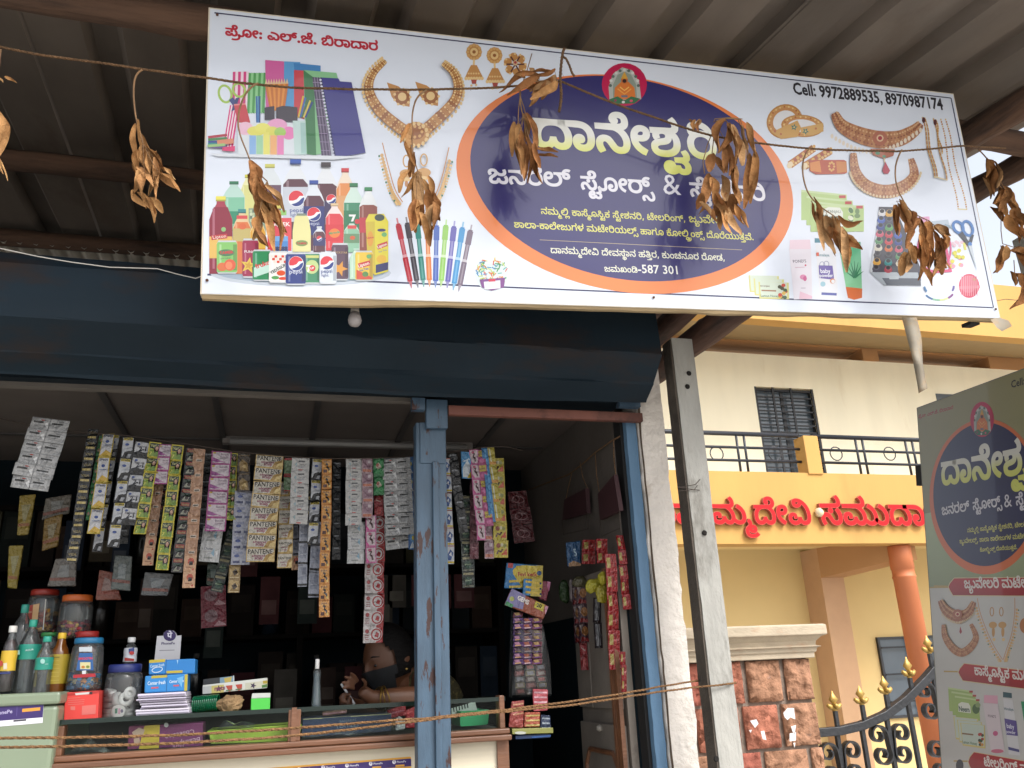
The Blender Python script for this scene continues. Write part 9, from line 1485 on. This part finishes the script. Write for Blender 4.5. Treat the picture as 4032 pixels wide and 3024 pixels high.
# on the side wall: packs, strips, hanging plaques, cupboard
packet('blue_pack', 'dark blue pack marked 5 at the top of the right wall goods', 'packet', g_, ((770, -40), (935, -60), (935, 200), (790, 225)), 2.98, '123a5c', [('t', '5', 862, 110, 890, 105, '9ab0bc', {'bold': .03, 'ys': 1.6}), ('p', [(800, 190), (850, 160), (935, 190), (930, 215), (800, 225)], '8a6a4a')])
strip(g_, (1020, -70), (1015, 195), 150, 2, 'redlong', 'left red pack strip high on the right wall', None, 'red strips on the right wall'); strip(g_, (1160, -80), (1165, 185), 130, 2, 'redlong', 'wide red pack strip high on the right wall near the jamb', None, 'red strips on the right wall')
strip(g_, (1260, 85), (1310, 1345), 125, 6, 'redlong', 'longest bright red strip hanging beside the jamb', None, 'red strips on the right wall'); strip(g_, (1360, -120), (1445, 690), 90, 5, 'redlong', 'narrow red strip closest to the blue jamb', None, 'red strips on the right wall'); strip(g_, (1390, 1150), (1408, 1590), 56, 3, 'redlong', 'thin red tail below the longest red strip', None, 'red strips on the right wall')
strip(g_, (940, 430), (975, 1050), 130, 3, 'snack', 'brown snack packet strip with orange biscuits on the right wall', None); strip(g_, (870, 440), (900, 1060), 80, 3, 'snack', 'darker snack packet strip left of the biscuit strip', None)
strip(g_, (1108, 560), (1125, 1112), 92, 2, 'foilw', 'silver and black foil strip on the right wall', None); strip(g_, (965, 1050), (975, 1350), 84, 1, 'red', 'single red and white packet hanging below the biscuit strip', None)
for lab, P, c in (('bright yellow snack bag bulging on the right wall', (1080, 430, 110, 80), '9a9224'), ('second yellow snack bag under the first', (1165, 520, 70, 100), '8a8020'), ('yellow snack bag standing up against the red strip', (1165, 350, 50, 70), 'a0982c'), ('dull olive bag above the snack strips', (925, 390, 90, 60), '4a4630'), ('green snack bag at the left of the right wall goods', (750, 500, 60, 130), '2a4020'), ('grey white bag edge beside the green snack bag', (830, 480, 30, 130), '7a7070')):
    c0 = W(*g_(P[0], P[1]), YW(g_, P[0], P[1])-.02); k = mpp(c0)*.3616; t = thing('snack_bag', lab, 'packet', c0, 'snack bags on the right wall'); m = MB(); m.cc = c; rows = []
    for j in range(9):
        f = math.pi*j/8; row = []
        for i in range(14):
            a = 6.283*i/14; v = Vector((P[2]*math.sin(f)**.7*math.cos(a), 40*math.sin(f)*math.sin(a), -P[3]*math.cos(f))); v *= 1+.3*noise.noise(v*.02+Vector((P[0], 1, 2)))
            row.append(c0+v*k)
        row.append(row[0]); rows.append(row)
    m.grid(rows); local(t, 'bag_body', m, foil, True)
m = MB(); m.tube([WX(*p, 1.15) for p in ((2440, 1718), (2410, 1735), (2345, 1780), (2290, 1830), (2240, 1868), (2170, 1895), (2080, 1930))], .003, 6); tag(m.build('wall_twine', juted, smooth=True), 'dark twine strung along the right inner wall of the kiosk', 'twine')
for lab, q, s_ in (('dark maroon bag hanging from the twine nearest the jamb', ((1388, 820), (1505, 680), (1545, 940), (1405, 1010)), ((1370, 520), (1505, 430))), ('dark maroon bag hanging deeper on the right inner wall', ((1145, 860), (1300, 780), (1310, 960), (1132, 1010)), ((1200, 670), (1260, 590)))):
    P = [WX(*ze(*p), 1.13) for p in q]; t = thing('hanging_bag', lab, 'bag', sum(P, Vector())/4, 'maroon bags on the right wall'); m = MB(); m.prism(P, (.016, 0, 0)); local(t, 'bag_body', m, pm('maroon', '33161a', rough=.7))
    for i in (0, 1): m = MB(); a = WX(*ze(*s_[i]), 1.14); m.tube([P[i]+Vector((.008, 0, 0)), P[i].lerp(a, .5)+Vector((0, 0, -.01)), a], .0018, 5); local(t, 'handle', m, juted)
    m = MB(); b = [p-Vector((0, 0, .06)) for p in P[2:]]; m.tube([P[2], b[0], b[1], P[3]], .0012, 4); local(t, 'wire_frame', m, MATS['wire'])
cb = thing('wall_cupboard', 'stained grey panelled cupboard along the right inner wall', 'cupboard', (1.06, 3.0, .5)); cbm = pm('cupboard', '70685f', rough=.75, var=.2, scale=6, bump=.1, col2='3f342c', c2=(.6, .75))
XC = 1.135
a = WX(2275, 2500, XC); b = Vector((XC, 2.765, 0)); zu = WX(2450, 2225, XC+.01).z; zm_ = WX(2440, 2817, XC).z
m = MB(); m.bb((XC, b.y, .02+EYE-1), (1.161, a.y, zu)); local(cb, 'carcass', m, cbm)
ys = a.y+(b.y-a.y)*.34
for y0, y1, z0, z1, nm in ((a.y, ys, zm_+.02, zu, 'door'), (ys, b.y+.02, zm_+.02, zu, 'door'), (a.y, b.y+.015, EYE-.95, zm_-.03, 'door')):
    m = MB(); m.bb((XC-.014, min(y0, y1)+.004, z0), (XC-.001, max(y0, y1)-.004, z1)); soften(local(cb, nm, m, cbm), .003)
for y0, y1 in ((b.y+.0, b.y+.03), (b.y+.05, b.y+.065)):
    m = MB(); m.bb((XC-.03, y0, EYE-.95), (XC-.016, y1, zu)); local(cb, 'edge_strip', m, wood)
m = MB(); m.tube([(XC-.016, y, z) for y, z in ((a.y-.05, EYE-.4), (a.y-.06, zm_-.17), (a.y-.1, zm_-.12), (b.y+.12, zm_-.12), (b.y+.07, zm_-.17), (b.y+.06, EYE-.4))], .009, 6); local(cb, 'door_moulding', m, wood)
m = MB(); m.lathe([(.001, -.012), (.012, -.006), (.012, .006), (.001, .012)], (XC-.02, (a.y+b.y)/2, zm_-.045), 10); local(cb, 'handle', m, MATS['holder'], True)
# shelves and dim stock at the back
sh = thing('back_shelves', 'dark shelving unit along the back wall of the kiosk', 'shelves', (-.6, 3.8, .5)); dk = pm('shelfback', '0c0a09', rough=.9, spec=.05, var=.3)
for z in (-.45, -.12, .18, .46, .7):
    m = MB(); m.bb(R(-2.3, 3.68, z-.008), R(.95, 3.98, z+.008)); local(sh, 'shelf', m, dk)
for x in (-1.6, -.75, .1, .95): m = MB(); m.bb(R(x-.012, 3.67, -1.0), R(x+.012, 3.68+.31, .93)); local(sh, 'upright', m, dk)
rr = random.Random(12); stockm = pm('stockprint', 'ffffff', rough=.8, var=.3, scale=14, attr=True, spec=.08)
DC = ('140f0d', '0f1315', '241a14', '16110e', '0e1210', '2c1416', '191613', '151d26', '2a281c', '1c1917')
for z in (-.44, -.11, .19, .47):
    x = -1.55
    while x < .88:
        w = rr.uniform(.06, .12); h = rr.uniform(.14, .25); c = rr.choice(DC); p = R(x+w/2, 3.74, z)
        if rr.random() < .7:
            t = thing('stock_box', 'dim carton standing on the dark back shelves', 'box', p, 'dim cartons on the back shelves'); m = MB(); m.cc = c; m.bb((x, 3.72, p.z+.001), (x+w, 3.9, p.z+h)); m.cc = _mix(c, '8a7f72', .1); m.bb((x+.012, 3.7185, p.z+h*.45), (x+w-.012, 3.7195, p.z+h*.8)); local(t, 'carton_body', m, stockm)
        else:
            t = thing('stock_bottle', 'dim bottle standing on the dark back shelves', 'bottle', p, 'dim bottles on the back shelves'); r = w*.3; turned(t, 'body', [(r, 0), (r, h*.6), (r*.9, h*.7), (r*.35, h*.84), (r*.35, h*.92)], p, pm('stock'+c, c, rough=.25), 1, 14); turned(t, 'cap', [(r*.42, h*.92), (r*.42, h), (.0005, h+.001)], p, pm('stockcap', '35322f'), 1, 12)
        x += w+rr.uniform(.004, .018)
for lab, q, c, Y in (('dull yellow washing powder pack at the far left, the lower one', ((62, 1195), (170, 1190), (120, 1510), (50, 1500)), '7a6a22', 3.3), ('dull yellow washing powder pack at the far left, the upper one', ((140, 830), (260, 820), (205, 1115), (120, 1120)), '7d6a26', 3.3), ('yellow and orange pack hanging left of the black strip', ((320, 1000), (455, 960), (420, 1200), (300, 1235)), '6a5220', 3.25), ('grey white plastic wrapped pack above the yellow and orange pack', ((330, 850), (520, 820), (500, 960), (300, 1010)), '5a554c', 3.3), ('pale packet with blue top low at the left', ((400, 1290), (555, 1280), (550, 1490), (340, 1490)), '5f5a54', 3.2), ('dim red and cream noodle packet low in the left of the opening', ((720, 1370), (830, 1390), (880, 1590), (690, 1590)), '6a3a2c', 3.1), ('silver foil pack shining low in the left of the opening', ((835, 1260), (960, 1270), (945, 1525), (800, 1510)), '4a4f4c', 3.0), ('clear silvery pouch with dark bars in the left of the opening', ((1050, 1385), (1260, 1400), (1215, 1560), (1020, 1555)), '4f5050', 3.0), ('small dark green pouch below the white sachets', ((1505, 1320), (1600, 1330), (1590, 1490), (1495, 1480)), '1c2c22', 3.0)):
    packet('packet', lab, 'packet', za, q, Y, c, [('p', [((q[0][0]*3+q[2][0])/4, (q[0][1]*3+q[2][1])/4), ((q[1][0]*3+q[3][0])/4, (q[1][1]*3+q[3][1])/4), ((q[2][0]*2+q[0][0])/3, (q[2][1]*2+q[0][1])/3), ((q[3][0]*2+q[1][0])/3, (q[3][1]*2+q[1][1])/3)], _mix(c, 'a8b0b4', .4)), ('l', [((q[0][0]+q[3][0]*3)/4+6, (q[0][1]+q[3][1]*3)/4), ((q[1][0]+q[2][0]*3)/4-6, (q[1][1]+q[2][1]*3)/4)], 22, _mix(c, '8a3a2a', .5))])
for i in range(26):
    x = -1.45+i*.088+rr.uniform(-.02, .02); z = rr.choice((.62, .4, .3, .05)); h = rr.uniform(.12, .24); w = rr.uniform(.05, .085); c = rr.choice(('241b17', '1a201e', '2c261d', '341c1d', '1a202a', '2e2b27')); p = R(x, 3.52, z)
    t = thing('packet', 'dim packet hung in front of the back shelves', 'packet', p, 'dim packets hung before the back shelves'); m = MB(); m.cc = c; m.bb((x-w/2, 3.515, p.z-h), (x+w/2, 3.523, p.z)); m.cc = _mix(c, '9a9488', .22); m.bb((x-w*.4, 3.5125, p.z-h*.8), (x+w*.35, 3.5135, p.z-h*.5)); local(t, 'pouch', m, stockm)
# ================================================================ THE SHOPKEEPER
def skinned(pts, edges, rad_, lev=2):
    me = bpy.data.meshes.new('s'); me.from_pydata([tuple(p) for p in pts], edges, []); o = bpy.data.objects.new('s', me); COL.objects.link(o)
    o.modifiers.new('k', 'SKIN'); sv = me.skin_vertices[0].data
    for i, r in enumerate(rad_): sv[i].radius = (r, r) if not isinstance(r, tuple) else r; sv[i].use_root = i == 0
    sb_ = o.modifiers.new('u', 'SUBSURF'); sb_.levels = lev; sb_.render_levels = lev
    dg = bpy.context.evaluated_depsgraph_get(); dg.update(); ev = o.evaluated_get(dg); r = bpy.data.meshes.new_from_object(ev)
    V = [v.co.copy() for v in r.vertices]; Fs = [tuple(p.vertices) for p in r.polygons]
    bpy.data.objects.remove(o); bpy.data.meshes.remove(me); bpy.data.meshes.remove(r); return V, Fs
def addto(m, VF): n = len(m.v); m.v += VF[0]; [m.face(tuple(n+i for i in f)) for f in VF[1]]
pe = thing('person', 'woman in a black face mask and olive blouse leaning on the counter with her phone', 'person', R(.7, 3.6, -1.0))
HC = W(1532, 2594, 3.3); hf = Vector((-.86, -.42, -.24)).normalized(); hu = Vector((-.2, -.05, 1)); hu = (hu-hf*hu.dot(hf)).normalized(); hs_ = hf.cross(hu)
def head(e, k=1.0, off=0, n=40, sel=None):
    """one surface for skull, brow, nose, lips and chin; sel keeps the part a garment or the hair covers"""
    m = MB(); q = n//2; idx = {}
    for j in range(q+1):
        th = math.pi*j/q
        for i in range(n):
            ph = 2*math.pi*i/n; d = Vector((math.sin(th)*math.cos(ph), math.sin(th)*math.sin(ph), math.cos(th)))   # x forward, y side, z up
            g = lambda x, y, z, s: math.exp(-((d.x-x)**2+(d.y-y)**2+(d.z-z)**2)/s)
            r = 1+.20*g(.97, 0, -.16, .012)+.10*g(.99, 0, -.02, .012)+.05*g(.9, .3, .12, .03)+.05*g(.9, -.3, .12, .03)-.07*g(.92, .33, -.04, .014)-.07*g(.92, -.33, -.04, .014)+.05*g(.93, 0, -.42, .012)+.12*g(.72, 0, -.75, .05)-.1*g(-.2, .6, -.8, .2)-.1*g(-.2, -.6, -.8, .2)
            idx[(i, j)] = len(m.v); m.v.append(HC+(hf*d.x*.098+hs_*d.y*.078+hu*d.z*.122)*r*k+(hf*d.x+hs_*d.y+hu*d.z)*off)
    for j in range(q):
        for i in range(n):
            th = math.pi*(j+.5)/q; ph = 2*math.pi*(i+.5)/n; d = (math.sin(th)*math.cos(ph), math.sin(th)*math.sin(ph), math.cos(th))
            if sel is None or sel(*d): m.face((idx[(i, j)], idx[((i+1) % n, j)], idx[((i+1) % n, j+1)], idx[(i, j+1)]))
    return m
nb, nk = R(.535, 3.42, -.045), HC-hu*.11-hf*.02
wr, el, shl = W(1462, 2750, 3.05), W(1712, 2748, 3.12), W(1668, 2672, 3.33)
pl = W(1418, 2714, 3.03); shr = R(.47, 3.60, -.10); er = R(.40, 3.38, -.13); wr2 = W(1380, 2778, 3.12); pl2 = W(1352, 2752, 3.08)
P = [R(.76, 3.64, -.62), R(.74, 3.62, -.40), R(.66, 3.54, -.18), nb, nk, HC, shl, el, el.lerp(wr, .5), wr, pl, shr, er, wr2, pl2]
Ed = [(0, 1), (1, 2), (2, 3), (3, 4), (4, 5), (3, 6), (6, 7), (7, 8), (8, 9), (9, 10), (3, 11), (11, 12), (12, 13), (13, 14)]
Rd = [.16, .14, .15, .075, .05, .06, .072, .046, .042, .027, .022, .07, .045, .028, .024]
def finger(root, tip, r, bend):
    k = len(P); a, b = Vector(root), Vector(tip); mid = a.lerp(b, .5)+Vector(bend); P.extend([a, a.lerp(mid, .9), mid.lerp(b, .55), b]); Rd.extend([r*1.25, r*1.1, r, r*.75]); return [(k, k+1), (k+1, k+2), (k+2, k+3)]
ch = []
for (x0, y0, x1, y1, b) in ((1396, 2712, 1348, 2710, (0, -.006, .006)), (1394, 2702, 1344, 2688, (0, -.008, .006)), (1400, 2692, 1355, 2664, (0, -.006, .006)), (1410, 2686, 1380, 2650, (0, .002, .006)), (1434, 2712, 1424, 2672, (.010, 0, .004))):
    ch.append(((W(x0, y0, 3.02), W(x1, y1, 2.985)), .0062, b))
for (x0, y0, x1, y1, b) in ((1350, 2745, 1366, 2728, (-.012, -.01, 0)), (1346, 2752, 1362, 2740, (-.014, -.01, 0)), (1348, 2760, 1364, 2752, (-.012, -.01, 0)), (1352, 2766, 1368, 2762, (-.01, -.01, 0)), (1362, 2745, 1384, 2735, (0, -.012, .006))):
    ch.append(((W(x0, y0, 3.07), W(x1, y1, 3.05)), .0065, b))
body = MB(); addto(body, skinned(P, Ed, Rd))
for (a, b), r, bd in ch:
    P, Rd = [], []; e = finger(a, b, r, bd); addto(body, skinned(P, e, Rd, 1))
h_ = head(0); addto(body, (h_.v, h_.f))
for sgn in (-1, 1):
    ec = HC+hs_*sgn*.078-hf*.012-hu*.012; E_ = MB(); E_.lathe([(.001, -.012), (.022, -.008), (.03, 0), (.022, .008), (.001, .01)], ec, 14, Vector((0, 0, 1)).rotation_difference(hs_).to_matrix(), 1, .7); addto(body, (E_.v, E_.f))
bo = local(pe, 'body', body, pm('skin', '54331f', rough=.55, var=.12, scale=14), True)
md = bo.modifiers.new('one', 'REMESH'); md.mode = 'VOXEL'; md.voxel_size = .0034; md.use_smooth_shade = True
sm_ = bo.modifiers.new('sm', 'SMOOTH'); sm_.factor = .5; sm_.iterations = 3
hm = pm('hair', '080606', rough=.7, spec=.15, var=.3, scale=40, bump=.3, stretch=(1, 1, 6))
hair = head(0, 1.0, .012, 48, lambda x, y, z: x < .30+.55*max(0, z-.25) and z > -.55+.3*abs(x) or z > .80); hb = MB()
hb.lathe([(.001, -.05), (.036, -.038), (.052, -.01), (.05, .018), (.03, .042), (.001, .05)], HC-hf*.125-hu*.03, 18, hu.to_track_quat('Z', 'Y').to_matrix()); addto(hair, (hb.v, hb.f)); local(pe, 'hair', hair, hm, True)
mk = head(0, 1.0, .010, 48, lambda x, y, z: x > .28 and z < -.17+.05*x and z > -.97); local(pe, 'face_mask', mk, pm('maskcloth', '101114', rough=.85, var=.2, scale=30), True)
m = MB(); e1_ = HC+hs_*-.078*.9-hf*.0+hu*-.01
for sgn in (-1, 1):
    m2 = MB(); m2.tube([HC+hf*.05+hs_*sgn*.072-hu*.03, HC+hf*.01+hs_*sgn*.084-hu*.02, HC-hf*.015+hs_*sgn*.086-hu*.005], .0016, 5); local(pe, 'mask_loop', m2, MATS['maskcloth'])
    ey = MB(); c = HC+hf*.083+hs_*sgn*.030-hu*.004; ey.lathe([(.001, -.006), (.011, -.003), (.012, 0), (.011, .003), (.001, .006)], c, 12, hf.to_track_quat('Z', 'Y').to_matrix(), 1, .6); local(pe, 'eye', ey, pm('eye', '1a1412', rough=.2), True)
    br = MB(); br.tube([HC+hf*.094+hs_*sgn*.014+hu*.022, HC+hf*.088+hs_*sgn*.034+hu*.028, HC+hf*.070+hs_*sgn*.052+hu*.022], [.0022, .003, .0016], 6); local(pe, 'eyebrow', br, hm)
    er_ = MB(); er_.lathe([(.001, -.004), (.006, 0), (.001, .004)], HC+hs_*sgn*.086-hf*.008-hu*.046, 10); local(pe, 'earring', er_, gold, True)
B = [P_ for P_ in (R(.76, 3.64, -.62), R(.74, 3.62, -.40), R(.60, 3.49, -.17), R(.525, 3.415, -.085), shl, shl.lerp(el, .42), shr, shr.lerp(er, .4))]
bl_ = MB(); addto(bl_, skinned(B, [(0, 1), (1, 2), (2, 3), (3, 4), (4, 5), (3, 6), (6, 7)], [.172, .152, .166, .088, .083, .066, .08, .06])); local(pe, 'blouse', bl_, pm('blouse', '3f3a24', rough=.8, var=.3, scale=60, col2='6a6038', c2=(.55, .62)), True)
for i, t in enumerate((.10, .14, .19)):
    c = wr.lerp(el, t); ax = (el-wr).normalized(); u = ax.orthogonal().normalized(); v = ax.cross(u); b = MB(); R1 = .036+.002*i
    b.tube([c+(u*math.cos(a)+v*math.sin(a))*R1+ax*.006*math.sin(a*2+i) for a in [k/20*6.283 for k in range(20)]], .0026, 6, closed=True); local(pe, 'bangle', b, pm('oldgold', '7a5f2c', rough=.35, metal=.8), True)
ph = thing('phone', 'dark phone held upright by the shopkeeper over the counter', 'phone', W(1365, 2735, 3.04))
a, b = W(1348, 2700, 3.09), W(1390, 2762, 3.09); ax = (b-a); up_ = Vector((0, .9, .1)); up_ = (up_-ax*up_.dot(ax)/ax.length_squared).normalized(); n_ = ax.normalized().cross(up_); M = Matrix((ax.normalized(), up_, n_)).transposed()
m = MB(); m.box((a+b)/2+up_*.03, (ax.length*1.25, .07, .008), M); soften(local(ph, 'phone_body', m, pm('phonebody', '1a1a1e', rough=.2)), .003)
m = MB(); m.box((a+b)/2-up_*.0055, (ax.length*1.25, .0016, .007), M); local(ph, 'phone_edge', m, pm('phoneedge', 'a5a5a8', rough=.25, metal=.5))
